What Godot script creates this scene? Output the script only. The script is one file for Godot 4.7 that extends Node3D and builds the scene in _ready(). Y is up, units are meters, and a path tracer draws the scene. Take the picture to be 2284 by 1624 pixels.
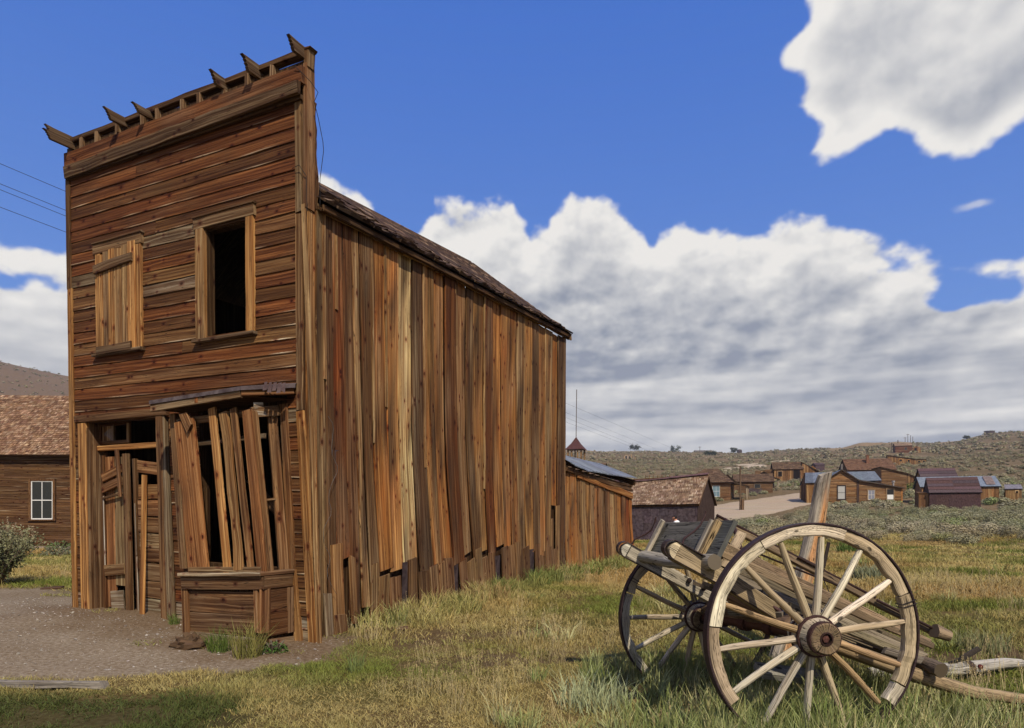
extends Node3D
# Ghost-town hotel, broken cart and the valley behind it. Metres, y up, the photographer stands at the origin looking along -z.

const EYE := 1.6
var rng := RandomNumberGenerator.new()
var M := {}
var n_hill := FastNoiseLite.new()
var n_patch := FastNoiseLite.new()
var n_fine := FastNoiseLite.new()
var n_stain := FastNoiseLite.new()
var house: Node3D          # the hotel; its own axes: x along the front (0 at the near corner), y up, z out of the front


func bearing(u: float, v: float, d: float) -> Vector3:   # a place seen from the photographer's standpoint, d metres ahead
	return Vector3((u - 1142.0) / 1505.0 * d, EYE - (v - 1140.0) / 1505.0 * d, -d)


func spot(u: float, d: float, sink := 0.0) -> Vector3:      # on the ground
	var x := (u - 1142.0) / 1505.0 * d
	return Vector3(x, ground_y(x, -d) - sink, -d)


func _ready() -> void:
	rng.seed = 20417
	for s in [[n_hill, 11, 0.012, 4], [n_patch, 12, 0.35, 3], [n_fine, 13, 1.6, 3], [n_stain, 14, 0.9, 3]]:
		s[0].seed = s[1]
		s[0].noise_type = FastNoiseLite.TYPE_SIMPLEX_SMOOTH
		s[0].frequency = s[2]
		s[0].fractal_type = FastNoiseLite.FRACTAL_FBM
		s[0].fractal_octaves = s[3]
	# camera: level, lens shifted up
	var cam := Camera3D.new()
	cam.name = "camera"
	cam.projection = Camera3D.PROJECTION_FRUSTUM
	cam.near = 0.05
	cam.far = 6000.0
	cam.size = 0.05 * 1624.0 / 1505.0
	cam.frustum_offset = Vector2(0.0, 0.05 * (1140.0 - 812.0) / 1505.0)
	cam.position = Vector3(0, EYE, 0)
	add_child(cam)
	cam.current = true
	# sky, air and exposure
	var env := Environment.new()
	env.background_mode = Environment.BG_SKY
	env.tonemap_mode = Environment.TONE_MAPPER_LINEAR
	env.tonemap_exposure = 1.0
	env.sdfgi_enabled = true
	env.ssao_enabled = true
	env.ssil_enabled = true
	env.fog_enabled = true
	env.fog_density = 0.00022
	env.fog_light_color = Color(0.72, 0.76, 0.84)
	var sky := Sky.new()
	var sm := PanoramaSkyMaterial.new()
	sm.panorama = ImageTexture.create_from_image(sky_picture())
	sky.sky_material = sm
	env.sky = sky
	var we := WorldEnvironment.new()
	we.name = "world_environment"
	we.environment = env
	add_child(we)
	# sun: behind the photographer, a little to the right, high
	var sun := DirectionalLight3D.new()
	sun.name = "sun"
	sun.light_energy = 1.45
	sun.light_color = Color(1.0, 0.95, 0.86)
	sun.light_angular_distance = 0.5
	sun.shadow_enabled = true
	var az := deg_to_rad(18.0)
	var el := deg_to_rad(46.0)
	sun.look_at_from_position(Vector3.ZERO, -Vector3(sin(az) * cos(el), sin(el), cos(az) * cos(el)), Vector3.UP)
	add_child(sun)
	materials()
	terrain()
	hotel()
	annex()
	left_house()
	town()
	far_things()
	cart()
	near_things()
	plants()
	gravel()


# ------------------------------------------------------------------ mesh building
class MB:
	var v := PackedVector3Array()
	var n := PackedVector3Array()
	var c := PackedColorArray()
	var t := PackedVector2Array()
	func tri(a: Vector3, b: Vector3, d: Vector3, ca: Color, cb: Color, cd: Color, ta := Vector2.ZERO, tb := Vector2.ZERO, td := Vector2.ZERO) -> void:   # counter-clockwise from outside
		var nn := (b - a).cross(d - a).normalized()
		v.append(a); v.append(d); v.append(b)
		n.append(nn); n.append(nn); n.append(nn)
		c.append(ca); c.append(cd); c.append(cb)
		t.append(ta); t.append(td); t.append(tb)
	func quad(a: Vector3, b: Vector3, d: Vector3, e: Vector3, ca: Color, cb: Color, cd: Color, ce: Color, ta: Vector2, tb: Vector2, td: Vector2, te: Vector2) -> void:
		tri(a, b, d, ca, cb, cd, ta, tb, td)
		tri(a, d, e, ca, cd, ce, ta, td, te)
	func q(a: Vector3, b: Vector3, d: Vector3, e: Vector3, k: Color, o := Vector2.ZERO, s := Vector2.ONE) -> void:
		var w := (b - a).length()
		var h := (e - a).length()
		quad(a, b, d, e, k, k, k, k, o, o + Vector2(w * s.x, 0), o + Vector2(w * s.x, h * s.y), o + Vector2(0, h * s.y))
	func stri(a: Vector3, b: Vector3, d: Vector3, na: Vector3, nb: Vector3, nd: Vector3, ca: Color, cb: Color, cd: Color, ta: Vector2, tb: Vector2, td: Vector2) -> void:
		v.append(a); v.append(d); v.append(b)
		n.append(na); n.append(nd); n.append(nb)
		c.append(ca); c.append(cd); c.append(cb)
		t.append(ta); t.append(td); t.append(tb)
	func mesh() -> ArrayMesh:
		var arr := []
		arr.resize(Mesh.ARRAY_MAX)
		arr[Mesh.ARRAY_VERTEX] = v
		arr[Mesh.ARRAY_NORMAL] = n
		arr[Mesh.ARRAY_COLOR] = c
		arr[Mesh.ARRAY_TEX_UV] = t
		var m := ArrayMesh.new()
		m.add_surface_from_arrays(Mesh.PRIMITIVE_TRIANGLES, arr)
		return m


func put(called: String, mb: MB, mat: Material, parent: Node, at := Vector3.ZERO) -> MeshInstance3D:
	var o := MeshInstance3D.new()
	o.name = called
	o.mesh = mb.mesh()
	o.material_override = mat
	o.position = at
	parent.add_child(o, true)
	return o


func thing(called: String, label: String, category: String, at := Vector3.ZERO, group := "") -> Node3D:
	var o := Node3D.new()
	o.name = called
	add_child(o, true)
	o.position = at
	return tag(o, label, category, group)


func tag(o: Node3D, label: String, category: String, group := "") -> Node3D:
	o.set_meta("label", label)
	o.set_meta("category", category)
	if group:
		o.set_meta("group", group)
	return o


func kind(o: Node3D, k: String) -> Node3D:
	o.set_meta("kind", k)
	return o


func node(called: String, parent: Node, at := Vector3.ZERO) -> Node3D:
	var o := Node3D.new()
	o.name = called
	o.position = at
	parent.add_child(o, true)
	return o


func rf(a: float, b: float) -> float:
	return rng.randf_range(a, b)


func vary(c: Color, k := 0.15) -> Color:
	var f := 1.0 + rf(-k, k)
	return Color(clampf(c.r * f * (1.0 + rf(-0.04, 0.04)), 0, 1), clampf(c.g * f, 0, 1), clampf(c.b * f * (1.0 + rf(-0.06, 0.06)), 0, 1))


# A sawn board whose front face lies in the plane square to nrm; a and b are the middles of its ends (front face).
func plank(mb: MB, a: Vector3, b: Vector3, nrm: Vector3, w: float, th: float, col: Color, o := {}) -> void:
	var dir := (b - a)
	var length := dir.length()
	dir /= length
	var side := dir.cross(nrm).normalized()
	var up := side.cross(dir).normalized()
	if up.dot(nrm) < 0:
		up = -up
		side = -side
	var segs: int = o.get("seg", clampi(int(length / 0.28), 1, 26))
	var wob: float = o.get("wob", 0.006)
	var bow: float = o.get("bow", 0.0)
	var sway: float = o.get("sway", 0.0)
	var w2: float = o.get("w2", w)
	var jag: float = o.get("jag", 0.008)
	var tilt: float = o.get("tilt", 0.0)
	var bev := minf(0.006, minf(th, w) * 0.25)
	var sd := rf(0, 500)
	var u0 := rf(0, 1.0)
	var v0 := rf(0, maxf(0.02, 1.0 - length / 6.0))
	var dark: Color = o.get("dark", Color(0.085, 0.062, 0.045))
	var dk: float = o.get("dk", 0.55)
	var pale: Color = col.lerp(Color(0.42, 0.35, 0.26), 0.35)
	var pr := []
	var cr := []
	for i in segs + 1:
		var s := float(i) / segs
		var along := s * length
		var base := a + dir * along + up * (bow * sin(PI * s)) + side * (sway * sin(PI * s * 0.5) * s)
		var hw := lerpf(w, w2, s) * 0.5
		var l := -hw + n_fine.get_noise_2d(sd, along) * wob
		var r := hw + n_fine.get_noise_2d(sd + 50.0, along) * wob
		var e := 0.0
		var e2 := 0.0
		if i == 0 or i == segs:
			e = rf(-jag, jag)
			e2 = rf(-jag, jag)
		var fu := n_fine.get_noise_2d(sd + 90.0, along * 0.7) * wob * 0.7
		var ring := [base + side * l - up * th + dir * e, base + side * l - up * bev + dir * e + up * (fu + tilt), base + side * (l + bev) + up * (fu + tilt) + dir * e,
			base + side * (r - bev) + up * (fu - tilt) + dir * e2, base + side * r - up * bev + up * (fu - tilt) + dir * e2, base + side * r - up * th + dir * e2]
		pr.append(ring)
		var k1 := clampf(n_stain.get_noise_2d(sd * 3.0, along * 1.1) * 1.9 - 0.12, 0.0, 1.0) * dk
		var k2 := clampf(n_stain.get_noise_2d(sd * 3.0 + 77.0, along * 0.8) * 1.6, 0.0, 0.6)
		var cl := col.lerp(pale, k2).lerp(dark, k1)
		var k3 := clampf(n_stain.get_noise_2d(sd * 3.0 + 177.0, along * 1.2) * 1.7 - 0.05, 0.0, 1.0) * dk
		var cr2 := col.lerp(pale, k2 * 0.5).lerp(dark, k3)
		cr.append([cl, cl, cl, cr2, cr2, cr2])
	var acr := [0.0, th, th + bev, th + w, th + w + bev, 2.0 * th + w]
	for i in segs:
		for k in 5:
			var v1 := v0 + float(i) / segs * length / 6.0
			var v2 := v0 + float(i + 1) / segs * length / 6.0
			var ua: float = u0 + acr[k] / 1.2
			var ub: float = u0 + acr[k + 1] / 1.2
			mb.quad(pr[i][k], pr[i][k + 1], pr[i + 1][k + 1], pr[i + 1][k], cr[i][k], cr[i][k + 1], cr[i + 1][k + 1], cr[i + 1][k], Vector2(ua, v1), Vector2(ub, v1), Vector2(ub, v2), Vector2(ua, v2))
		mb.q(pr[i][5], pr[i][0], pr[i + 1][0], pr[i + 1][5], cr[i][0], Vector2(u0, v0), Vector2(0.8, 0.16))
	for e in [0, segs]:
		var r: Array = pr[e]
		var cc: Color = cr[e][1].lerp(dark, 0.3)
		for k in range(1, 5):
			if e == 0:
				mb.tri(r[0], r[k + 1], r[k], cc, cc, cc, Vector2(u0, v0), Vector2(u0 + 0.02, v0), Vector2(u0 + 0.02, v0 + 0.001))
			else:
				mb.tri(r[0], r[k], r[k + 1], cc, cc, cc, Vector2(u0, v0), Vector2(u0 + 0.02, v0), Vector2(u0 + 0.02, v0 + 0.001))


func board(called: String, parent: Node, a: Vector3, b: Vector3, nrm: Vector3, w: float, th: float, col: Color, o := {}, mat := "timber") -> MeshInstance3D:
	var mb := MB.new()
	plank(mb, a, b, nrm, w, th, col, o)
	return put(called, mb, M[mat], parent)


func box(mb: MB, lo: Vector3, hi: Vector3, col: Color, uvs := Vector2(0.8, 0.16)) -> void:
	var p := []
	for i in 8:
		p.append(Vector3(hi.x if i & 1 else lo.x, hi.y if i & 2 else lo.y, hi.z if i & 4 else lo.z))
	var o := Vector2(rf(0, 1), rf(0, 1))
	for f in [[4, 5, 7, 6], [1, 0, 2, 3], [5, 1, 3, 7], [0, 4, 6, 2], [6, 7, 3, 2], [0, 1, 5, 4]]:
		mb.q(p[f[0]], p[f[1]], p[f[2]], p[f[3]], col, o, uvs)


# A round bar through points, radii given per point; smooth.
func tube(mb: MB, pts: Array, rad: Array, col: Color, sides := 8, o := {}) -> void:
	var rings := []
	var nrms := []
	var cols := []
	var up := Vector3.UP
	var u0 := rf(0, 1)
	var v0 := rf(0, 0.5)
	var flat: float = o.get("flat", 1.0)
	var rough: float = o.get("rough", 0.0)
	var col2: Color = o.get("col2", col)
	var along := 0.0
	var vs := []
	for i in pts.size():
		var d: Vector3 = (pts[mini(i + 1, pts.size() - 1)] - pts[maxi(i - 1, 0)]).normalized()
		var ref: Vector3 = o.get("ref", Vector3.UP if absf(d.y) < 0.9 else Vector3.RIGHT)
		var s := d.cross(ref).normalized()
		up = s.cross(d).normalized()
		var ring := []
		var rn := []
		var rc := []
		for k in sides:
			var a := TAU * k / sides
			var dirv := s * cos(a) + up * sin(a) * flat
			var r: float = rad[i] if rad is Array else rad
			if rough > 0.0:
				r *= 1.0 + rough * n_fine.get_noise_3dv(pts[i] * 2.2 + dirv * 1.2 + Vector3(u0, 0, 0) * 40.0)
			ring.append(pts[i] + dirv * r)
			rn.append((s * cos(a) * flat + up * sin(a)).normalized())
			var k1 := clampf(n_stain.get_noise_3dv(pts[i] * 2.0 + dirv * 0.6) * 1.4, 0, 1)
			rc.append(col.lerp(col2, k1))
		rings.append(ring)
		nrms.append(rn)
		cols.append(rc)
		if i > 0:
			along += (pts[i] - pts[i - 1]).length()
		vs.append(v0 + along / 6.0)
	var circ: float = TAU * (rad[0] if rad is Array else rad) / 1.2
	for i in pts.size() - 1:
		for k in sides:
			var k2 := (k + 1) % sides
			var ua := u0 + circ * k / sides
			var ub := u0 + circ * (k + 1) / sides
			var A: Vector3 = rings[i][k]; var B: Vector3 = rings[i][k2]; var C: Vector3 = rings[i + 1][k2]; var D: Vector3 = rings[i + 1][k]
			mb.stri(A, C, B, nrms[i][k], nrms[i + 1][k2], nrms[i][k2], cols[i][k], cols[i + 1][k2], cols[i][k2], Vector2(ua, vs[i]), Vector2(ub, vs[i + 1]), Vector2(ub, vs[i]))
			mb.stri(A, D, C, nrms[i][k], nrms[i + 1][k], nrms[i + 1][k2], cols[i][k], cols[i + 1][k], cols[i + 1][k2], Vector2(ua, vs[i]), Vector2(ua, vs[i + 1]), Vector2(ub, vs[i + 1]))
	for e in [0, pts.size() - 1]:
		var cc: Color = cols[e][0].lerp(Color(0.1, 0.075, 0.05), 0.75 if rough > 0.13 else 0.35)
		for k in sides:
			var k2 := (k + 1) % sides
			if e == 0:
				mb.tri(pts[0], rings[0][k], rings[0][k2], cc, cc, cc)
			else:
				mb.tri(pts[e], rings[e][k2], rings[e][k], cc, cc, cc)


func rod(called: String, parent: Node, pts: Array, r: float, col: Color, mat := "iron", sides := 7, o := {}) -> MeshInstance3D:
	var mb := MB.new()
	var rr := []
	for p in pts:
		rr.append(r)
	tube(mb, pts, rr, col, sides, o)
	return put(called, mb, M[mat], parent)


# An arc sweep in the xy plane of rectangular section (radial r0..r1, z0..z1), from angle a0 to a1.
func arc(mb: MB, r0: float, r1: float, z0: float, z1: float, a0: float, a1: float, segs: int, col: Color, wob := 0.0, dark := Color(0.09, 0.07, 0.05)) -> void:
	var rings := []
	var cs := []
	var sd := rf(0, 300)
	var o := Vector2(rf(0, 1), rf(0, 0.6))
	var bev := minf(0.006, (r1 - r0) * 0.2)
	for i in segs + 1:
		var a := lerpf(a0, a1, float(i) / segs)
		var d := Vector3(cos(a), sin(a), 0)
		var w := n_fine.get_noise_2d(sd, a * 2.0) * wob
		var wz := n_fine.get_noise_2d(sd + 9.0, a * 2.0) * wob
		var z := Vector3(0, 0, 1)
		rings.append([d * (r0 + w + bev) + z * (z1 + wz), d * (r1 - bev) + z * (z1 + wz), d * r1 + z * (z1 + wz - bev), d * r1 + z * z0, d * (r0 + w) + z * z0, d * (r0 + w) + z * (z1 + wz - bev)])
		var k := clampf(n_stain.get_noise_2d(sd, a * 1.3) * 1.6, 0, 1)
		cs.append(col.lerp(dark, k * 0.55))
	var acr := [0.0, 0.07, 0.08, 0.14, 0.21, 0.27, 0.28]
	for i in segs:
		var l := float(i) * r1 * absf(a1 - a0) / segs / 6.0
		var l2 := float(i + 1) * r1 * absf(a1 - a0) / segs / 6.0
		for k in 6:
			var k2 := (k + 1) % 6
			mb.quad(rings[i][k], rings[i][k2], rings[i + 1][k2], rings[i + 1][k], cs[i], cs[i], cs[i + 1], cs[i + 1], o + Vector2(acr[k], l), o + Vector2(acr[k + 1], l), o + Vector2(acr[k + 1], l2), o + Vector2(acr[k], l2))
	if absf(a1 - a0) < TAU - 0.01:
		for e in [0, segs]:
			var r: Array = rings[e]
			for k in range(1, 5):
				if e == 0:
					mb.tri(r[0], r[k + 1], r[k], cs[e], cs[e], cs[e], o, o, o)
				else:
					mb.tri(r[0], r[k], r[k + 1], cs[e], cs[e], cs[e], o, o, o)


# A turned shape round the z axis: profile of (radius, z) pairs.
func lathe(mb: MB, prof: Array, sides: int, col: Color, wob := 0.0) -> void:
	for i in prof.size() - 1:
		for k in sides:
			var a := TAU * k / sides
			var b := TAU * (k + 1) / sides
			var p: Vector2 = prof[i]
			var p2: Vector2 = prof[i + 1]
			var f := func(ang: float, pp: Vector2) -> Vector3:
				var r := pp.x * (1.0 + wob * n_fine.get_noise_3d(cos(ang), sin(ang), pp.y * 4.0))
				return Vector3(cos(ang) * r, sin(ang) * r, pp.y)
			var c := vary(col, 0.08)
			mb.quad(f.call(a, p), f.call(b, p), f.call(b, p2), f.call(a, p2), c, c, c, c, Vector2(a * 0.05, p.y / 6.0), Vector2(b * 0.05, p.y / 6.0), Vector2(b * 0.05, p2.y / 6.0 + 0.02), Vector2(a * 0.05, p2.y / 6.0 + 0.02))


# ------------------------------------------------------------------ materials
func smat(rough: float, opts := {}) -> StandardMaterial3D:
	var m := StandardMaterial3D.new()
	m.roughness = rough
	m.metallic_specular = opts.get("spec", 0.3)
	m.vertex_color_use_as_albedo = true
	for k in opts:
		if k != "spec":
			m.set(k, opts[k])
	return m


func materials() -> void:
	var w := wood_pictures()
	var old: ImageTexture = w[0]
	var bleached: ImageTexture = w[1]
	var relief: ImageTexture = w[2]
	M.timber = smat(0.88, {"albedo_texture": old, "heightmap_enabled": true, "heightmap_texture": relief, "heightmap_scale": 0.5})
	M.grey_wood = smat(0.9, {"albedo_texture": bleached, "heightmap_enabled": true, "heightmap_texture": relief, "heightmap_scale": 0.6})
	M.iron = smat(0.62, {"metallic": 0.25, "albedo_texture": noise_tex(0.06, 3, Color(0.55, 0.5, 0.5), Color(1, 1, 1), 256), "uv1_triplanar": true, "uv1_scale": Vector3(4, 4, 4)})
	M.roof_metal = smat(0.6, {"metallic": 0.1, "albedo_texture": noise_tex(0.02, 4, Color(0.6, 0.6, 0.62), Color(1, 1, 1), 256), "uv1_triplanar": true, "uv1_scale": Vector3(0.5, 0.5, 0.5)})
	M.tar_paper = smat(0.8, {"albedo_texture": noise_tex(0.03, 5, Color(0.55, 0.5, 0.52), Color(1, 1, 1), 256), "uv1_triplanar": true, "uv1_scale": Vector3(0.7, 0.7, 0.7)})
	var soil := noise_tex(0.045, 5, Color(0.66, 0.61, 0.55), Color(1, 1, 1), 1024)
	var grit := noise_tex(0.16, 3, Color(0.62, 0.585, 0.54), Color(1, 1, 1), 512)
	M.ground = smat(0.97, {"spec": 0.15, "albedo_texture": soil, "detail_enabled": true, "detail_blend_mode": BaseMaterial3D.BLEND_MODE_MUL, "detail_albedo": grit, "detail_uv_layer": BaseMaterial3D.DETAIL_UV_2,
		"heightmap_enabled": true, "heightmap_texture": soil, "heightmap_scale": 2.0})
	M.road = smat(0.97, {"spec": 0.15, "albedo_texture": soil})
	M.leaf = smat(0.85, {"spec": 0.2, "backlight_enabled": true, "backlight": Color(0.25, 0.25, 0.15)})
	M.plain = smat(0.9)
	M.stone = smat(0.95, {"albedo_texture": grit, "uv1_triplanar": true, "uv1_scale": Vector3(9, 9, 9)})
	M.skin = smat(0.7)
	M.glass = smat(0.08, {"transparency": BaseMaterial3D.TRANSPARENCY_ALPHA, "vertex_color_use_as_albedo": false, "albedo_color": Color(0.5, 0.55, 0.6, 0.25), "spec": 0.5})


func noise_tex(freq: float, octaves: int, lo: Color, hi: Color, size: int) -> NoiseTexture2D:
	var n := FastNoiseLite.new()
	n.seed = int(freq * 1000.0) + octaves
	n.frequency = freq
	n.fractal_octaves = octaves
	n.fractal_gain = 0.62
	var t := NoiseTexture2D.new()
	t.width = size
	t.height = size
	t.seamless = true
	t.noise = n
	var g := Gradient.new()
	g.set_color(0, lo)
	g.set_color(1, hi)
	t.color_ramp = g
	return t


# Grain, checks and knots of old boards, 1.2 m across (columns) by 6 m along (rows): [brown timber, bleached timber, relief].
func wood_pictures() -> Array:
	var W := 512
	var H := 1024
	var na := FastNoiseLite.new()
	na.seed = 5
	na.frequency = 1.0
	na.fractal_octaves = 3
	na.fractal_gain = 0.62
	var nb := FastNoiseLite.new()
	nb.seed = 6
	nb.frequency = 1.0
	nb.fractal_type = FastNoiseLite.FRACTAL_NONE
	var kr := RandomNumberGenerator.new()
	kr.seed = 77
	var knots := []
	for i in 46:
		knots.append([kr.randf_range(0.02, 1.18), kr.randf_range(0.05, 5.95), kr.randf_range(0.009, 0.02)])
	var a := PackedByteArray()
	var b := PackedByteArray()
	var h := PackedByteArray()
	a.resize(W * H * 3)
	b.resize(W * H * 3)
	h.resize(W * H)
	for y in H:
		var py := 6.0 * y / H
		var near := []
		for k in knots:
			if absf(py - k[1]) < 0.3:
				near.append(k)
		for x in W:
			var px := 1.2 * x / W
			var g := px + 0.012 * nb.get_noise_2d(px * 2.0, py * 0.5)
			var kd := 9.0
			for k in near:
				var dx: float = px - k[0]
				var dy: float = py - k[1]
				var r: float = k[2]
				if absf(dx) < 0.16:
					g += 1.6 * r * (dx / r) * exp(-dx * dx / (r * r * 5.0) - dy * dy / (r * r * 30.0)) * 0.55
					kd = minf(kd, sqrt(dx * dx + dy * dy * 0.5) / r)
			var coarse := na.get_noise_2d(g * 78.0, py * 0.55)
			var fine := nb.get_noise_2d(g * 240.0, py * 2.2)
			var wide := nb.get_noise_2d(g * 9.0 + 40.0, py * 0.35 + 9.0)
			var crack := absf(nb.get_noise_2d(g * 34.0 + 90.0, py * 0.55))
			var ck := clampf(1.0 - crack / 0.045, 0.0, 1.0) * clampf(nb.get_noise_2d(px * 7.0 - 30.0, py * 1.1) * 3.0 + 0.5, 0.0, 1.0)
			var streak := nb.get_noise_2d(g * 26.0 + 15.0, py * 0.42 + 3.0)
			var s := 0.67 + 0.25 * coarse + 0.12 * fine + 0.10 * wide + 0.19 * streak
			var red := clampf(wide * 1.2 - streak * 0.9, -1.0, 1.0)
			var warm := clampf(1.0 - (s - 0.30) / 0.55, 0.0, 1.0)
			var cr := s * lerpf(1.0, 1.10, warm)
			var cg := s * lerpf(0.985, 0.87, warm) * (1.0 - 0.02 * red)
			var cb := s * lerpf(0.94, 0.70, warm) * (1.0 - 0.05 * red)
			var ps := 0.84 + 0.19 * coarse + 0.13 * fine + 0.12 * wide
			var hh := 0.6 + 0.2 * coarse + 0.2 * fine
			if kd < 1.25:
				var kk := clampf((1.25 - kd) * 3.0, 0.0, 1.0)
				var ringv := 0.42 + 0.14 * sin(kd * 16.0)
				cr = lerpf(cr, ringv * 0.9, kk)
				cg = lerpf(cg, ringv * 0.62, kk)
				cb = lerpf(cb, ringv * 0.5, kk)
				ps = lerpf(ps, ringv, kk)
			elif kd < 2.6:
				var kk2 := (2.6 - kd) / 1.35 * 0.3
				cr *= 1.0 - kk2 * 0.5
				cg *= 1.0 - kk2
				cb *= 1.0 - kk2
			var dk := 1.0 - 0.72 * ck
			var i := (y * W + x)
			a[i * 3] = clampi(int(cr * dk * 255.0), 0, 255)
			a[i * 3 + 1] = clampi(int(cg * dk * 255.0), 0, 255)
			a[i * 3 + 2] = clampi(int(cb * dk * 255.0), 0, 255)
			var ck3 := clampf(1.0 - absf(nb.get_noise_2d(g * 44.0 - 70.0, py * 0.9)) / 0.085, 0.0, 1.0) * clampf(nb.get_noise_2d(px * 9.0 + 60.0, py * 1.3) * 3.0 + 0.6, 0.0, 1.0)
			var pd := 1.0 - 0.85 * clampf(maxf(ck * 1.4, ck3 * 1.1), 0.0, 1.0)
			b[i * 3] = clampi(int(ps * pd * 255.0), 0, 255)
			b[i * 3 + 1] = clampi(int(ps * pd * 252.0), 0, 255)
			b[i * 3 + 2] = clampi(int(ps * pd * 246.0), 0, 255)
			h[i] = clampi(int((hh - 0.6 * maxf(ck, ck3 * 0.7)) * 255.0), 0, 255)
	return [ImageTexture.create_from_image(Image.create_from_data(W, H, false, Image.FORMAT_RGB8, a)), ImageTexture.create_from_image(Image.create_from_data(W, H, false, Image.FORMAT_RGB8, b)),
		ImageTexture.create_from_image(Image.create_from_data(W, H, false, Image.FORMAT_L8, h))]


# ------------------------------------------------------------------ sky: air and clouds only
var sk := {}


func sky_picture() -> Image:
	var W := 4096
	var H := 2048
	sk.a = FastNoiseLite.new()
	sk.a.seed = 31
	sk.a.frequency = 1.0
	sk.a.fractal_octaves = 6
	sk.a.fractal_gain = 0.52
	sk.c = FastNoiseLite.new()
	sk.c.noise_type = FastNoiseLite.TYPE_CELLULAR
	sk.c.cellular_return_type = FastNoiseLite.RETURN_DISTANCE
	sk.c.seed = 36
	sk.c.frequency = 1.9
	sk.c.fractal_octaves = 4
	sk.c.fractal_gain = 0.5
	sk.c.domain_warp_enabled = false
	sk.b = FastNoiseLite.new()
	sk.b.seed = 32
	sk.b.frequency = 1.0
	sk.b.fractal_octaves = 4
	# upper edge of the cloud bank, azimuth against elevation in degrees
	sk.az = PackedFloat32Array([-180, -140, -100, -70, -50, -40, -37, -34, -30, -25, -20, -16, -13, -10.5, -8.5, -6.5, -3.5, 0, 1.5, 3, 5, 8, 10, 11.5, 13.5, 16, 19, 22, 25, 28, 31, 33.5, 36, 40, 50, 70, 100, 140, 180])
	sk.el = PackedFloat32Array([16, 22, 15, 20, 17, 17, 16.6, 17, 19, 22, 25, 26, 24.5, 21.5, 21, 24, 24, 24, 21.5, 21.5, 23.8, 23.8, 22.5, 20.8, 21.8, 21.6, 21, 20, 19.8, 19.2, 18, 16.8, 16.4, 15.5, 18, 24, 15, 21, 16])
	var small := Image.create_from_data(W / 4, H / 4, false, Image.FORMAT_RGB8, sky_rows(0, W / 4, 0, H / 4, W / 4, H / 4))
	small.resize(W, H, Image.INTERPOLATE_CUBIC)
	var x1 := int(W * 42.0 / 360.0)
	var y0 := int(H * (90.0 - 48.0) / 180.0)
	var y1 := int(H * 91.0 / 180.0)
	var right := Image.create_from_data(x1, y1 - y0, false, Image.FORMAT_RGB8, sky_rows(0, x1, y0, y1, W, H))
	var left := Image.create_from_data(x1, y1 - y0, false, Image.FORMAT_RGB8, sky_rows(W - x1, W, y0, y1, W, H))
	small.blit_rect(right, Rect2i(0, 0, x1, y1 - y0), Vector2i(0, y0))
	small.blit_rect(left, Rect2i(0, 0, x1, y1 - y0), Vector2i(W - x1, y0))
	return small


func bank_top(azd: float) -> float:
	var i: int = sk.az.bsearch(azd)
	i = clampi(i, 1, sk.az.size() - 1)
	return lerpf(sk.el[i - 1], sk.el[i], (azd - sk.az[i - 1]) / (sk.az[i] - sk.az[i - 1]))


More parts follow.
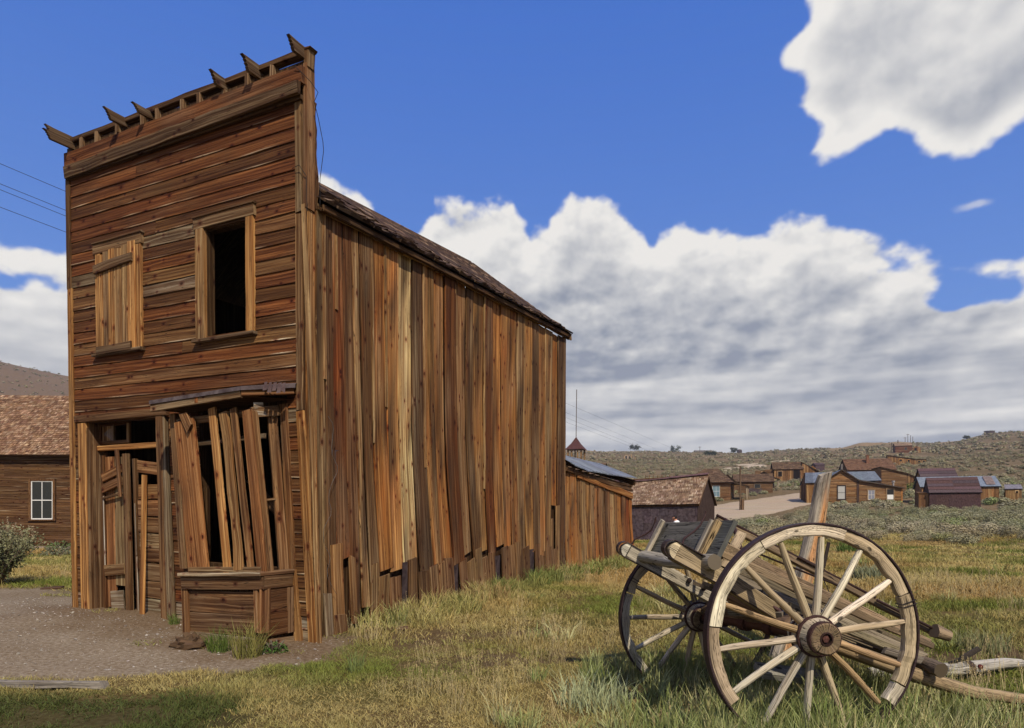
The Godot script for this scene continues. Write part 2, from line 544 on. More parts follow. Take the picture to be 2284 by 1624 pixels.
func sky_rows(x0: int, x1: int, y0: int, y1: int, W: int, H: int) -> PackedByteArray:
	var out := PackedByteArray()
	out.resize((x1 - x0) * (y1 - y0) * 3)
	var na: FastNoiseLite = sk.a
	var nb: FastNoiseLite = sk.b
	var at := 0
	var tops := PackedFloat32Array()
	for x in range(x0, x1):
		var azd := 360.0 * (x + 0.5) / W
		tops.append(bank_top(azd - 360.0 if azd > 180.0 else azd))
	for y in range(y0, y1):
		var el := 90.0 - 180.0 * (y + 0.5) / H
		var e1 := (1.25 * el + 2.2 * 9.0 * (1.0 - exp(-maxf(el, -2.0) / 9.0))) / 57.3
		for x in range(x0, x1):
			var r := 0.24
			var g := 0.23
			var b := 0.22
			if el > -1.0:
				var azd := 360.0 * (x + 0.5) / W
				if azd > 180.0:
					azd -= 360.0
				var ar := deg_to_rad(azd)
				var cx := sin(ar)
				var cz := cos(ar)
				# clear air
				var k := pow(1.0 - clampf(el / 90.0, 0.0, 1.0), 3.7)
				r = lerpf(0.034, 0.235, k)
				g = lerpf(0.132, 0.42, k)
				b = lerpf(0.555, 0.82, k)
				if el < 62.0:
					var p := Vector3(cx * 4.2, e1 * 4.2, cz * 4.2)
					var big := na.get_noise_3dv(p)
					var top: float = tops[x - x0]
					var puff: float = -0.42 - sk.c.get_noise_3dv(p) * 1.35
					var d := (top - el) / 3.6 + 0.16
					var crisp := na.get_noise_3d(p.x * 3.3 + 5.0, p.y * 3.3, p.z * 3.3)
					d = minf(d, 1.25) + big * 0.75 + puff * 0.40 + crisp * 0.30
					# holes low down and bands near the horizon
					var bands := nb.get_noise_3d(cx * 3.0 + 7.0, el * 0.24, cz * 3.0)
					if el < 17.0:
						d += (bands * 0.9 - 0.22) * smoothstep(13.0, 6.0, el)
					# a gap of blue under the right-hand edge of the bank, broken cloud low on the left
					d -= 1.35 * exp(-pow((azd - 33.5) / 4.2, 2.0) - pow((el - 14.6) / 1.5, 2.0))
					d -= 0.55 * exp(-pow((azd - 27.0) / 4.0, 2.0) - pow((el - 17.0) / 1.2, 2.0))
					d -= 0.75 * exp(-pow((azd + 35.0) / 6.0, 2.0) - pow((el - 15.2) / 1.2, 2.0))
					d -= 0.9 * exp(-pow((azd + 33.0) / 2.0, 2.0) - pow((el - 12.0) / 1.6, 2.0))
					# the big cloud overhead to the right, and others round the sky
					var c2 := -9.0
					if azd > 8.0 and azd < 75.0:
						var edge := 23.4 + 0.8 * sin(el * 0.55) + 0.6 * sin(el * 1.9)
						var low := 25.2 + 0.6 * sin(azd * 0.7) + 1.0 - 2.4 * smoothstep(27.0, 35.0, azd)
						c2 = minf((azd - edge) / 3.0, (el - low) / 2.4)
						c2 = minf(c2, 1.1)
						c2 = minf(c2, (66.0 - azd) / 6.0)
						c2 += big * 0.55 + puff * 0.35 + crisp * 0.26
						var wisp := 0.75 - sqrt(pow((azd - 35.4) / 4.2, 2.0) + pow((el - 24.6) / 1.5, 2.0))
						c2 = maxf(c2, wisp * 0.9 + big * 0.6 - 0.25)
						var wisp2 := 0.5 - sqrt(pow((azd - 34.5) / 5.0, 2.0) + pow((el - 20.6) / 1.1, 2.0))
						d = maxf(d, minf(wisp2 * 0.6 + big * 0.45, 0.12))
					if azd < -60.0 or azd > 75.0:
						var far := nb.get_noise_3d(cx * 1.6, el * 0.045, cz * 1.6) * 2.2 - 0.35 + big * 0.7
						c2 = maxf(c2, far)
					d = maxf(d, c2)
					var alpha := smoothstep(0.0, 0.25, d)
					if alpha > 0.0:
						var upn := na.get_noise_3d(p.x - 0.04, p.y + 0.13, p.z)
						var pup: float = -0.42 - sk.c.get_noise_3d(p.x - 0.05, p.y + 0.10, p.z) * 1.35
						var cup := na.get_noise_3d(p.x * 3.3 + 4.87, p.y * 3.3 + 0.22, p.z * 3.3)
						var relief := (big - upn) * 1.25 + (puff - pup) * 0.7 + (crisp - cup) * 0.55
						var over := c2 >= d - 0.001 and azd > 8.0
						var st1 := nb.get_noise_3d(cx * 2.4 + 3.0, el * 0.50, cz * 2.4)
						var st2 := na.get_noise_3d(cx * 8.0 + 11.0, el * 0.9, cz * 8.0)
						var under := 0.60 if el < 2.0 else lerpf(0.60, 0.36, (el - 2.0) / 6.0) if el < 8.0 else lerpf(0.36, 0.30, (el - 8.0) / 5.0) if el < 13.0 else 0.30
						var lit := lerpf(0.96, under, smoothstep(0.6, 8.0, top - el + big * 5.0 + puff * 1.5)) + relief * lerpf(0.3, 0.75, smoothstep(9.0, 15.0, el))
						lit += (st1 * 0.62 + st2 * 0.18) * smoothstep(17.0, 9.0, el)
						if azd < -20.0:
							lit = lit * 0.6 + 0.36
						if over:
							lit = 1.0 - clampf((d - 0.35) * 0.5, 0.0, 0.34) - 0.22 * smoothstep(31.0, 26.5, el) * smoothstep(0.4, 0.9, d) + relief * 0.42
						lit = clampf(lit, 0.0, 1.0)
						var tr := lerpf(0.29, 0.86, lit)
						var tg := lerpf(0.32, 0.84, lit)
						var tb := lerpf(0.395, 0.81, lit)
						r = lerpf(r, tr, alpha)
						g = lerpf(g, tg, alpha)
						b = lerpf(b, tb, alpha)
			var c := Color(r, g, b).linear_to_srgb()
			out[at] = clampi(int(c.r * 255.0 + 0.5), 0, 255)
			out[at + 1] = clampi(int(c.g * 255.0 + 0.5), 0, 255)
			out[at + 2] = clampi(int(c.b * 255.0 + 0.5), 0, 255)
			at += 3
	return out


# ------------------------------------------------------------------ ground
const PR := [0.0, 7.5, 12.0, 20.0, 27.0, 33.0, 45.0, 60.0, 75.0, 95.0, 130.0, 180.0, 250.0]
const PH := [0.0, 0.0, 0.17, 0.18, 0.15, 0.2, 0.6, 1.4, 2.3, 4.0, 7.0, 11.6, 18.0]
const RAZ := [-180.0, -120.0, -80.0, -50.0, -37.2, -33.6, -25.0, -12.0, 4.4, 9.7, 13.4, 19.0, 24.6, 26.1, 27.3, 29.7, 31.4, 33.8, 35.3, 37.2, 50.0, 80.0, 120.0, 180.0]
const RE := [0.05, 0.07, 0.10, 0.17, 0.177, 0.168, 0.15, 0.115, 0.090, 0.088, 0.084, 0.0805, 0.0828, 0.0835, 0.090, 0.0885, 0.0835, 0.0875, 0.0945, 0.0955, 0.10, 0.08, 0.06, 0.05]


func ridge(azd: float) -> float:
	for i in range(1, RAZ.size()):
		if azd <= RAZ[i]:
			return lerpf(RE[i - 1], RE[i], (azd - RAZ[i - 1]) / (RAZ[i] - RAZ[i - 1]))
	return RE[-1]


func ground_y(x: float, z: float) -> float:
	var r := sqrt(x * x + z * z)
	var y := 0.0
	if r <= 250.0:
		for i in range(1, PR.size()):
			if r <= PR[i]:
				y = lerpf(PH[i - 1], PH[i], (r - PR[i - 1]) / (PR[i] - PR[i - 1]))
				break
	else:
		var top := EYE + 650.0 * ridge(rad_to_deg(atan2(x, -z)))
		if r <= 650.0:
			y = lerpf(18.0, top, (r - 250.0) / 400.0)
		else:
			y = maxf(top - (r - 650.0) * 0.12, -5.0)
	var amp := clampf((r - 34.0) / 500.0, 0.0, 1.0) * 3.2
	y += n_hill.get_noise_2d(x, z) * amp
	if r < 40.0:
		y += n_patch.get_noise_2d(x * 1.3, z * 1.3) * 0.03 * smoothstep(3.0, 5.0, r)
	# a little earth banked up before the front of the hotel
	var q := Vector2(x + 4.9, z + 9.3).length()
	y += 0.05 * exp(-q * q / 1.2)
	return y


const DIRT := [Vector2(-40, -4.6), Vector2(-6.8, -6.0), Vector2(-4.7, -6.15), Vector2(-3.4, -6.5), Vector2(-2.2, -6.95), Vector2(-1.85, -7.7), Vector2(-2.0, -8.5), Vector2(-6.5, -10.6), Vector2(-8.4, -12.5), Vector2(-10.5, -12.4), Vector2(-40, -14)]


func dirt_at(x: float, z: float) -> float:   # 1 on the bare yard before the hotel
	if x > 1.0 or z < -16.0 or z > -3.0:
		return 0.0
	var p := Vector2(x, z)
	var inside := false
	var best := 1e9
	var j := DIRT.size() - 1
	for i in DIRT.size():
		var a: Vector2 = DIRT[i]
		var b: Vector2 = DIRT[j]
		if (a.y > p.y) != (b.y > p.y) and p.x < (b.x - a.x) * (p.y - a.y) / (b.y - a.y) + a.x:
			inside = not inside
		best = minf(best, p.distance_squared_to(Geometry2D.get_closest_point_to_segment(p, a, b)))
		j = i
	var d := sqrt(best) * (1.0 if inside else -1.0)
	d += n_patch.get_noise_2d(x * 3.0, z * 3.0) * 0.35
	return smoothstep(-0.18, 0.28, d)


func bare_at(x: float, z: float) -> float:   # trodden, thin patches
	var b := 0.0
	for s in [[-1.25, -8.3, 0.75, 0.45], [-0.2, -7.3, 0.9, 0.35], [0.1, -8.6, 0.6, 0.3], [4.6, -7.2, 1.2, 0.4], [-3.2, -5.2, 0.8, 0.3], [1.35, -6.0, 0.35, 0.25]]:
		b = maxf(b, 1.25 - Vector2((x - s[0]) / s[2], (z - s[1]) / s[3]).length() * 0.7 + n_patch.get_noise_2d(x * 4.0, z * 4.0) * 0.5)
	return clampf(b, 0.0, 1.0)


func road_at(x: float, z: float) -> float:
	var best := 1e9
	for i in ROAD.size() - 1:
		best = minf(best, Vector2(x, z).distance_to(Geometry2D.get_closest_point_to_segment(Vector2(x, z), ROAD[i], ROAD[i + 1])))
	return best


const ROAD := [Vector2(-30, -40), Vector2(-5, -43), Vector2(9.0, -48.5), Vector2(17.2, -57), Vector2(25.6, -69), Vector2(33.8, -77), Vector2(43, -85), Vector2(57, -95)]


func tailings(x: float, z: float) -> float:
	var r := sqrt(x * x + z * z)
	var azd := rad_to_deg(atan2(x, -z))
	if r < 420.0 or not ((azd > -4.0 and azd < 10.4) or (azd > 25.2 and azd < 30.6) or (azd > 32.4 and azd < 42.0)):
		return 0.0
	return smoothstep(-0.05, 0.12, (r - (505.0 if azd < 28.0 else 545.0)) / 500.0 + 0.22 * n_hill.get_noise_2d(x * 1.3, z * 0.6))


func ground_color(x: float, z: float) -> Color:
	var r := sqrt(x * x + z * z)
	var azd := rad_to_deg(atan2(x, -z))
	var a := n_patch.get_noise_2d(x * 0.6, z * 0.9)
	var b := n_patch.get_noise_2d(x * 2.0 + 300.0, z * 2.4)
	if r < 48.0:
		var straw := Color(0.33, 0.27, 0.125).lerp(Color(0.44, 0.35, 0.16), smoothstep(8.0, 14.0, r))
		var c := straw.lerp(Color(0.19, 0.20, 0.065), clampf(a * 1.3 + 0.3, 0, 1)).lerp(Color(0.23, 0.16, 0.085), clampf(b * 1.2, 0, 0.6))
		c = c.lerp(Color(0.22, 0.165, 0.115), bare_at(x, z) * 0.8)
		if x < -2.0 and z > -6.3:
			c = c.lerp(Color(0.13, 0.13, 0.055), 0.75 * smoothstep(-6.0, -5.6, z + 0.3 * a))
		var dirt := dirt_at(x, z)
		if dirt > 0.0:
			var foot := near_seg(x, z, -6.3, -10.05, -2.3, -7.9)
			c = c.lerp(Color(0.57, 0.51, 0.42).lerp(Color(0.47, 0.40, 0.31), clampf(a * 1.4 + 0.3, 0, 1)), dirt)
			c = c.lerp(Color(0.33, 0.245, 0.165), dirt * smoothstep(1.5, 0.3, foot + b * 0.8) * 0.85)
		if r > 30.0:
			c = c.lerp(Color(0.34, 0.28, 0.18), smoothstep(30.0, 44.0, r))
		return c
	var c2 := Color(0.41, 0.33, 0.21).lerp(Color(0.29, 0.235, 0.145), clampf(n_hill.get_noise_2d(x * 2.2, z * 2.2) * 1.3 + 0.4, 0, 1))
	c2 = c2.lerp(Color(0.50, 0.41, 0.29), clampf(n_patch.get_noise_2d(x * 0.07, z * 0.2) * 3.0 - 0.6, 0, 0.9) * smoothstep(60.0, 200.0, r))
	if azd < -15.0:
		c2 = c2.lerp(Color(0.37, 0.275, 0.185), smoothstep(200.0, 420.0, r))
	else:
		# mine tailings along the crest
		var tip := tailings(x, z)
		c2 = c2.lerp(Color(0.58, 0.44, 0.26).lerp(Color(0.56, 0.51, 0.36), clampf(n_hill.get_noise_2d(x * 1.2, z) + 0.4, 0, 1)), tip)
	return c2


func terrain() -> void:
	var azs := PackedFloat32Array()
	var a := -180.0
	while a < 180.0:
		azs.append(a)
		a += 0.28 if a >= -43.0 and a < 43.0 else 4.0
	var rings := PackedFloat32Array([0.0, 0.6])
	while rings[-1] < 3600.0:
		rings.append(rings[-1] * (1.016 if rings[-1] > 3.0 and rings[-1] < 40.0 else 1.026 if rings[-1] < 900.0 else 1.1))
	var st := SurfaceTool.new()
	st.begin(Mesh.PRIMITIVE_TRIANGLES)
	st.set_smooth_group(0)
	var na := azs.size()
	for r in rings:
		for azd in azs:
			var ar := deg_to_rad(azd)
			var x := sin(ar) * r
			var z := -cos(ar) * r
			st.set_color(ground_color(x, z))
			st.set_uv(Vector2(x, z) / (3.1 if r < 60.0 else 23.0))
			st.set_uv2(Vector2(x, z) / (0.62 if r < 60.0 else 4.0))
			st.add_vertex(Vector3(x, ground_y(x, z), z))
	for i in rings.size() - 1:
		for k in na:
			var k2 := (k + 1) % na
			var p := i * na + k
			var q := i * na + k2
			st.add_index(p); st.add_index(p + na); st.add_index(q + na)
			st.add_index(p); st.add_index(q + na); st.add_index(q)
	st.generate_normals()
	var o := MeshInstance3D.new()
	o.name = "ground"
	o.mesh = st.commit()
	o.material_override = M.ground
	add_child(o)
	kind(o, "structure")
	strip("dirt_road", ROAD, 5.2, 0.05, Color(0.58, 0.485, 0.37))
	var winding := []
	for w in [[1590, 176.0], [1640, 196.0], [1689, 208.0], [1676, 222.0], [1656, 234.0], [1653, 245.0], [1672, 257.0], [1712, 268.0], [1760, 277.0]]:
		var p := spot(w[0], w[1])
		winding.append(Vector2(p.x, p.z))
	strip("winding_road", winding, 3.0, 0.18, Color(0.66, 0.57, 0.45))


func strip(called: String, line: Array, half: float, lift: float, col: Color) -> void:
	var pts := []
	for i in line.size() - 1:
		for k in 10:
			pts.append(line[i].cubic_interpolate(line[i + 1], line[maxi(i - 1, 0)], line[mini(i + 2, line.size() - 1)], k / 10.0))
	pts.append(line[-1])
	var st := SurfaceTool.new()
	st.begin(Mesh.PRIMITIVE_TRIANGLES)
	st.set_smooth_group(0)
	var across := 9
	for i in pts.size():
		var d: Vector2 = (pts[mini(i + 1, pts.size() - 1)] - pts[maxi(i - 1, 0)]).normalized()
		var s := Vector2(-d.y, d.x)
		for k in across:
			var f := (k / float(across - 1)) * 2.0 - 1.0
			var wv := half * (1.0 + 0.18 * n_patch.get_noise_2d(i * 0.8, f * 4.0))
			var p: Vector2 = pts[i] + s * f * wv
			var edge := absf(f)
			st.set_color(vary(col, 0.05).lerp(Color(0.25, 0.2, 0.13), 0.35 if edge > 0.9 else 0.0))
			st.set_uv(p / 3.0)
			st.add_vertex(Vector3(p.x, ground_y(p.x, p.y) + (lift if edge < 0.99 else -0.1), p.y))
	for i in pts.size() - 1:
		for k in across - 1:
			var p := i * across + k
			st.add_index(p); st.add_index(p + across); st.add_index(p + across + 1)
			st.add_index(p); st.add_index(p + across + 1); st.add_index(p + 1)
	st.generate_normals()
	var m := st.commit()
	var o := MeshInstance3D.new()
	o.name = called
	o.mesh = m
	o.material_override = M.road
	add_child(o)
	kind(o, "structure")


# ------------------------------------------------------------------ the hotel
const BROWN := Color(0.185, 0.088, 0.037)
const RED := Color(0.27, 0.105, 0.038)
const ORANGE := Color(0.74, 0.36, 0.12)
const TAN := Color(0.80, 0.445, 0.17)
const PALE := Color(1.0, 0.72, 0.38)
const GREYT := Color(0.60, 0.40, 0.20)
const DARK := Color(0.215, 0.125, 0.062)
const OLDGREY := Color(0.32, 0.25, 0.17)
const FZ := Vector3(0, 0, 1)
const SX := Vector3(1, 0, 0)


func rack(x: float, y: float) -> float:   # the ground floor has slumped sideways
	return x + maxf(0.0, 2.9 - y) / 2.9 * lerpf(0.06, 0.21, clampf((x + 4.6) / 4.6, 0, 1))


func hp(x: float, y: float, z: float) -> Vector3:
	return Vector3(rack(x, y), y, z)


# lapped siding: one board from x0 to x1
func lap(mb: MB, x0: float, x1: float, y0: float, y1: float, z: float, col: Color, racked := true) -> void:
	var n := maxi(1, int((x1 - x0) / 0.22))
	var sd := rf(0, 900)
	var u0 := rf(0, 1)
	var v0 := rf(0, maxf(0.02, 1.0 - (x1 - x0) / 6.0))
	var pts := []
	var cs := []
	var dy := rf(-0.004, 0.004)
	var tl := rf(-0.006, 0.006)
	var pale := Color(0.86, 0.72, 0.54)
	for i in n + 1:
		var s := float(i) / n
		var x := lerpf(x0, x1, s)
		var w := n_fine.get_noise_2d(x * 0.7, sd) * 0.007
		var w2 := n_fine.get_noise_2d(x * 0.5, sd + 40.0) * 0.010
		var yb := y0 + dy + tl * (s - 0.5) + w
		var yt := y1 + 0.012 + w * 0.5
		var xb := rack(x, yb) if racked else x
		var xt := rack(x, yt) if racked else x
		var lip := z + 0.016 + maxf(w2, -0.003)
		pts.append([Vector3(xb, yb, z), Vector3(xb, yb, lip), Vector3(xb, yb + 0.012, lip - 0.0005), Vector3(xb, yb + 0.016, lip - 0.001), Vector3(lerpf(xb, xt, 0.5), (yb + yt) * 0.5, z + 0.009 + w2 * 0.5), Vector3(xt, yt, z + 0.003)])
		var k1 := clampf(n_stain.get_noise_2d(x * 0.9, sd) * 2.0 + 0.05, 0, 1) * 0.5
		var k2 := clampf(n_stain.get_noise_2d(x * 1.2, sd + 60.0) * 1.9 - 0.1, 0, 1) * 0.22
		var c := col.lerp(DARK * 0.7, k1)
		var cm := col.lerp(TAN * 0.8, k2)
		var edge := cm.lerp(pale, clampf(n_fine.get_noise_2d(x * 0.8, sd + 33.0) * 2.4 - 0.3, 0, 0.9))  # pale lip: worn paint plus a lit-edge highlight put into the colour
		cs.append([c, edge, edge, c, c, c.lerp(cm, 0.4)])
	for i in n:
		var va := v0 + (x1 - x0) * i / n / 6.0
		var vb := v0 + (x1 - x0) * (i + 1) / n / 6.0
		var us := [u0, u0 + 0.02, u0 + 0.03, u0 + 0.033, u0 + 0.10, u0 + 0.17]
		for k in 5:
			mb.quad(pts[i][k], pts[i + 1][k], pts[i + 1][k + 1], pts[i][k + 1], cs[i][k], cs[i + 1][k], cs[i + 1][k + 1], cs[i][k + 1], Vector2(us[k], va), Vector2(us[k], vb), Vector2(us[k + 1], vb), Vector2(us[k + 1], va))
	for e in [0, n]:
		var p: Array = pts[e]
		var cc := DARK
		for k in [1, 2, 3, 4]:
			if e == 0:
				mb.tri(p[0], p[k], p[k + 1], cc, cc, cc)
			else:
				mb.tri(p[0], p[k + 1], p[k], cc, cc, cc)


func holes_wall(mb: MB, x0: float, x1: float, y0: float, y1: float, z0: float, z1: float, holes: Array, col: Color) -> void:
	var xs := [x0, x1]
	var ys := [y0, y1]
	for h in holes:
		xs.append_array([h[0], h[1]])
		ys.append_array([h[2], h[3]])
	xs.sort()
	ys.sort()
	for i in xs.size() - 1:
		for k in ys.size() - 1:
			if xs[i + 1] - xs[i] < 0.001 or ys[k + 1] - ys[k] < 0.001:
				continue
			var mx: float = (xs[i] + xs[i + 1]) / 2
			var my: float = (ys[k] + ys[k + 1]) / 2
			var free := true
			for h in holes:
				if mx > h[0] and mx < h[1] and my > h[2] and my < h[3]:
					free = false
			if free:
				box(mb, Vector3(xs[i], ys[k], z0), Vector3(xs[i + 1], ys[k + 1], z1), col)


func hotel() -> void:
	house = thing("wooden_hotel", "tall false-fronted hotel of brown weathered boards, leaning, with broken bay window", "building", Vector3(-2.449, 0, -8.037))
	var b := Basis(Vector3(0.895, -0.0157, 0.4458), Vector3(0.0045, 0.9996, 0.0261), Vector3(-0.4461, -0.0213, 0.8947))
	house.basis = b.orthonormalized()
	var H := house
	# --- the carcass: walls with thickness, floor, gables, so that only the openings let light in
	var holes := [[-1.66, -0.95, 3.82, 5.16], [-3.8, -3.05, 3.82, 5.16], [-4.28, -2.55, 0.0, 2.82], [-1.78, -0.33, 0.9, 2.86]]
	var mb := MB.new()
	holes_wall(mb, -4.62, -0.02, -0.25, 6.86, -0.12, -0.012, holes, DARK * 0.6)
	put("front_wall", mb, M.timber, H)
	mb = MB.new()
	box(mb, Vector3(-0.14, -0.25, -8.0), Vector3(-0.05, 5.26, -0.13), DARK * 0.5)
	put("side_wall", mb, M.timber, H)
	mb = MB.new()
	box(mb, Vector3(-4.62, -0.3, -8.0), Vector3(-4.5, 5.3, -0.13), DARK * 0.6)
	put("side_wall", mb, M.timber, H)
	mb = MB.new()
	box(mb, Vector3(-4.5, -0.3, -8.02), Vector3(-0.14, 5.3, -7.9), DARK * 0.25)  # room shade put into the colour: darker than the other walls
	put("back_wall", mb, M.timber, H)
	for e in [-8.0, -0.25]:
		mb = MB.new()
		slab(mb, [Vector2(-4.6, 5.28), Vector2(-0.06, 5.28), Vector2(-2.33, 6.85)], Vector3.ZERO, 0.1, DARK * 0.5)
		var gb := put("gable_wall", mb, M.timber, H, Vector3(0, 0, e))
		gb.rotation.y = PI / 2
	mb = MB.new()
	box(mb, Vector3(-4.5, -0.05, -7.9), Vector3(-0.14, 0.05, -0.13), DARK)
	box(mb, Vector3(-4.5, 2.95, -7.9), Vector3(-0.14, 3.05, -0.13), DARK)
	put("floor", mb, M.timber, H)
	# --- front siding, board by board
	var cut := [[-1.83, -0.82, 3.80, 5.30], [-3.92, -2.92, 3.74, 5.30], [-4.40, -2.42, -0.5, 2.90], [-1.84, -0.30, -0.5, 3.0]]
	var y := 0.02
	var row := 0
	while y < 6.40:
		var y1 := y + 0.165
		var runs := [[-4.52, -0.14]]
		for h in cut:
			if (y + y1) * 0.5 > h[2] and (y + y1) * 0.5 < h[3]:
				var nr := []
				for r in runs:
					if h[0] > r[0] and h[0] < r[1]:
						nr.append([r[0], h[0]])
					if h[1] < r[1] and h[1] > r[0]:
						nr.append([h[1], r[1]])
					if h[1] <= r[0] or h[0] >= r[1]:
						nr.append(r)
				runs = nr
		for r in runs:
			var parts := [r]
			if r[1] - r[0] > 3.0 and row % 5 == 2:
				var j := lerpf(r[0], r[1], rf(0.25, 0.75))
				parts = [[r[0], j - 0.002], [j + 0.002, r[1]]]
			for p in parts:
				var t := rng.randf()
				var col := BROWN if t < 0.5 else RED if t < 0.74 else Color(0.30, 0.165, 0.072) if t < 0.95 else OLDGREY
				if y < 0.3:
					col = Color(0.40, 0.34, 0.26)
				mb = MB.new()
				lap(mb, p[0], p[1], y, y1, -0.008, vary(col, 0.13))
				put("siding_board", mb, M.timber, H)
		y = y1
		row += 1
	# --- corner boards and the strip that shows on the side
	board("corner_board", H, hp(-4.57, 4.80, 0.022), hp(-4.57, 6.40, 0.022), FZ, 0.10, 0.03, DARK)
	board("corner_board", H, hp(-4.575, 0.06, 0.03), hp(-4.57, 4.80, 0.026), FZ, 0.11, 0.034, TAN * 0.75, {"sway": 0.02})
	board("corner_board", H, hp(-0.085, 5.12, 0.02), hp(-0.09, 6.47, 0.02), FZ, 0.105, 0.03, Color(0.42, 0.30, 0.17))
	board("corner_board", H, hp(-0.085, 2.8, 0.022), hp(-0.085, 5.10, 0.02), FZ, 0.105, 0.03, Color(0.36, 0.22, 0.11))
	board("corner_board", H, hp(-0.10, 0.0, 0.024), hp(-0.085, 2.78, 0.024), FZ, 0.115, 0.03, TAN * 0.8, {"dk": 0.4})
	board("corner_board", H, hp(0.0, 0.02, 0.02), hp(-0.015, 5.2, 0.018), FZ, 0.06, 0.03, GREYT)
	board("false_front_end_board", H, Vector3(0.035, 5.15, -0.06), Vector3(0.04, 6.82, -0.06), SX, 0.15, 0.05, Color(0.42, 0.235, 0.12))
	board("false_front_end_board", H, Vector3(0.02, 5.2, -0.165), Vector3(0.02, 6.45, -0.15), SX, 0.07, 0.05, DARK, {"wob": 0.05, "seg": 24})
	# --- parapet: two fascia boards, a broken ladder of studs and lookouts above
	board("fascia_board", H, Vector3(-4.56, 6.645, 0.07), Vector3(0.02, 6.665, 0.075), FZ, 0.20, 0.06, RED * 1.05, {"wob": 0.012, "dk": 0.5})
	mb = MB.new()
	plank(mb, Vector3(-4.555, 6.47, 0.075), Vector3(0.0, 6.50, 0.115), FZ, 0.17, 0.05, Color(0.215, 0.14, 0.085), {"wob": 0.014, "w2": 0.14, "tilt": 0.008, "dk": 0.7})
	put("fascia_board", mb, M.timber, H)
	board("parapet_shelf", H, Vector3(-4.56, 6.39, 0.05), Vector3(-0.02, 6.42, 0.05), FZ, 0.05, 0.06, DARK * 0.7)
	board("parapet_rail", H, Vector3(-4.56, 6.93, 0.03), Vector3(-0.03, 6.945, 0.03), FZ, 0.07, 0.10, DARK * 0.9, {"wob": 0.012})
	board("parapet_back_board", H, Vector3(-4.4, 6.8, -0.14), Vector3(-0.85, 6.82, -0.14), FZ, 0.13, 0.025, DARK * 0.6, {"wob": 0.02})
	for sx in [-4.21, -3.86, -3.4, -2.86, -2.56, -2.07, -1.75, -1.3, -0.9, -0.49]:
		board("parapet_stud", H, Vector3(sx, 6.70, 0.045), Vector3(sx + rf(-0.01, 0.01), 6.91, 0.045), FZ, 0.055, 0.12, Color(0.42, 0.29, 0.18))
	for l in [[-4.52, 6.95, 0.33, 0.10], [-4.47, 6.86, 0.37, 0.11], [-3.27, 6.90, 0.27, 0.12], [-2.74, 6.87, 0.23, 0.09], [-1.32, 6.90, 0.20, 0.13], [-0.74, 6.90, 0.23, 0.15], [-0.04, 6.94, 0.21, 0.13]]:
		var o := MB.new()
		var z1: float = l[2]
		var h: float = l[3]
		var out := [Vector2(-0.13, -h * 0.5), Vector2(z1 - 0.05, -h * 0.5), Vector2(z1 - 0.03, -h * 0.25), Vector2(z1 - 0.035, -h * 0.15), Vector2(z1 - 0.01, -h * 0.02), Vector2(z1 - 0.018, h * 0.1), Vector2(z1 + 0.005, h * 0.22), Vector2(z1, h * 0.32), Vector2(z1 + rf(0.03, 0.05), h * rf(0.5, 0.62)), Vector2(z1 - 0.08, h * 0.5), Vector2(-0.13, h * 0.5)]
		slab(o, out, Vector3(l[0], l[1], 0), 0.045, Color(0.23, 0.165, 0.11))
		put("broken_lookout", o, M.timber, H)
	board("parapet_end_block", H, Vector3(0.025, 6.80, 0.0), Vector3(0.03, 6.985, 0.0), FZ, 0.07, 0.11, Color(0.40, 0.27, 0.16), {"jag": 0.03, "wob": 0.02})
	board("parapet_cap", H, Vector3(-0.03, 6.995, 0.01), Vector3(0.09, 6.985, 0.01), FZ, 0.025, 0.13, DARK, {"jag": 0.02, "wob": 0.02})
	# --- loose wire at the corner
	rod("loose_wire", H, [Vector3(-0.06, 6.75, 0.10), Vector3(0.06, 6.63, 0.06), Vector3(0.12, 6.56, 0.03), Vector3(0.16, 6.47, -0.05), Vector3(0.11, 6.37, -0.04), Vector3(0.12, 6.2, -0.1), Vector3(0.15, 5.95, -0.14), Vector3(0.16, 5.84, -0.14), Vector3(0.14, 5.5, -0.1), Vector3(0.14, 5.2, -0.1)], 0.004, Color(0.03, 0.03, 0.03), "iron", 5)
	rod("loose_wire", H, [Vector3(-0.15, 5.62, 0.05), Vector3(-0.03, 5.63, 0.06), Vector3(0.05, 5.5, 0.03), Vector3(0.05, 5.1, 0.02)], 0.004, Color(0.05, 0.045, 0.04), "iron", 5)
	var lw := []
	for i in 30:
		var yy := 2.75 - i * 0.075
		lw.append(Vector3(0.075 + 0.01 * sin(i * 1.7) + clampf((2.7 - yy) * 0.03, 0, 0.08), yy, -0.30 - 0.10 * sin(i * 0.23) - 0.05 * sin(i * 0.9)))
	rod("loose_wire", H, lw, 0.003, Color(0.2, 0.19, 0.18), "iron", 5)
	upper_windows(H)
	doorway(H)
	bay(H)
	side_planks(H)
	main_roof(H)


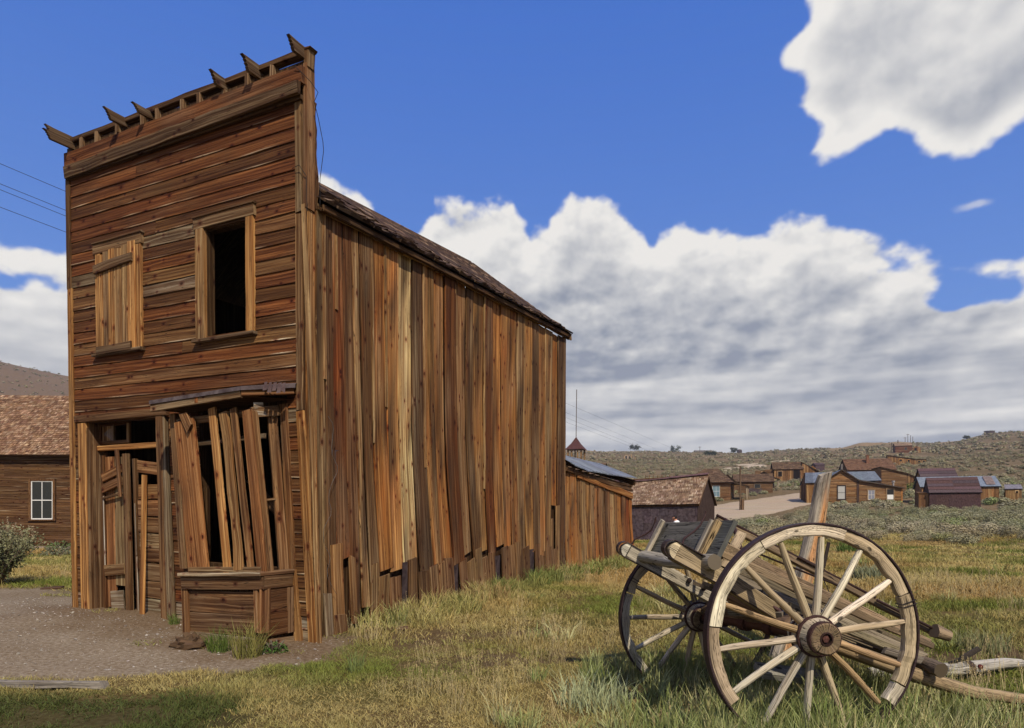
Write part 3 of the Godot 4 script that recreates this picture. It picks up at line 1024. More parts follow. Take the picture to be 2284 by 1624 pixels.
# A flat piece cut to an outline given as (z, y), thick along x.
func slab(mb: MB, out: Array, at: Vector3, th: float, col: Color) -> void:
	var poly := PackedVector2Array(out)
	var ids := Geometry2D.triangulate_polygon(poly)
	var f := func(p: Vector2, x: float) -> Vector3: return at + Vector3(x, p.y, p.x)
	var uo := Vector2(rf(0, 1), rf(0, 1))
	for i in range(0, ids.size(), 3):
		var a := poly[ids[i]]
		var b := poly[ids[i + 1]]
		var c := poly[ids[i + 2]]
		if (b - a).cross(c - a) > 0:
			var t := b
			b = c
			c = t
		var ta := uo + Vector2(a.y / 1.2, a.x / 6)
		var tb := uo + Vector2(b.y / 1.2, b.x / 6)
		var tc := uo + Vector2(c.y / 1.2, c.x / 6)
		mb.tri(f.call(a, th), f.call(b, th), f.call(c, th), col, col, col, ta, tb, tc)
		mb.tri(f.call(a, 0.0), f.call(c, 0.0), f.call(b, 0.0), col, col, col, ta, tc, tb)
	for i in poly.size():
		var a := poly[i]
		var b := poly[(i + 1) % poly.size()]
		mb.q(f.call(a, 0.0), f.call(b, 0.0), f.call(b, th), f.call(a, th), col, uo, Vector2(0.1, 0.1))


func upper_windows(H: Node3D) -> void:
	for w in [[-1.84, -0.80, 0], [-3.93, -2.91, 1]]:
		var x0: float = w[0]
		var x1: float = w[1]
		var wn := node("window", H)
		board("head_board", wn, Vector3(x0 - 0.02, 5.265, 0.045), Vector3(x1 + 0.02, 5.275, 0.045), FZ, 0.145, 0.05, Color(0.36, 0.235, 0.13))
		board("drip_board", wn, Vector3(x0 - 0.03, 5.345, 0.06), Vector3(x1 + 0.03, 5.355, 0.06), FZ, 0.025, 0.07, DARK)
		board("jamb_board", wn, Vector3(x0 + 0.08, 3.79, 0.04), Vector3(x0 + 0.08, 5.20, 0.04), FZ, 0.15 if w[2] == 0 else 0.12, 0.05, GREYT if w[2] == 0 else TAN * 0.95)
		board("jamb_board", wn, Vector3(x1 - 0.07, 3.80, 0.04), Vector3(x1 - 0.07, 5.20, 0.04), FZ, 0.13, 0.05, TAN * 0.9)
		board("sill_board", wn, Vector3(x0 - 0.03, 3.765, 0.075), Vector3(x1 + 0.03, 3.775, 0.075), FZ, 0.04, 0.12, Color(0.32, 0.24, 0.16), {"wob": 0.01})
		# the lining of the opening
		board("reveal_board", wn, Vector3(x0 + 0.165, 3.8, -0.055), Vector3(x0 + 0.165, 5.18, -0.055), SX, 0.15, 0.02, TAN * 0.85)
		board("reveal_board", wn, Vector3(x0 + 0.1, 5.175, -0.045), Vector3(x1 - 0.1, 5.175, -0.045), Vector3(0, -1, 0), 0.13, 0.02, BROWN)
	# the shutter of boards that closes the other window
	var s := node("shutter", H)
	var xs := [-3.855, -3.72, -3.60, -3.475, -3.32, -3.18, -3.015]
	var cols := [TAN * 0.85, Color(0.52, 0.34, 0.18), TAN * 0.95, Color(0.56, 0.36, 0.18), GREYT, TAN * 1.1]
	var tops := [5.17, 5.19, 5.21, 5.2, 5.22, 5.25]
	for i in 6:
		board("shutter_board", s, Vector3((xs[i] + xs[i + 1]) * 0.5, 3.80, 0.052 + rf(-0.004, 0.004)), Vector3((xs[i] + xs[i + 1]) * 0.5 + rf(-0.005, 0.005), tops[i], 0.052), FZ, xs[i + 1] - xs[i] - 0.008, 0.025, cols[i])
	board("batten", s, Vector3(-3.90, 4.965, 0.085), Vector3(-3.05, 5.03, 0.085), FZ, 0.125, 0.032, Color(0.27, 0.17, 0.095), {"wob": 0.012, "jag": 0.015})
	board("batten", s, Vector3(-3.85, 3.81, 0.085), Vector3(-3.09, 3.83, 0.085), FZ, 0.12, 0.032, Color(0.24, 0.16, 0.095), {"wob": 0.012})


func doorway(H: Node3D) -> void:
	var d := node("doorway", H)
	board("lintel_board", d, Vector3(-4.42, 2.875, 0.06), Vector3(-2.40, 2.895, 0.06), FZ, 0.10, 0.07, Color(0.26, 0.15, 0.075))
	board("door_post", d, hp(-4.30, 0.02, 0.045), hp(-4.27, 2.82, 0.045), FZ, 0.19, 0.06, TAN * 0.92, {"dk": 0.4})
	board("reveal_board", d, hp(-4.20, 0.02, -0.10), hp(-4.175, 2.82, -0.10), SX, 0.27, 0.03, Color(0.30, 0.19, 0.11))
	board("stop_board", d, hp(-4.14, 0.05, -0.2), hp(-4.12, 2.4, -0.2), FZ, 0.09, 0.05, BROWN)
	board("door_post", d, hp(-2.60, 0.05, 0.05), hp(-2.56, 2.86, 0.05), FZ, 0.14, 0.07, Color(0.34, 0.20, 0.10))
	board("door_post", d, hp(-2.47, 0.02, 0.065), hp(-2.49, 2.86, 0.04), FZ, 0.13, 0.05, Color(0.36, 0.29, 0.20), {"w2": 0.05, "wob": 0.012})
	# transom light
	board("transom_bar", d, Vector3(-4.36, 2.45, -0.12), Vector3(-2.62, 2.475, -0.12), FZ, 0.075, 0.09, TAN)
	board("transom_sash", d, Vector3(-4.2, 2.535, -0.16), Vector3(-3.5, 2.545, -0.16), FZ, 0.05, 0.04, Color(0.33, 0.2, 0.1))
	board("transom_sash", d, Vector3(-4.2, 2.80, -0.16), Vector3(-3.5, 2.81, -0.16), FZ, 0.04, 0.04, BROWN)
	board("transom_sash", d, Vector3(-4.16, 2.53, -0.155), Vector3(-4.16, 2.81, -0.155), FZ, 0.05, 0.04, BROWN)
	board("transom_sash", d, Vector3(-3.52, 2.53, -0.155), Vector3(-3.52, 2.81, -0.155), FZ, 0.055, 0.04, Color(0.4, 0.25, 0.12))
	board("transom_sash", d, Vector3(-3.84, 2.55, -0.157), Vector3(-3.84, 2.8, -0.157), FZ, 0.02, 0.03, OLDGREY)
	board("transom_backing", d, Vector3(-4.0, 2.54, -0.18), Vector3(-4.0, 2.80, -0.18), FZ, 0.28, 0.015, Color(0.45, 0.28, 0.14))
	var g := MB.new()
	g.tri(Vector3(-4.08, 2.66, -0.162), Vector3(-3.86, 2.56, -0.162), Vector3(-3.86, 2.79, -0.162), Color(0.3, 0.3, 0.3), Color(0.3, 0.3, 0.3), Color(0.3, 0.3, 0.3))
	put("broken_pane", g, M.glass, d)
	# the left leaf, boarded over
	var l := node("door", H)
	var z := -0.16
	board("door_board", l, hp(-4.00, 0.12, z), hp(-3.96, 2.33, z), FZ, 0.20, 0.03, Color(0.50, 0.25, 0.11))
	board("door_board", l, hp(-3.79, 0.45, z + 0.004), hp(-3.75, 2.33, z), FZ, 0.21, 0.03, Color(0.46, 0.36, 0.21))
	board("door_stile", l, hp(-4.11, 0.1, z + 0.03), hp(-4.09, 2.35, z + 0.03), FZ, 0.06, 0.04, BROWN)
	board("white_strip", l, hp(-4.075, 0.6, z + 0.04), hp(-4.06, 1.75, z + 0.04), FZ, 0.016, 0.01, Color(0.85, 0.82, 0.76), {"dk": 0.2})
	board("door_stile", l, hp(-3.57, 0.02, z + 0.05), hp(-3.55, 2.36, z + 0.05), FZ, 0.10, 0.06, Color(0.28, 0.17, 0.09), {"dk": 0.7})
	board("door_rail", l, hp(-4.08, 0.66, z + 0.045), hp(-3.63, 0.71, z + 0.045), FZ, 0.16, 0.03, Color(0.36, 0.23, 0.12))
	board("patch_board", l, hp(-3.94, 0.22, z + 0.05), hp(-3.66, 0.25, z + 0.05), FZ, 0.30, 0.02, Color(0.46, 0.40, 0.32), {"seg": 3})
	board("cross_board", l, hp(-4.07, 2.02, z + 0.05), hp(-3.63, 2.16, z + 0.05), FZ, 0.13, 0.03, Color(0.42, 0.22, 0.10))
	board("cross_board", l, hp(-4.07, 1.86, z + 0.055), hp(-3.64, 1.98, z + 0.055), FZ, 0.12, 0.03, Color(0.40, 0.20, 0.09))
	board("cross_board", l, hp(-4.05, 1.72, z + 0.06), hp(-3.6, 1.80, z + 0.06), FZ, 0.035, 0.02, DARK)
	board("leaning_slat", l, hp(-3.67, 2.42, z + 0.09), hp(-3.62, 1.75, z + 0.09), FZ, 0.075, 0.025, Color(0.34, 0.18, 0.09), {"w2": 0.05})
	# the right leaf, of stacked short boards with a stick leaning against them
	var r := node("door", H)
	board("door_stile", r, hp(-3.43, -0.02, z), hp(-3.42, 2.3, z), FZ, 0.06, 0.05, DARK)
	board("white_strip", r, hp(-3.37, 0.04, z + 0.035), hp(-3.37, 0.9, z + 0.035), FZ, 0.018, 0.01, Color(0.88, 0.86, 0.80), {"dk": 0.15})
	board("white_strip", r, hp(-3.375, 0.92, z + 0.035), hp(-3.38, 1.65, z + 0.035), FZ, 0.014, 0.01, Color(0.6, 0.55, 0.48))
	var yy := 0.06
	for i in 8:
		var hgt := rf(0.20, 0.27)
		board("stacked_board", r, hp(-3.34, yy + hgt * 0.5, z + rf(-0.01, 0.015)), hp(-2.66, yy + hgt * 0.5 + rf(-0.02, 0.015), z + rf(-0.01, 0.01)), FZ, hgt - 0.012, 0.03, vary([Color(0.44, 0.38, 0.29), Color(0.36, 0.23, 0.13), Color(0.40, 0.27, 0.15), BROWN, Color(0.38, 0.28, 0.17), Color(0.3, 0.18, 0.09), Color(0.42, 0.22, 0.10), Color(0.45, 0.26, 0.12)][i], 0.1), {"dk": 0.5})
		yy += hgt
	board("stacked_board", r, hp(-3.32, 2.18, z + 0.02), hp(-2.66, 2.12, z + 0.03), FZ, 0.17, 0.03, Color(0.44, 0.23, 0.10), {"jag": 0.03})
	board("leaning_stick", r, hp(-3.12, -0.05, 0.02), hp(-3.13, 2.06, z + 0.06), FZ, 0.075, 0.035, TAN, {"dk": 0.3})
	board("threshold_board", r, hp(-3.4, 0.02, 0.0), hp(-2.5, 0.0, 0.02), FZ, 0.08, 0.1, Color(0.5, 0.46, 0.4))


func bay(H: Node3D) -> void:
	var b := node("bay_window", H)
	# little roof: boards below, tarred metal on top, torn at the right end
	var m := MB.new()
	var k := Color(0.165, 0.135, 0.135)
	var p := [Vector3(-2.10, 3.06, 0.0), Vector3(-0.12, 3.12, 0.0), Vector3(-2.07, 2.955, 0.53), Vector3(-0.47, 3.03, 0.53), Vector3(-0.10, 3.10, 0.06)]
	m.q(p[2], p[3], p[1], p[0], k)
	m.q(p[3], p[4], p[1], p[1], k)
	for e in [[2, 3], [3, 4], [0, 2]]:
		var a: Vector3 = p[e[0]]
		var c: Vector3 = p[e[1]]
		var dn := Vector3(0, -0.045, 0)
		m.q(a + dn, c + dn, c, a, k)
	put("roof_flashing", m, M.tar_paper, b)
	m = MB.new()
	for i in 5:
		var x0 := -0.27 + i * 0.035
		m.q(Vector3(x0, 2.98 + rf(-0.02, 0.02), 0.40 - i * 0.035), Vector3(x0 + 0.035, 2.98 + rf(-0.02, 0.02), 0.37 - i * 0.035), Vector3(x0 + 0.035, 3.09, 0.34 - i * 0.035 + rf(0, 0.03)), Vector3(x0, 3.085, 0.37 - i * 0.035), Color(0.175, 0.125, 0.12))
	put("torn_flashing", m, M.tar_paper, b)
	board("roof_board", b, Vector3(-2.06, 2.868, 0.515), Vector3(-0.49, 2.945, 0.515), FZ, 0.095, 0.03, Color(0.36, 0.25, 0.15), {"w2": 0.085})
	board("roof_board", b, Vector3(-0.48, 2.965, 0.51), Vector3(-0.14, 3.02, 0.05), Vector3(0.8, 0, 0.6), 0.085, 0.03, Color(0.34, 0.17, 0.08))
	board("roof_board", b, Vector3(-2.06, 2.9, 0.0), Vector3(-2.06, 2.9, 0.5), Vector3(-1, 0, 0), 0.10, 0.03, BROWN)
	m = MB.new()
	m.q(Vector3(-2.04, 2.86, 0.0), Vector3(-0.2, 2.93, 0.0), Vector3(-0.49, 2.93, 0.5), Vector3(-2.04, 2.86, 0.5), DARK)
	put("soffit", m, M.timber, b)
	m = MB.new()
	m.q(Vector3(-1.256, 2.885, 0.519), Vector3(-1.20, 2.885, 0.519), Vector3(-1.20, 2.955, 0.519), Vector3(-1.256, 2.95, 0.519), Color(0.6, 0.26, 0.1))
	put("split_knot", m, M.timber, b)
	# frame
	board("bay_post", b, Vector3(-1.69, 0.86, 0.37), Vector3(-1.86, 2.80, 0.37), FZ, 0.11, 0.06, Color(0.34, 0.21, 0.11))
	board("bay_post", b, Vector3(-1.80, 0.86, 0.2), Vector3(-1.97, 2.80, 0.2), FZ, 0.10, 0.06, Color(0.30, 0.17, 0.09))
	board("bay_post", b, Vector3(-1.55, 0.86, 0.385), Vector3(-1.74, 2.72, 0.385), FZ, 0.035, 0.03, Color(0.5, 0.45, 0.38))
	board("bay_head", b, Vector3(-1.80, 2.69, 0.36), Vector3(-0.47, 2.75, 0.36), FZ, 0.085, 0.05, Color(0.36, 0.21, 0.10))
	board("bay_head", b, Vector3(-0.47, 2.75, 0.36), Vector3(-0.36, 2.80, 0.05), Vector3(1, 0, 0.3), 0.12, 0.04, Color(0.36, 0.23, 0.13))
	board("white_patch", b, Vector3(-0.462, 2.83, 0.35), Vector3(-0.43, 2.84, 0.24), Vector3(1, 0, 0.3), 0.08, 0.02, Color(0.74, 0.72, 0.66), {"dk": 0.25})
	board("white_patch", b, Vector3(-0.455, 2.745, 0.34), Vector3(-0.385, 2.75, 0.10), Vector3(1, 0, 0.3), 0.05, 0.02, Color(0.66, 0.62, 0.55), {"dk": 0.3})
	board("transom_rail", b, Vector3(-1.62, 2.42, 0.24), Vector3(-0.44, 2.49, 0.22), FZ, 0.06, 0.03, Color(0.3, 0.24, 0.18))
	board("corner_post", b, Vector3(-0.23, 0.88, 0.37), Vector3(-0.475, 2.76, 0.37), FZ, 0.05, 0.07, Color(0.40, 0.24, 0.12))
	board("side_post", b, Vector3(-0.245, 0.9, 0.10), Vector3(-0.425, 2.82, 0.10), Vector3(0.85, 0, 0.5), 0.11, 0.06, Color(0.36, 0.20, 0.095))
	board("wall_trim", b, Vector3(-0.10, -0.03, 0.04), Vector3(-0.205, 0.9, 0.04), FZ, 0.12, 0.045, TAN * 0.62, {"dk": 0.35})
	board("wall_trim", b, Vector3(-0.205, 0.9, 0.04), Vector3(-0.33, 2.88, 0.04), FZ, 0.10, 0.045, Color(0.38, 0.2, 0.09))
	board("side_rail", b, Vector3(-0.37, 1.73, 0.31), Vector3(-0.335, 1.75, 0.08), Vector3(0.85, 0.2, 0.5), 0.03, 0.03, Color(0.38, 0.25, 0.14))
	# what is left of the boards nailed over it
	var zb := 0.415
	board("window_board", b, Vector3(-1.345, 0.835, zb), Vector3(-1.58, 2.70, zb + 0.01), FZ, 0.355, 0.03, Color(0.56, 0.275, 0.11), {"wob": 0.012, "dk": 0.35})
	board("window_board", b, Vector3(-0.85, 0.86, zb), Vector3(-1.10, 2.83, zb), FZ, 0.12, 0.025, TAN, {"dk": 0.3})
	board("window_board", b, Vector3(-0.645, 0.87, zb + 0.01), Vector3(-0.89, 2.76, zb), FZ, 0.15, 0.03, Color(0.54, 0.33, 0.15), {"wob": 0.03, "w2": 0.12, "jag": 0.05})
	board("window_board", b, Vector3(-0.465, 0.89, zb), Vector3(-0.735, 2.78, zb), FZ, 0.10, 0.025, Color(0.46, 0.26, 0.12), {"jag": 0.04})
	board("window_board", b, Vector3(-0.295, 0.895, zb - 0.005), Vector3(-0.52, 2.77, zb), FZ, 0.14, 0.03, Color(0.48, 0.24, 0.105), {"dk": 0.3})
	board("loose_board_end", b, Vector3(-1.56, 2.80, zb + 0.045), Vector3(-1.42, 2.58, zb + 0.05), FZ, 0.13, 0.025, Color(0.44, 0.25, 0.12), {"jag": 0.05})
	# inside: braces
	board("inner_brace", b, Vector3(-1.5, 2.0, -0.5), Vector3(-0.2, 0.9, -0.5), FZ, 0.12, 0.04, Color(0.42, 0.26, 0.14))
	board("inner_brace", b, Vector3(-0.75, 1.9, -0.7), Vector3(-0.05, 2.75, -0.7), FZ, 0.12, 0.04, Color(0.36, 0.22, 0.12))
	# counter and panelled base
	board("sill", b, Vector3(-1.62, 0.80, 0.50), Vector3(-0.22, 0.885, 0.50), FZ, 0.045, 0.12, Color(0.56, 0.46, 0.33), {"wob": 0.008})
	board("sill", b, Vector3(-0.215, 0.885, 0.49), Vector3(-0.13, 0.885, 0.06), Vector3(0.95, 0, 0.2), 0.045, 0.10, Color(0.36, 0.22, 0.13))
	board("sill_ledge", b, Vector3(-1.5, 0.865, 0.43), Vector3(-0.3, 0.93, 0.42), FZ, 0.06, 0.04, Color(0.5, 0.36, 0.2))
	board("apron_board", b, Vector3(-1.60, 0.70, 0.46), Vector3(-0.22, 0.785, 0.46), FZ, 0.16, 0.03, Color(0.27, 0.16, 0.085))
	board("apron_board", b, Vector3(-0.21, 0.785, 0.45), Vector3(-0.14, 0.78, 0.07), Vector3(0.95, 0, 0.2), 0.15, 0.03, Color(0.24, 0.14, 0.075))
	board("panel_board", b, Vector3(-1.56, 0.47, 0.415), Vector3(-0.25, 0.53, 0.415), FZ, 0.27, 0.025, Color(0.27, 0.15, 0.075), {"seg": 6})
	board("panel_board", b, Vector3(-1.56, 0.215, 0.417), Vector3(-0.24, 0.27, 0.417), FZ, 0.24, 0.025, Color(0.25, 0.145, 0.075), {"seg": 6})
	board("panel_board", b, Vector3(-0.215, 0.57, 0.39), Vector3(-0.15, 0.57, 0.03), Vector3(0.95, 0, 0.2), 0.29, 0.025, BROWN)
	board("panel_board", b, Vector3(-0.212, 0.29, 0.39), Vector3(-0.145, 0.29, 0.03), Vector3(0.95, 0, 0.2), 0.27, 0.025, BROWN)
	board("panel_stile", b, Vector3(-1.55, 0.08, 0.44), Vector3(-1.57, 0.63, 0.44), FZ, 0.12, 0.03, Color(0.36, 0.2, 0.095))
	board("panel_stile", b, Vector3(-0.34, 0.2, 0.445), Vector3(-0.35, 0.70, 0.445), FZ, 0.075, 0.03, Color(0.60, 0.38, 0.2))
	board("panel_stile", b, Vector3(-0.225, 0.20, 0.42), Vector3(-0.22, 0.71, 0.42), Vector3(0.8, 0, 0.5), 0.12, 0.03, Color(0.40, 0.21, 0.10))
	board("panel_stile", b, Vector3(-0.15, 0.16, 0.10), Vector3(-0.15, 0.70, 0.10), Vector3(0.95, 0, 0.3), 0.08, 0.03, Color(0.30, 0.19, 0.11))
	board("base_board", b, Vector3(-1.52, 0.06, 0.43), Vector3(-0.4, 0.09, 0.43), FZ, 0.08, 0.04, Color(0.52, 0.47, 0.40))
	board("base_board", b, Vector3(-0.24, 0.075, 0.36), Vector3(-0.14, 0.06, 0.02), Vector3(0.95, 0, 0.3), 0.11, 0.04, Color(0.34, 0.25, 0.17), {"wob": 0.03})
	var box_m := MB.new()
	box(box_m, Vector3(-1.56, 0.0, 0.0), Vector3(-0.235, 0.80, 0.385), DARK * 0.6)
	put("bay_carcass", box_m, M.timber, b)


func side_planks(H: Node3D) -> void:
	var top := [-0.02, -0.16, -0.29, -0.45, -0.64, -0.80, -0.94, -1.20, -1.51, -1.83, -2.15, -2.42, -2.56, -2.71, -3.03, -3.36, -3.72, -3.98, -4.33, -4.67, -4.96, -5.33, -5.62, -5.93, -6.32, -6.65, -7.01, -7.34, -7.65, -8.03]
	var mid := [0.01, -0.17, -0.34, -0.50, -0.73, -0.93, -1.05, -1.24, -1.55, -1.82, -2.15, -2.48, -2.62, -2.78, -3.05, -3.39, -3.70, -3.95, -4.31, -4.62, -4.96, -5.30, -5.60, -5.89, -6.29, -6.70, -7.0, -7.3, -7.66, -8.05]
	var bot := [0.0, -0.19, -0.36, -0.55, -0.80, -1.02, -1.18, -1.40, -1.72, -2.03, -2.38, -2.74, -2.90, -3.06, -3.42, -3.78, -4.05, -4.28, -4.62, -4.90, -5.24, -5.52, -5.82, -6.10, -6.42, -6.76, -7.05, -7.32, -7.64, -8.05]
	var low := [0.0, -0.05, 0.0, 0.98, 0.20, 0.28, 0.62, 0.74, 0.72, 0.83, 0.30, 0.22, 0.45, 0.62, 0.66, 0.80, 0.68, 0.82, 0.74, 0.86, 0.70, 0.66, 0.60, 0.62, 0.67, 0.52, 0.60, 1.58, 0.14]
	var cols := [TAN, GREYT * 0.85, DARK * 1.25, RED * 1.5, Color(0.42, 0.22, 0.10), GREYT, Color(0.44, 0.25, 0.12), ORANGE * 0.9, TAN * 1.05, PALE, Color(0.31, 0.215, 0.13), TAN, TAN * 0.8, ORANGE, RED * 1.15, GREYT, Color(0.42, 0.25, 0.12), TAN * 0.8, RED * 1.45, ORANGE * 1.02, TAN, ORANGE * 0.85, GREYT * 1.05, TAN * 0.9, Color(0.40, 0.23, 0.11), TAN * 0.85, GREYT * 1.1, ORANGE * 0.95, Color(0.30, 0.18, 0.10)]
	for i in 29:
		var tw: float = top[i] - top[i + 1]
		var mw: float = mid[i] - mid[i + 1]
		var bw: float = bot[i] - bot[i + 1]
		var zt: float = (top[i] + top[i + 1]) * 0.5
		var zm: float = (mid[i] + mid[i + 1]) * 0.5
		var zb: float = (bot[i] + bot[i + 1]) * 0.5
		var yb: float = low[i]
		var layer := 0.016 if i % 2 == 0 else 0.0
		layer += rf(-0.008, 0.018)
		var flare := rf(0.0, 0.03)
		zb = lerpf(zm, zb, rf(0.45, 0.95)) + rf(-0.025, 0.025)
		zm = lerpf(zm, (zt + zb) * 0.5, 0.35)
		var ytop := 5.28 + rf(-0.03, 0.015)
		var c: Color = vary(cols[i], 0.08) * [0.9, 0.7, 0.75, 0.75, 0.65, 0.95, 0.55, 0.85, 1.0, 1.1, 0.6, 0.85, 0.6, 0.85, 0.7, 0.9, 0.55, 0.9, 0.65, 0.95, 0.8, 0.85, 0.8, 0.95, 0.6, 0.9, 0.8, 0.9, 0.65][i]
		c.a = 1.0
		# one board in two reaches through a bend at the middle, as the wall has slumped
		var m := MB.new()
		bent_plank(m, [Vector3(layer, ytop, zt), Vector3(layer, 2.75, lerpf(zt, zm, 0.8)), Vector3(layer + flare, yb, lerpf(zm, zb, (2.45 - yb) / 1.75))], [tw, mw, bw], SX, c)
		put("wall_plank", m, M.timber, H)
	# a thin batten here and there
	for s in [[-1.215, 5.25, 2.5, -1.27], [-1.50, 5.2, 3.0, -1.535], [-2.43, 5.2, 2.2, -2.49], [-3.35, 5.25, 4.2, -3.36], [-4.33, 5.25, 1.9, -4.34], [-5.94, 5.3, 1.4, -5.93], [-6.98, 5.3, 2.2, -7.0], [-0.52, 5.0, 4.1, -0.53], [-0.30, 5.2, 3.2, -0.31]]:
		board("wall_batten", H, Vector3(0.03, s[2], s[3]), Vector3(0.03, s[1], s[0]), SX, 0.045, 0.022, vary(GREYT, 0.25), {"wob": 0.012})
	# tarred sheet showing where a plank is gone
	var t := MB.new()
	for k in 4:
		t.q(Vector3(0.016, 1.40 + k * 0.24, -0.56 + k * 0.035), Vector3(0.012, 1.40 + k * 0.24, -0.70 + k * 0.035), Vector3(0.014, 1.632 + k * 0.24, -0.665 + k * 0.035), Vector3(0.02, 1.632 + k * 0.24, -0.525 + k * 0.035), vary(Color(0.125, 0.105, 0.115), 0.1))
	put("tarred_sheet", t, M.tar_paper, H)
	# the short lower course
	var z := -0.72
	var spec := [[-0.47, -0.02, 1.18, 0.20, Color(0.50, 0.29, 0.13), 0.07], [-0.30, -0.08, 0.57, 0.13, Color(0.42, 0.35, 0.26), 0.075], [-0.78, 0.12, 1.0, 0.10, Color(0.46, 0.28, 0.14), 0.055], [-0.49, -0.06, 0.30, 0.22, Color(0.34, 0.21, 0.11), 0.10]]
	for s in spec:
		board("short_plank", H, Vector3(s[5], s[1], s[0] - 0.05), Vector3(s[5], s[2], s[0]), SX, s[3], 0.03, s[4], {"jag": 0.03})
	z = -1.16
	var i2 := 0
	while z > -7.9:
		var w := rf(0.16, 0.30)
		var hh := rf(0.62, 0.92)
		var t2 := rng.randf()
		var c2 := Color(0.33, 0.19, 0.10) if t2 < 0.4 else Color(0.40, 0.24, 0.12) if t2 < 0.65 else DARK * 1.1 if t2 < 0.85 else GREYT * 0.8
		var lean := 0.12 * smoothstep(1.0, 3.5, -z) * smoothstep(8.0, 6.0, -z)
		if i2 % 6 == 3:
			t = MB.new()
			t.q(Vector3(0.02, 0.05, z - 0.03), Vector3(0.02, 0.05, z - w + 0.02), Vector3(0.03, hh, z - w + 0.02), Vector3(0.03, hh, z - 0.03), Color(0.085, 0.06, 0.06))
			put("tarred_sheet", t, M.tar_paper, H)
		else:
			board("short_plank", H, Vector3(0.035 + rf(-0.01, 0.02), -0.02, z - w * 0.5 - lean), Vector3(0.03 + rf(-0.01, 0.03), hh, z - w * 0.5), SX, w - 0.02, 0.025, c2, {"jag": 0.03, "wob": 0.012})
		z -= w
		i2 += 1
	for s in [[-7.35, 1.3, 0.24, 0.02], [-7.66, 1.55, 0.2, 0.04], [-7.95, 1.5, 0.2, 0.02], [-7.1, 0.95, 0.14, 0.05]]:
		board("short_plank", H, Vector3(s[3], 0.0, s[0] - 0.03), Vector3(s[3], s[1], s[0]), SX, s[2], 0.025, vary(Color(0.42, 0.26, 0.13), 0.2), {"jag": 0.03})
	board("wall_corner_board", H, Vector3(0.03, 2.05, -8.06), Vector3(0.03, 5.36, -8.04), SX, 0.12, 0.05, Color(0.30, 0.19, 0.11))
	board("wall_corner_board", H, Vector3(0.02, 0.0, -8.12), Vector3(0.02, 2.03, -8.08), SX, 0.10, 0.05, Color(0.17, 0.10, 0.075))


func bent_plank(mb: MB, pts: Array, ws: Array, nrm: Vector3, col: Color) -> void:
	# resample the bend and lay a plank along it
	var P := []
	var W := []
	for i in pts.size() - 1:
		for k in 5:
			var f := k / 5.0
			P.append(pts[i].cubic_interpolate(pts[i + 1], pts[maxi(i - 1, 0)], pts[mini(i + 2, pts.size() - 1)], f))
			W.append(lerpf(ws[i], ws[i + 1], f))
	P.append(pts[-1])
	W.append(ws[-1])
	var sd := rf(0, 500)
	var u0 := rf(0, 1)
	var v0 := rf(0, 0.1)
	var rings := []
	var cs := []
	var length := 0.0
	var vs := []
	var dark := Color(0.10, 0.06, 0.037)
	var pale := col.lerp(Color(0.60, 0.47, 0.31), 0.5)
	var warm := Color(col.r * 1.1, col.g * 0.72, col.b * 0.5)
	for i in P.size():
		if i > 0:
			length += (P[i] - P[i - 1]).length()
		vs.append(v0 + length / 6.0)
		var hw: float = W[i] * 0.5 - 0.0085
		var dir: Vector3 = (P[mini(i + 1, P.size() - 1)] - P[maxi(i - 1, 0)]).normalized()
		var side := nrm.cross(dir).normalized()   # towards the rear of the house for a falling plank
		var l := -hw + n_fine.get_noise_2d(sd, length * 0.6) * 0.014
		var r := hw + n_fine.get_noise_2d(sd + 50.0, length * 0.6) * 0.014
		var j := rf(-0.03, 0.03) if i == P.size() - 1 else 0.0
		var j2 := rf(-0.03, 0.03) if i == P.size() - 1 else 0.0
		var cup := n_fine.get_noise_2d(sd + 20.0, length * 0.4) * 0.008
		var c0: Vector3 = P[i]
		rings.append([c0 + side * l - nrm * 0.026 + dir * j, c0 + side * l - nrm * 0.006 + nrm * cup + dir * j, c0 + side * (l + 0.007) + nrm * cup + dir * j, c0 - nrm * 0.003 + dir * (j + j2) * 0.5, c0 + side * (r - 0.007) - nrm * cup + dir * j2, c0 + side * r - nrm * 0.006 - nrm * cup + dir * j2, c0 + side * r - nrm * 0.026 + dir * j2])
		var row := []
		for q in 7:
			var s := sd * 3.0 + q * 0.5
			var k1 := clampf(n_stain.get_noise_2d(s, length * 0.55) * 2.6 - 0.1, 0, 1) * 0.88
			var k2 := clampf(n_stain.get_noise_2d(s + 91.0, length * 0.4) * 2.2 - 0.15, 0, 0.85)
			var k3 := clampf(n_stain.get_noise_2d(s + 191.0, length * 0.5) * 1.9 - 0.1, 0, 0.7)
			row.append(col.lerp(warm, k3).lerp(pale, k2).lerp(dark, k1))
		cs.append(row)
	var ac := [0.0, 0.02, 0.03, 0.5, 0.97, 0.98, 1.0]
	var across: float = ws[0] / 1.2 + 0.04
	for i in P.size() - 1:
		for k in 6:
			var ua: float = u0 + ac[k] * across
			var ub: float = u0 + ac[k + 1] * across
			mb.quad(rings[i][k + 1], rings[i][k], rings[i + 1][k], rings[i + 1][k + 1], cs[i][k + 1], cs[i][k], cs[i + 1][k], cs[i + 1][k + 1], Vector2(ub, vs[i]), Vector2(ua, vs[i]), Vector2(ua, vs[i + 1]), Vector2(ub, vs[i + 1]))
	var e: Array = rings[-1]
	for k in range(1, 6):
		mb.tri(e[0], e[k + 1], e[k], dark, dark, dark)
	e = rings[0]
	for k in range(1, 6):
		mb.tri(e[0], e[k], e[k + 1], dark, dark, dark)


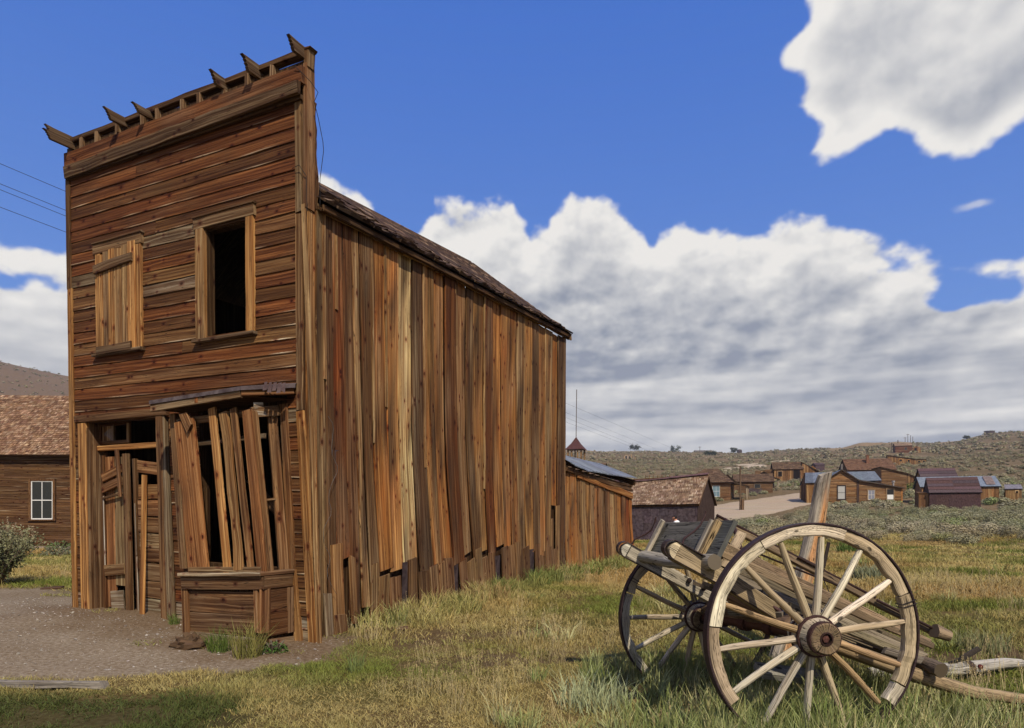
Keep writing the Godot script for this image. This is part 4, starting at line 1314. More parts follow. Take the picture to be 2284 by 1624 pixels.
# ------------------------------------------------------------------ shingles
# c0 c1: eave from left to right as seen from outside; c2 c3: ridge above them. The first `single` shingles are parts of their own, the rest one part.
func shingles(parent: Node, c0: Vector3, c1: Vector3, c2: Vector3, c3: Vector3, rows: int, width: float, cols: Array, single: int, mat := "timber", from_ridge := false, curl := 0.012) -> void:
	var up := ((c2 + c3) * 0.5 - (c0 + c1) * 0.5)
	var along := (c1 - c0).normalized()
	var nrm := along.cross(up.normalized()).normalized()
	var rest := MB.new()
	var count := 0
	for r0 in rows:
		var r := rows - 1 - r0 if from_ridge else r0
		var f0 := float(r) / rows
		var f1 := float(r + 1.35) / rows
		var a := c0.lerp(c2, f0)
		var b := c1.lerp(c3, f0)
		var at := c0.lerp(c2, minf(f1, 1.02))
		var bt := c1.lerp(c3, minf(f1, 1.02))
		var length := (b - a).length()
		var x := -rf(0.0, width * 0.7)
		while x < length:
			var w := width * rf(0.6, 1.4)
			var xa := maxf(x, 0.0)
			var xb := minf(x + w - 0.006, length)
			x += w
			if xb - xa < 0.02:
				continue
			var mb := MB.new() if count < single else rest
			count += 1
			var dr := (at - a) * rf(-0.10, 0.05)
			var lift := nrm * (0.018 + rf(0.0, curl) * rng.randf())
			var lift2 := nrm * (0.018 + rf(0.0, curl) * rng.randf())
			var p0 := a + along * xa + dr
			var p1 := a + along * xb + dr
			var q0 := at + (bt - at) * (xa / length)
			var q1 := at + (bt - at) * (xb / length)
			var c: Color = vary(cols[rng.randi() % cols.size()], 0.22)
			var uo := Vector2(rf(0, 1), rf(0, 1))
			var tip := c * 0.8
			mb.quad(p0 + lift, p1 + lift2, q1 + nrm * 0.004, q0 + nrm * 0.004, c, c, c, c, uo, uo + Vector2((xb - xa) / 1.2, 0), uo + Vector2((xb - xa) / 1.2, 0.05), uo + Vector2(0, 0.05))
			mb.quad(p0 - nrm * 0.002, p1 - nrm * 0.002, p1 + lift2, p0 + lift, tip, tip, tip, tip, uo, uo, uo, uo)
			mb.tri(p0 - nrm * 0.002, p0 + lift, q0 + nrm * 0.004, tip, tip, tip)
			mb.tri(p1 + lift2, p1 - nrm * 0.002, q1 + nrm * 0.004, tip, tip, tip)
			if count <= single:
				put("shingle", mb, M[mat], parent)
	if rest.v.size():
		kind(put("shingles", rest, M[mat], parent), "stuff")


func roof_deck(parent: Node, called: String, c0: Vector3, c1: Vector3, c2: Vector3, c3: Vector3, th: float, col: Color, mat := "timber") -> MeshInstance3D:
	var mb := MB.new()
	var n := (c1 - c0).cross(c2 - c0).normalized()
	var d := -n * th
	mb.q(c0, c1, c3, c2, col)
	mb.q(c1 + d, c0 + d, c2 + d, c3 + d, col * 0.8)
	mb.q(c0 + d, c1 + d, c1, c0, col)
	mb.q(c1 + d, c3 + d, c3, c1, col)
	mb.q(c3 + d, c2 + d, c2, c3, col)
	mb.q(c2 + d, c0 + d, c0, c2, col)
	return put(called, mb, M[mat], parent)


func main_roof(H: Node3D) -> void:
	var rn := node("roof", H)
	var e0 := Vector3(0.13, 5.27, -0.18)
	var e1 := Vector3(0.13, 5.41, -8.16)
	var r0 := Vector3(-2.33, 6.92, -0.18)
	var r1 := Vector3(-2.33, 7.30, -8.0)
	roof_deck(rn, "roof_deck", e0 + Vector3(-0.03, -0.075, 0), e1 + Vector3(-0.03, -0.075, 0.02), r0 + Vector3(0, -0.09, 0), r1 + Vector3(0, -0.09, 0.02), 0.03, DARK * 0.8)
	roof_deck(rn, "roof_deck", Vector3(-4.80, 5.41, -8.16), Vector3(-4.80, 5.27, -0.18), r1, r0, 0.03, DARK * 0.8)
	board("verge_board", rn, e1 + Vector3(-0.02, -0.085, 0.03), r1 + Vector3(0, -0.085, 0.03), Vector3(0, 0, -1), 0.15, 0.04, DARK)
	board("eave_board", rn, Vector3(0.115, 5.215, -0.2), Vector3(0.115, 5.355, -8.15), SX, 0.075, 0.03, DARK * 0.8)
	var cols := [Color(0.14, 0.09, 0.06), Color(0.19, 0.125, 0.085), Color(0.10, 0.066, 0.05), Color(0.33, 0.245, 0.18), Color(0.08, 0.055, 0.042), Color(0.13, 0.085, 0.06)]
	shingles(rn, e0 + Vector3(0.02, -0.005, 0), e1 + Vector3(0.02, -0.005, 0), r0, r1, 17, 0.19, cols, 300, "timber", false, 0.055)
	# frieze under the eave: short board ends
	var z := -0.25
	while z > -7.9:
		var w := rf(0.3, 0.9)
		board("frieze_board", H, Vector3(0.032, 5.235 + rf(-0.01, 0.015) + 0.0155 * -z, z), Vector3(0.032, 5.235 + rf(-0.01, 0.015) + 0.0155 * (w - z), z - w + 0.01), SX, 0.10, 0.03, vary(GREYT, 0.25))
		z -= w


func annex() -> void:
	var H := thing("lean_to_annex", "low board annex with blue-grey metal roof joined to the back of the hotel", "annex", house.position)
	H.basis = house.basis
	var m := MB.new()
	box(m, Vector3(-0.16, -0.4, -13.28), Vector3(-0.06, 1.75, -8.2), DARK * 0.5)
	box(m, Vector3(-2.4, -0.4, -13.32), Vector3(-0.16, 1.9, -13.2), DARK * 0.6)
	put("wall", m, M.timber, H)
	var z := -8.12
	var cols := [TAN, ORANGE * 0.85, TAN * 0.85, GREYT, TAN, GREYT * 0.9, ORANGE * 0.9, Color(0.42, 0.22, 0.1), DARK * 1.6, DARK * 1.5, PALE * 0.85, GREYT * 0.8, ORANGE, Color(0.45, 0.2, 0.08), RED * 1.6, ORANGE * 0.95, TAN]
	var i := 0
	while z > -13.3:
		var w := rf(0.24, 0.40)
		var zt := z - w * 0.5
		var f := (-8.12 - zt) / 5.2
		var yt := lerpf(2.36, 1.74, f)
		m = MB.new()
		var lean := 0.16 + 0.14 * f
		var lay := 0.012 * (i % 2) + rf(-0.004, 0.006)
		bent_plank(m, [Vector3(lay, yt, zt), Vector3(lay, yt * 0.6, zt - 0.05), Vector3(lay + 0.03, -0.1, zt - lean)], [w, w, w], SX, vary(cols[i % cols.size()], 0.1))
		put("wall_plank", m, M.timber, H)
		z -= w
		i += 1
	board("wall_top_board", H, Vector3(0.05, 2.28, -8.85), Vector3(0.05, 1.76, -13.4), SX, 0.17, 0.03, ORANGE * 0.85)
	board("rafter_end_board", H, Vector3(0.06, 2.38, -8.12), Vector3(0.06, 1.92, -13.4), SX, 0.10, 0.04, DARK, {"wob": 0.04})
	for k in 12:
		var f2 := k / 11.0
		board("rafter_end", H, Vector3(0.03, lerpf(2.44, 2.03, f2), lerpf(-8.2, -13.3, f2) + 0.04), Vector3(0.03, lerpf(2.44, 2.03, f2), lerpf(-8.2, -13.3, f2) - 0.07), SX, 0.06, 0.4, vary(GREYT * 0.7, 0.3))
	var rn := node("roof", H)
	# sagging sheets of ribbed metal
	var n := 9
	var ez := [-8.07, -8.6, -9.05, -9.7, -10.46, -11.2, -12.0, -12.9, -13.45]
	var ey := [2.53, 2.44, 2.385, 2.355, 2.335, 2.32, 2.305, 2.29, 2.285]
	var cxs := [0.16, -0.5, -1.0, -1.6, -2.35]
	var crise := [0.0, 0.27, 0.44, 0.57, 0.69]
	for k in n - 1:
		m = MB.new()
		var col := vary(Color(0.25, 0.285, 0.33), 0.12)
		var rise := Vector3(0, 0.006 * (k % 2), 0)
		for s in 3:
			for q in 4:
				var corner := func(f: float, c: int) -> Vector3:
					var y := lerpf(ey[k], ey[k + 1], f)
					var sagk := clampf((y - 2.28) / 0.25, 0.0, 1.0) * 0.0
					return Vector3(cxs[c], y + crise[c] * (1.0 + 0.25 * lerpf(1.0, 0.0, (k + f) / 8.0)) - sagk, lerpf(ez[k], ez[k + 1], f)) + rise + n_fine.get_noise_2d(cxs[c] * 2.0, k + f) * Vector3(0, 0.02, 0)
				var f0 := s / 3.0
				var f1 := (s + 1) / 3.0
				var a0: Vector3 = corner.call(f0, q)
				var b0: Vector3 = corner.call(f1, q)
				var c0: Vector3 = corner.call(f1, q + 1)
				var d0: Vector3 = corner.call(f0, q + 1)
				var mid := a0.lerp(b0, 0.5) + Vector3(0, 0.010, 0)
				var mid2 := d0.lerp(c0, 0.5) + Vector3(0, 0.010, 0)
				m.q(a0, mid, mid2, d0, col)
				m.q(mid, b0, c0, mid2, col)
				if q == 0:
					m.q(a0 - Vector3(0, 0.014, 0), b0 - Vector3(0, 0.014, 0), b0, a0, col * 1.2)
		put("metal_sheet", m, M.roof_metal, rn)
	roof_deck(rn, "roof_deck", Vector3(0.05, 2.34, -8.2), Vector3(0.05, 2.08, -13.35), Vector3(-2.35, 2.98, -8.2), Vector3(-2.35, 2.70, -13.35), 0.05, DARK)
	board("roof_end_board", rn, Vector3(0.1, 2.14, -13.47), Vector3(-2.3, 2.84, -13.47), Vector3(0, 0, -1), 0.16, 0.03, BROWN)


# ------------------------------------------------------------------ other houses
# A wall in the plane z=0 of its own frame, from x=0 to w; top is an array of points (x, height) from left to right.
func top_at(top: Array, x: float) -> float:
	for i in range(1, top.size()):
		if x <= top[i].x + 0.0001:
			return lerpf(top[i - 1].y, top[i].y, clampf((x - top[i - 1].x) / maxf(top[i].x - top[i - 1].x, 0.0001), 0, 1))
	return top[-1].y


func wall(called: String, parent: Node, o: Vector3, right: Vector3, top: Array, style: String, col: Color, bw: float, base := -0.6) -> MeshInstance3D:
	var mb := MB.new()
	var n := right.cross(Vector3.UP)
	n = Vector3(right.x, 0, right.z).normalized().cross(Vector3.UP).normalized()
	var w: float = top[-1].x
	col = Color(col.r * 0.86, col.g * 0.89, col.b * 0.92)
	var at := func(x: float, y: float, z: float) -> Vector3: return o + right * x + Vector3.UP * y + n * z
	# the wall itself
	var under := col if style == "plain" else col * 0.5
	for i in range(1, top.size()):
		var a: Vector2 = top[i - 1]
		var b: Vector2 = top[i]
		for z in [0.0, -0.14]:
			mb.q(at.call(a.x, base, z), at.call(b.x, base, z), at.call(b.x, b.y, z), at.call(a.x, a.y, z), under)
		mb.q(at.call(a.x, a.y, 0.0), at.call(b.x, b.y, 0.0), at.call(b.x, b.y, -0.14), at.call(a.x, a.y, -0.14), under)
	if style == "v":
		var x := 0.0
		while x < w - 0.01:
			var xb := minf(x + bw * rf(0.8, 1.25), w)
			var c := vary(col, 0.28)
			if rng.randf() < 0.25:
				c = c.lerp(DARK, 0.5)
			if rng.randf() < 0.2:
				c = c.lerp(PALE, 0.4)
			var z := 0.012 + rf(0, 0.016)
			var lo := base if rng.randf() < 0.8 else base + rf(0, 0.1)
			var uo := Vector2(rf(0, 1), rf(0, 0.5))
			var ya := top_at(top, x)
			var yb := top_at(top, xb - 0.012)
			mb.quad(at.call(x, lo, z), at.call(xb - 0.014, lo, z), at.call(xb - 0.014, yb - 0.01, z), at.call(x, ya - 0.01, z), c, c, c, c, uo, uo + Vector2((xb - x) / 1.2, 0), uo + Vector2((xb - x) / 1.2, (yb - lo) / 6), uo + Vector2(0, (ya - lo) / 6))
			for e in [[x, ya, -1], [xb - 0.014, yb, 1]]:
				mb.q(at.call(e[0], lo, 0.0), at.call(e[0], lo, z), at.call(e[0], e[1], z), at.call(e[0], e[1], 0.0), c * 0.7)
			x = xb
	elif style == "h":
		var peak := 0.0
		for p in top:
			peak = maxf(peak, p.y)
		var y := base
		while y < peak:
			var yt := minf(y + bw, peak)
			var ym := (y + yt) * 0.5
			var x0 := -1.0
			var x1 := -1.0
			for k in 41:
				var x := w * k / 40.0
				if top_at(top, x) >= ym:
					if x0 < 0:
						x0 = x
					x1 = x
			if x0 >= 0 and x1 > x0:
				var x := x0
				while x < x1 - 0.05:
					var xb := minf(x + rf(1.6, 4.2), x1)
					var c := vary(col, 0.25)
					if rng.randf() < 0.2:
						c = c.lerp(DARK, 0.5)
					var uo := Vector2(rf(0, 1), rf(0, 0.5))
					var pal := c.lerp(Color(0.6, 0.48, 0.34), rf(0.0, 0.55))
					mb.quad(at.call(x, y, 0.026), at.call(xb, y, 0.026), at.call(xb, yt, 0.006), at.call(x, yt, 0.006), pal, pal, c, c, uo, uo + Vector2(0, (xb - x) / 6), uo + Vector2(bw / 1.2, (xb - x) / 6), uo + Vector2(bw / 1.2, 0))
					mb.q(at.call(x, y, 0.0), at.call(xb, y, 0.0), at.call(xb, y, 0.026), at.call(x, y, 0.026), c * 0.7)
					x = xb
			y = yt
	elif style == "sheet":
		var y := base
		while y < top[0].y + 2.0:
			var x := -rf(0, bw * 0.5)
			while x < w:
				var xa := maxf(x, 0.0)
				var xb := minf(x + bw, w)
				var yt := minf(y + bw * 0.85, minf(top_at(top, xa), top_at(top, xb)))
				if xb - xa > 0.02 and yt > y + 0.02:
					var c := vary(col, 0.16)
					mb.q(at.call(xa, y, 0.012), at.call(xb - 0.01, y, 0.02 + rf(0, 0.02)), at.call(xb - 0.01, yt, 0.01 + rf(0, 0.015)), at.call(xa, yt, 0.006 + rf(0, 0.02)), c)
				x += bw
			y += bw * 0.85
	return put(called, mb, M.tar_paper if style == "sheet" else M.timber, parent)


# A window set on a wall: trim, sash bars and a dark or curtained pane; frame is 9 cm wide.
func window(parent: Node, o: Vector3, right: Vector3, w: float, h: float, trim: Color, sash: Color, pane: Color, cols := 2, rows := 2, called := "window") -> void:
	var n := Vector3(right.x, 0, right.z).normalized().cross(Vector3.UP).normalized()
	var wn := node(called, parent)
	var mb := MB.new()
	var at := func(x: float, y: float, z: float) -> Vector3: return o + right * x + Vector3.UP * y + n * z
	var bar := func(m: MB, x0: float, x1: float, y0: float, y1: float, z: float, c: Color) -> void:
		m.q(at.call(x0, y0, z), at.call(x1, y0, z), at.call(x1, y1, z), at.call(x0, y1, z), c)
		m.q(at.call(x0, y1, z), at.call(x1, y1, z), at.call(x1, y1, 0.0), at.call(x0, y1, 0.0), c)
		m.q(at.call(x1, y0, z), at.call(x1, y0, 0.0), at.call(x1, y1, 0.0), at.call(x1, y1, z), c)
		m.q(at.call(x0, y0, 0.0), at.call(x0, y0, z), at.call(x0, y1, z), at.call(x0, y1, 0.0), c)
		m.q(at.call(x0, y0, 0.0), at.call(x1, y0, 0.0), at.call(x1, y0, z), at.call(x0, y0, z), c)
	var t := 0.09
	bar.call(mb, -t, 0.0, -t, h + t, 0.07, trim)
	bar.call(mb, w, w + t, -t, h + t, 0.07, trim)
	bar.call(mb, 0.0, w, h, h + t, 0.07, trim * 0.9)
	bar.call(mb, -t - 0.03, w + t + 0.03, -t - 0.05, -t + 0.002, 0.10, trim)
	put("frame", mb, M.timber, wn)
	mb = MB.new()
	mb.q(at.call(0, -t, 0.032), at.call(w, -t, 0.032), at.call(w, h, 0.032), at.call(0, h, 0.032), pane)
	put("pane", mb, M.pane, wn)
	if cols > 0:
		mb = MB.new()
		var s := 0.035
		bar.call(mb, 0.0, s, -t, h, 0.05, sash)
		bar.call(mb, w - s, w, -t, h, 0.05, sash)
		bar.call(mb, s, w - s, h - s, h, 0.05, sash)
		bar.call(mb, s, w - s, -t, -t + s * 1.3, 0.05, sash)
		for k in range(1, rows):
			var y := lerpf(-t, h, float(k) / rows)
			bar.call(mb, s, w - s, y - s * 0.5, y + s * 0.5, 0.049, sash)
		for k in range(1, cols):
			var x := w * k / cols
			bar.call(mb, x - s * 0.35, x + s * 0.35, -t + s, h - s, 0.048, sash)
		put("sash", mb, M.plain, wn)


# An opening without glass: a flat near-black panel painted as the shaded inside, with a trim.
func opening(parent: Node, called: String, o: Vector3, right: Vector3, w: float, h: float, trim: Color) -> void:
	var n := Vector3(right.x, 0, right.z).normalized().cross(Vector3.UP).normalized()
	var mb := MB.new()
	var at := func(x: float, y: float, z: float) -> Vector3: return o + right * x + Vector3.UP * y + n * z
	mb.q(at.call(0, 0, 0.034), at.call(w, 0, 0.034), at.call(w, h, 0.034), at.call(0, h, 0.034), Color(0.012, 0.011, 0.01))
	for b in [[-0.08, 0.0, 0.0, h], [w, w + 0.08, 0.0, h], [-0.08, w + 0.08, h, h + 0.09]]:
		mb.q(at.call(b[0], b[2], 0.06), at.call(b[1], b[2], 0.06), at.call(b[1], b[3], 0.06), at.call(b[0], b[3], 0.06), trim)
		mb.q(at.call(b[1], b[2], 0.06), at.call(b[1], b[2], 0.0), at.call(b[1], b[3], 0.0), at.call(b[1], b[3], 0.06), trim)
		mb.q(at.call(b[0], b[3], 0.06), at.call(b[1], b[3], 0.06), at.call(b[1], b[3], 0.0), at.call(b[0], b[3], 0.0), trim)
	put(called, mb, M.plain, parent)


# Far roofs: courses of shingles as overlapping strips cut into short lengths.
func courses(called: String, parent: Node, c0: Vector3, c1: Vector3, c2: Vector3, c3: Vector3, rows: int, piece: float, cols: Array, mat := "timber") -> void:
	var mb := MB.new()
	var n := (c1 - c0).cross(c2 - c0).normalized()
	var d := -n * 0.05
	mb.q(c0 + d, c1 + d, c3 + d, c2 + d, cols[0] * 0.5)
	mb.q(c0 + d * 1.6, c1 + d * 1.6, c3 + d * 1.6, c2 + d * 1.6, cols[0] * 0.5)
	for r in rows:
		var f0 := float(r) / rows
		var f1 := float(r + 1) / rows
		var a := c0.lerp(c2, f0)
		var b := c1.lerp(c3, f0)
		var a2 := c0.lerp(c2, f1)
		var b2 := c1.lerp(c3, f1)
		var m := maxi(1, int((b - a).length() / piece))
		for k in m:
			var s0 := float(k) / m
			var s1 := float(k + 1) / m
			var c := vary(cols[rng.randi() % cols.size()], 0.2)
			var lift := n * rf(0.012, 0.04)
			var uo := Vector2(rf(0, 1), rf(0, 1))
			mb.quad(a.lerp(b, s0) + lift, a.lerp(b, s1) + lift, a2.lerp(b2, s1) + n * 0.004, a2.lerp(b2, s0) + n * 0.004, c, c, c, c, uo, uo + Vector2(piece / 1.2, 0), uo + Vector2(piece / 1.2, 0.04), uo + Vector2(0, 0.04))
			mb.q(a.lerp(b, s0) + d, a.lerp(b, s1) + d, a.lerp(b, s1) + lift, a.lerp(b, s0) + lift, c * 0.6)
	for e in [[c0, c2], [c3, c1]]:
		mb.q(e[0] + d * 1.6, e[0] + n * 0.02, e[1] + n * 0.02, e[1] + d * 1.6, cols[0] * 0.6)
	put(called, mb, M[mat], parent)


# A gabled house in its own frame: front wall in the plane z=0 from x=0 to w, running back to z=-l. ridge "x": along the front; "z": gable to the front.
func gabled(t: Node3D, w: float, l: float, eave: float, rise: float, ridge_axis: String, style: String, col: Color, bw: float, roofs: Array, over := 0.25, rows := 12, piece := 0.5, mat := "timber") -> void:
	var R := Vector3.RIGHT
	var B := Vector3(0, 0, -1)
	if ridge_axis == "x":
		wall("wall", t, Vector3.ZERO, R, [Vector2(0, eave), Vector2(w, eave)], style, col, bw)
		wall("wall", t, Vector3(w, 0, 0), B, [Vector2(0, eave), Vector2(l * 0.5, eave + rise), Vector2(l, eave)], style, col, bw)
		wall("wall", t, Vector3(0, 0, -l), -B, [Vector2(0, eave), Vector2(l * 0.5, eave + rise), Vector2(l, eave)], style, col, bw)
		wall("wall", t, Vector3(w, 0, -l), -R, [Vector2(0, eave), Vector2(w, eave)], style, col, bw)
		var dy := rise / (l * 0.5) * over
		courses("roof", t, Vector3(-over, eave - dy + 0.06, over), Vector3(w + over, eave - dy + 0.06, over), Vector3(-over, eave + rise + 0.06, -l * 0.5), Vector3(w + over, eave + rise + 0.06, -l * 0.5), rows, piece, roofs, mat)
		courses("roof", t, Vector3(w + over, eave - dy + 0.06, -l - over), Vector3(-over, eave - dy + 0.06, -l - over), Vector3(w + over, eave + rise + 0.06, -l * 0.5), Vector3(-over, eave + rise + 0.06, -l * 0.5), rows, piece, roofs, mat)
	else:
		wall("wall", t, Vector3.ZERO, R, [Vector2(0, eave), Vector2(w * 0.5, eave + rise), Vector2(w, eave)], style, col, bw)
		wall("wall", t, Vector3(w, 0, 0), B, [Vector2(0, eave), Vector2(l, eave)], style, col, bw)
		wall("wall", t, Vector3(0, 0, -l), -B, [Vector2(0, eave), Vector2(l, eave)], style, col, bw)
		wall("wall", t, Vector3(w, 0, -l), -R, [Vector2(0, eave), Vector2(w * 0.5, eave + rise), Vector2(w, eave)], style, col, bw)
		var dy := rise / (w * 0.5) * over
		courses("roof", t, Vector3(w + over, eave - dy + 0.06, over), Vector3(w + over, eave - dy + 0.06, -l - over), Vector3(w * 0.5, eave + rise + 0.06, over), Vector3(w * 0.5, eave + rise + 0.06, -l - over), rows, piece, roofs, mat)
		courses("roof", t, Vector3(-over, eave - dy + 0.06, -l - over), Vector3(-over, eave - dy + 0.06, over), Vector3(w * 0.5, eave + rise + 0.06, -l - over), Vector3(w * 0.5, eave + rise + 0.06, over), rows, piece, roofs, mat)


func left_house() -> void:
	M.pane = smat(0.12, {"spec": 0.6})
	var p := bearing(150, 1222, 27.5)
	var t := thing("clapboard_house", "brown clapboard house with shingled roof and white-sashed window behind the sagebrush", "house", Vector3(p.x, 0.12, p.z))
	t.rotation.y = deg_to_rad(4.0)
	var R := Vector3.RIGHT
	# the front runs off to the left
	var W := 14.0
	var o := Vector3(-W + 3.2, 0, 0)
	# siding board by board
	var y := 0.0
	while y < 3.62:
		var parts := [[-9.0, -5.6], [-5.6, -2.45], [-2.45, 3.2]] if y < 1.05 or y > 2.78 else [[-9.0, -5.6], [-5.6, -2.45 + 1.03], [-2.45 + 2.02, 3.2]]
		if y >= 1.05 and y <= 2.78:
			parts = [[-9.0, -4.0], [-4.0, -1.48], [-0.42, 3.2]]
		for q in parts:
			var mb := MB.new()
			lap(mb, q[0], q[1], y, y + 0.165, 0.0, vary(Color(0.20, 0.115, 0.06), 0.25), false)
			put("siding_board", mb, M.timber, t)
		y += 0.165
	wall("front_wall", t, o, R, [Vector2(0, 3.62), Vector2(W, 3.62)], "none", DARK, 1.0)
	wall("side_wall", t, o + Vector3(W, 0, 0), Vector3(0, 0, -1), [Vector2(0, 3.62), Vector2(3.5, 6.6), Vector2(7, 3.62)], "h", BROWN, 0.17)
	wall("side_wall", t, o + Vector3(0, 0, -7), Vector3(0, 0, 1), [Vector2(0, 3.62), Vector2(3.5, 6.6), Vector2(7, 3.62)], "h", BROWN, 0.17)
	wall("back_wall", t, o + Vector3(W, 0, -7), -R, [Vector2(0, 3.62), Vector2(W, 3.62)], "none", DARK, 1.0)
	window(t, Vector3(-1.38, 1.23, 0.0), R, 0.84, 1.47, Color(0.26, 0.15, 0.075), Color(0.72, 0.72, 0.70), Color(0.03, 0.032, 0.035), 2, 2)
	board("eave_board", t, o + Vector3(-0.3, 3.63, 0.10), o + Vector3(W + 0.2, 3.63, 0.10), Vector3(0, 0, 1), 0.16, 0.1, Color(0.20, 0.13, 0.08))
	board("eave_board", t, o + Vector3(-0.3, 3.72, 0.30), o + Vector3(W + 0.2, 3.72, 0.30), Vector3(0, 0, 1), 0.06, 0.2, Color(0.22, 0.14, 0.09))
	var rn := node("roof", t)
	var e0 := o + Vector3(-0.3, 3.74, 0.34)
	var e1 := o + Vector3(W + 0.25, 3.74, 0.34)
	var r0 := o + Vector3(-0.3, 6.72, -3.5)
	var r1 := o + Vector3(W + 0.25, 6.72, -3.5)
	roof_deck(rn, "roof_deck", e0, e1, r0, r1, 0.04, DARK)
	roof_deck(rn, "roof_deck", o + Vector3(W + 0.25, 3.74, -7.3), o + Vector3(-0.3, 3.74, -7.3), r1, r0, 0.04, DARK)
	var sc := [Color(0.46, 0.31, 0.20), Color(0.54, 0.38, 0.26), Color(0.40, 0.26, 0.17), Color(0.62, 0.46, 0.33), Color(0.34, 0.21, 0.14)]
	var mid := o.x + W - 5.0
	shingles(rn, Vector3(mid, 3.74, 0.34), e1, Vector3(mid, 6.72, -3.5), r1, 30, 0.15, sc, 300, "timber", false, 0.03)
	shingles(rn, e0, Vector3(mid, 3.74, 0.34), r0, Vector3(mid, 6.72, -3.5), 30, 0.15, sc, 0)
	# a path of pale stones along its foot
	var path := []
	for i in 12:
		path.append(Vector2(-22.5 + i * 0.8, -25.6 - i * 0.05))
	strip("gravel_path", path, 0.9, 0.03, Color(0.42, 0.35, 0.28))


func town() -> void:
	var brown_roof := [Color(0.235, 0.165, 0.115), Color(0.29, 0.21, 0.15), Color(0.20, 0.14, 0.10)]
	var R := Vector3.RIGHT
	var B := Vector3(0, 0, -1)
	# dark tarred shed with a pale shingled roof, behind the cart
	var p := bearing(1556, 1140, 31.0)
	var t := thing("tarred_shed", "low shed clad in dark tarred sheets with pale shingle roof behind the cart", "shed", Vector3(p.x, ground_y(p.x, p.z), p.z))
	t.rotation.y = deg_to_rad(-29.0)
	wall("front_wall", t, Vector3(-7.5, 0, 0), R, [Vector2(0, 1.72), Vector2(7.5, 1.72)], "sheet", Color(0.155, 0.115, 0.125), 0.42)
	wall("end_wall", t, Vector3.ZERO, B, [Vector2(0, 1.72), Vector2(1.75, 3.02), Vector2(3.5, 1.72)], "plain", Color(0.13, 0.085, 0.08), 1.0)
	wall("end_wall", t, Vector3(-7.5, 0, -3.5), -B, [Vector2(0, 1.72), Vector2(1.75, 3.02), Vector2(3.5, 1.72)], "plain", Color(0.10, 0.06, 0.06), 1.0)
	wall("back_wall", t, Vector3(0, 0, -3.5), -R, [Vector2(0, 1.72), Vector2(7.5, 1.72)], "plain", Color(0.10, 0.06, 0.06), 1.0)
	var rn := node("roof", t)
	var sag := -0.16
	var e0 := Vector3(-7.6, 1.72, 0.14)
	var em := Vector3(-2.9, 1.69, 0.14)
	var e1 := Vector3(0.10, 1.72, 0.14)
	var r0 := Vector3(-7.6, 3.05 + sag, -1.75)
	var rm := Vector3(-2.9, 3.08 + sag, -1.75)
	var r1 := Vector3(0.10, 3.16, -1.75)
	for q in [[e0, em, r0, rm], [em, e1, rm, r1]]:
		roof_deck(rn, "roof_deck", q[0] + Vector3(0, -0.05, -0.04), q[1] + Vector3(0, -0.05, -0.04), q[2] + Vector3(0, -0.09, 0), q[3] + Vector3(0, -0.09, 0), 0.05, DARK)
	roof_deck(rn, "roof_deck", Vector3(0.1, 1.70, -3.64), Vector3(-7.6, 1.70, -3.64), r1, r0, 0.05, DARK)
	var sc := [Color(0.44, 0.33, 0.25), Color(0.52, 0.41, 0.32), Color(0.36, 0.26, 0.19), Color(0.64, 0.53, 0.43), Color(0.30, 0.21, 0.16)]
	shingles(rn, em, e1, rm, r1, 16, 0.19, sc, 300)
	shingles(rn, e0, em, r0, rm, 16, 0.19, sc, 0)
	board("ridge_board", rn, r0 + Vector3(0, 0.05, 0.03), rm + Vector3(0, 0.06, 0.04), Vector3(0, 0.8, 0.6), 0.14, 0.02, Color(0.20, 0.12, 0.12), {}, "tar_paper")
	board("ridge_board", rn, rm + Vector3(0, 0.06, 0.04), r1 + Vector3(0, 0.06, 0.04), Vector3(0, 0.8, 0.6), 0.14, 0.02, Color(0.20, 0.12, 0.12), {}, "tar_paper")
	var mb := MB.new()
	box(mb, Vector3(-5.15, 2.2, -0.95), Vector3(-4.97, 2.72, -0.77), Color(0.10, 0.07, 0.065))
	mb.q(Vector3(-5.35, 2.08, -0.4), Vector3(-4.75, 2.08, -0.4), Vector3(-4.85, 2.42, -0.85), Vector3(-5.25, 2.42, -0.85), Color(0.15, 0.1, 0.09))
	put("stove_pipe", mb, M.tar_paper, rn)

	# hip-roofed house with the blue-white window
	p = spot(1528, 79.0)
	t = thing("hip_roofed_house", "brown hip-roofed house with white-barred blue window and shaded porch", "house", p)
	t.scale = Vector3.ONE * 0.94
	t.rotation.y = deg_to_rad(-22.0)
	var w := 5.4
	var l := 6.4
	for q in [[Vector3.ZERO, R, w], [Vector3(w, 0, 0), B, l], [Vector3(0, 0, -l), -B, l], [Vector3(w, 0, -l), -R, w]]:
		wall("wall", t, q[0], q[1], [Vector2(0, 2.25), Vector2(q[2], 2.25)], "h", Color(0.36, 0.20, 0.10), 0.17)
	var a := Vector3(w * 0.5 - 0.6, 4.1, -l * 0.45)
	var b := Vector3(w * 0.5 + 0.9, 4.1, -l * 0.55)
	courses("roof", t, Vector3(-0.4, 2.2, 0.4), Vector3(w + 0.4, 2.2, 0.4), a, b, 14, 0.5, brown_roof)
	courses("roof", t, Vector3(w + 0.4, 2.2, 0.4), Vector3(w + 0.4, 2.2, -l - 0.4), b, b, 14, 0.5, brown_roof)
	courses("roof", t, Vector3(w + 0.4, 2.2, -l - 0.4), Vector3(-0.4, 2.2, -l - 0.4), b, a, 14, 0.5, brown_roof)
	courses("roof", t, Vector3(-0.4, 2.2, -l - 0.4), Vector3(-0.4, 2.2, 0.4), a, a, 14, 0.5, brown_roof)
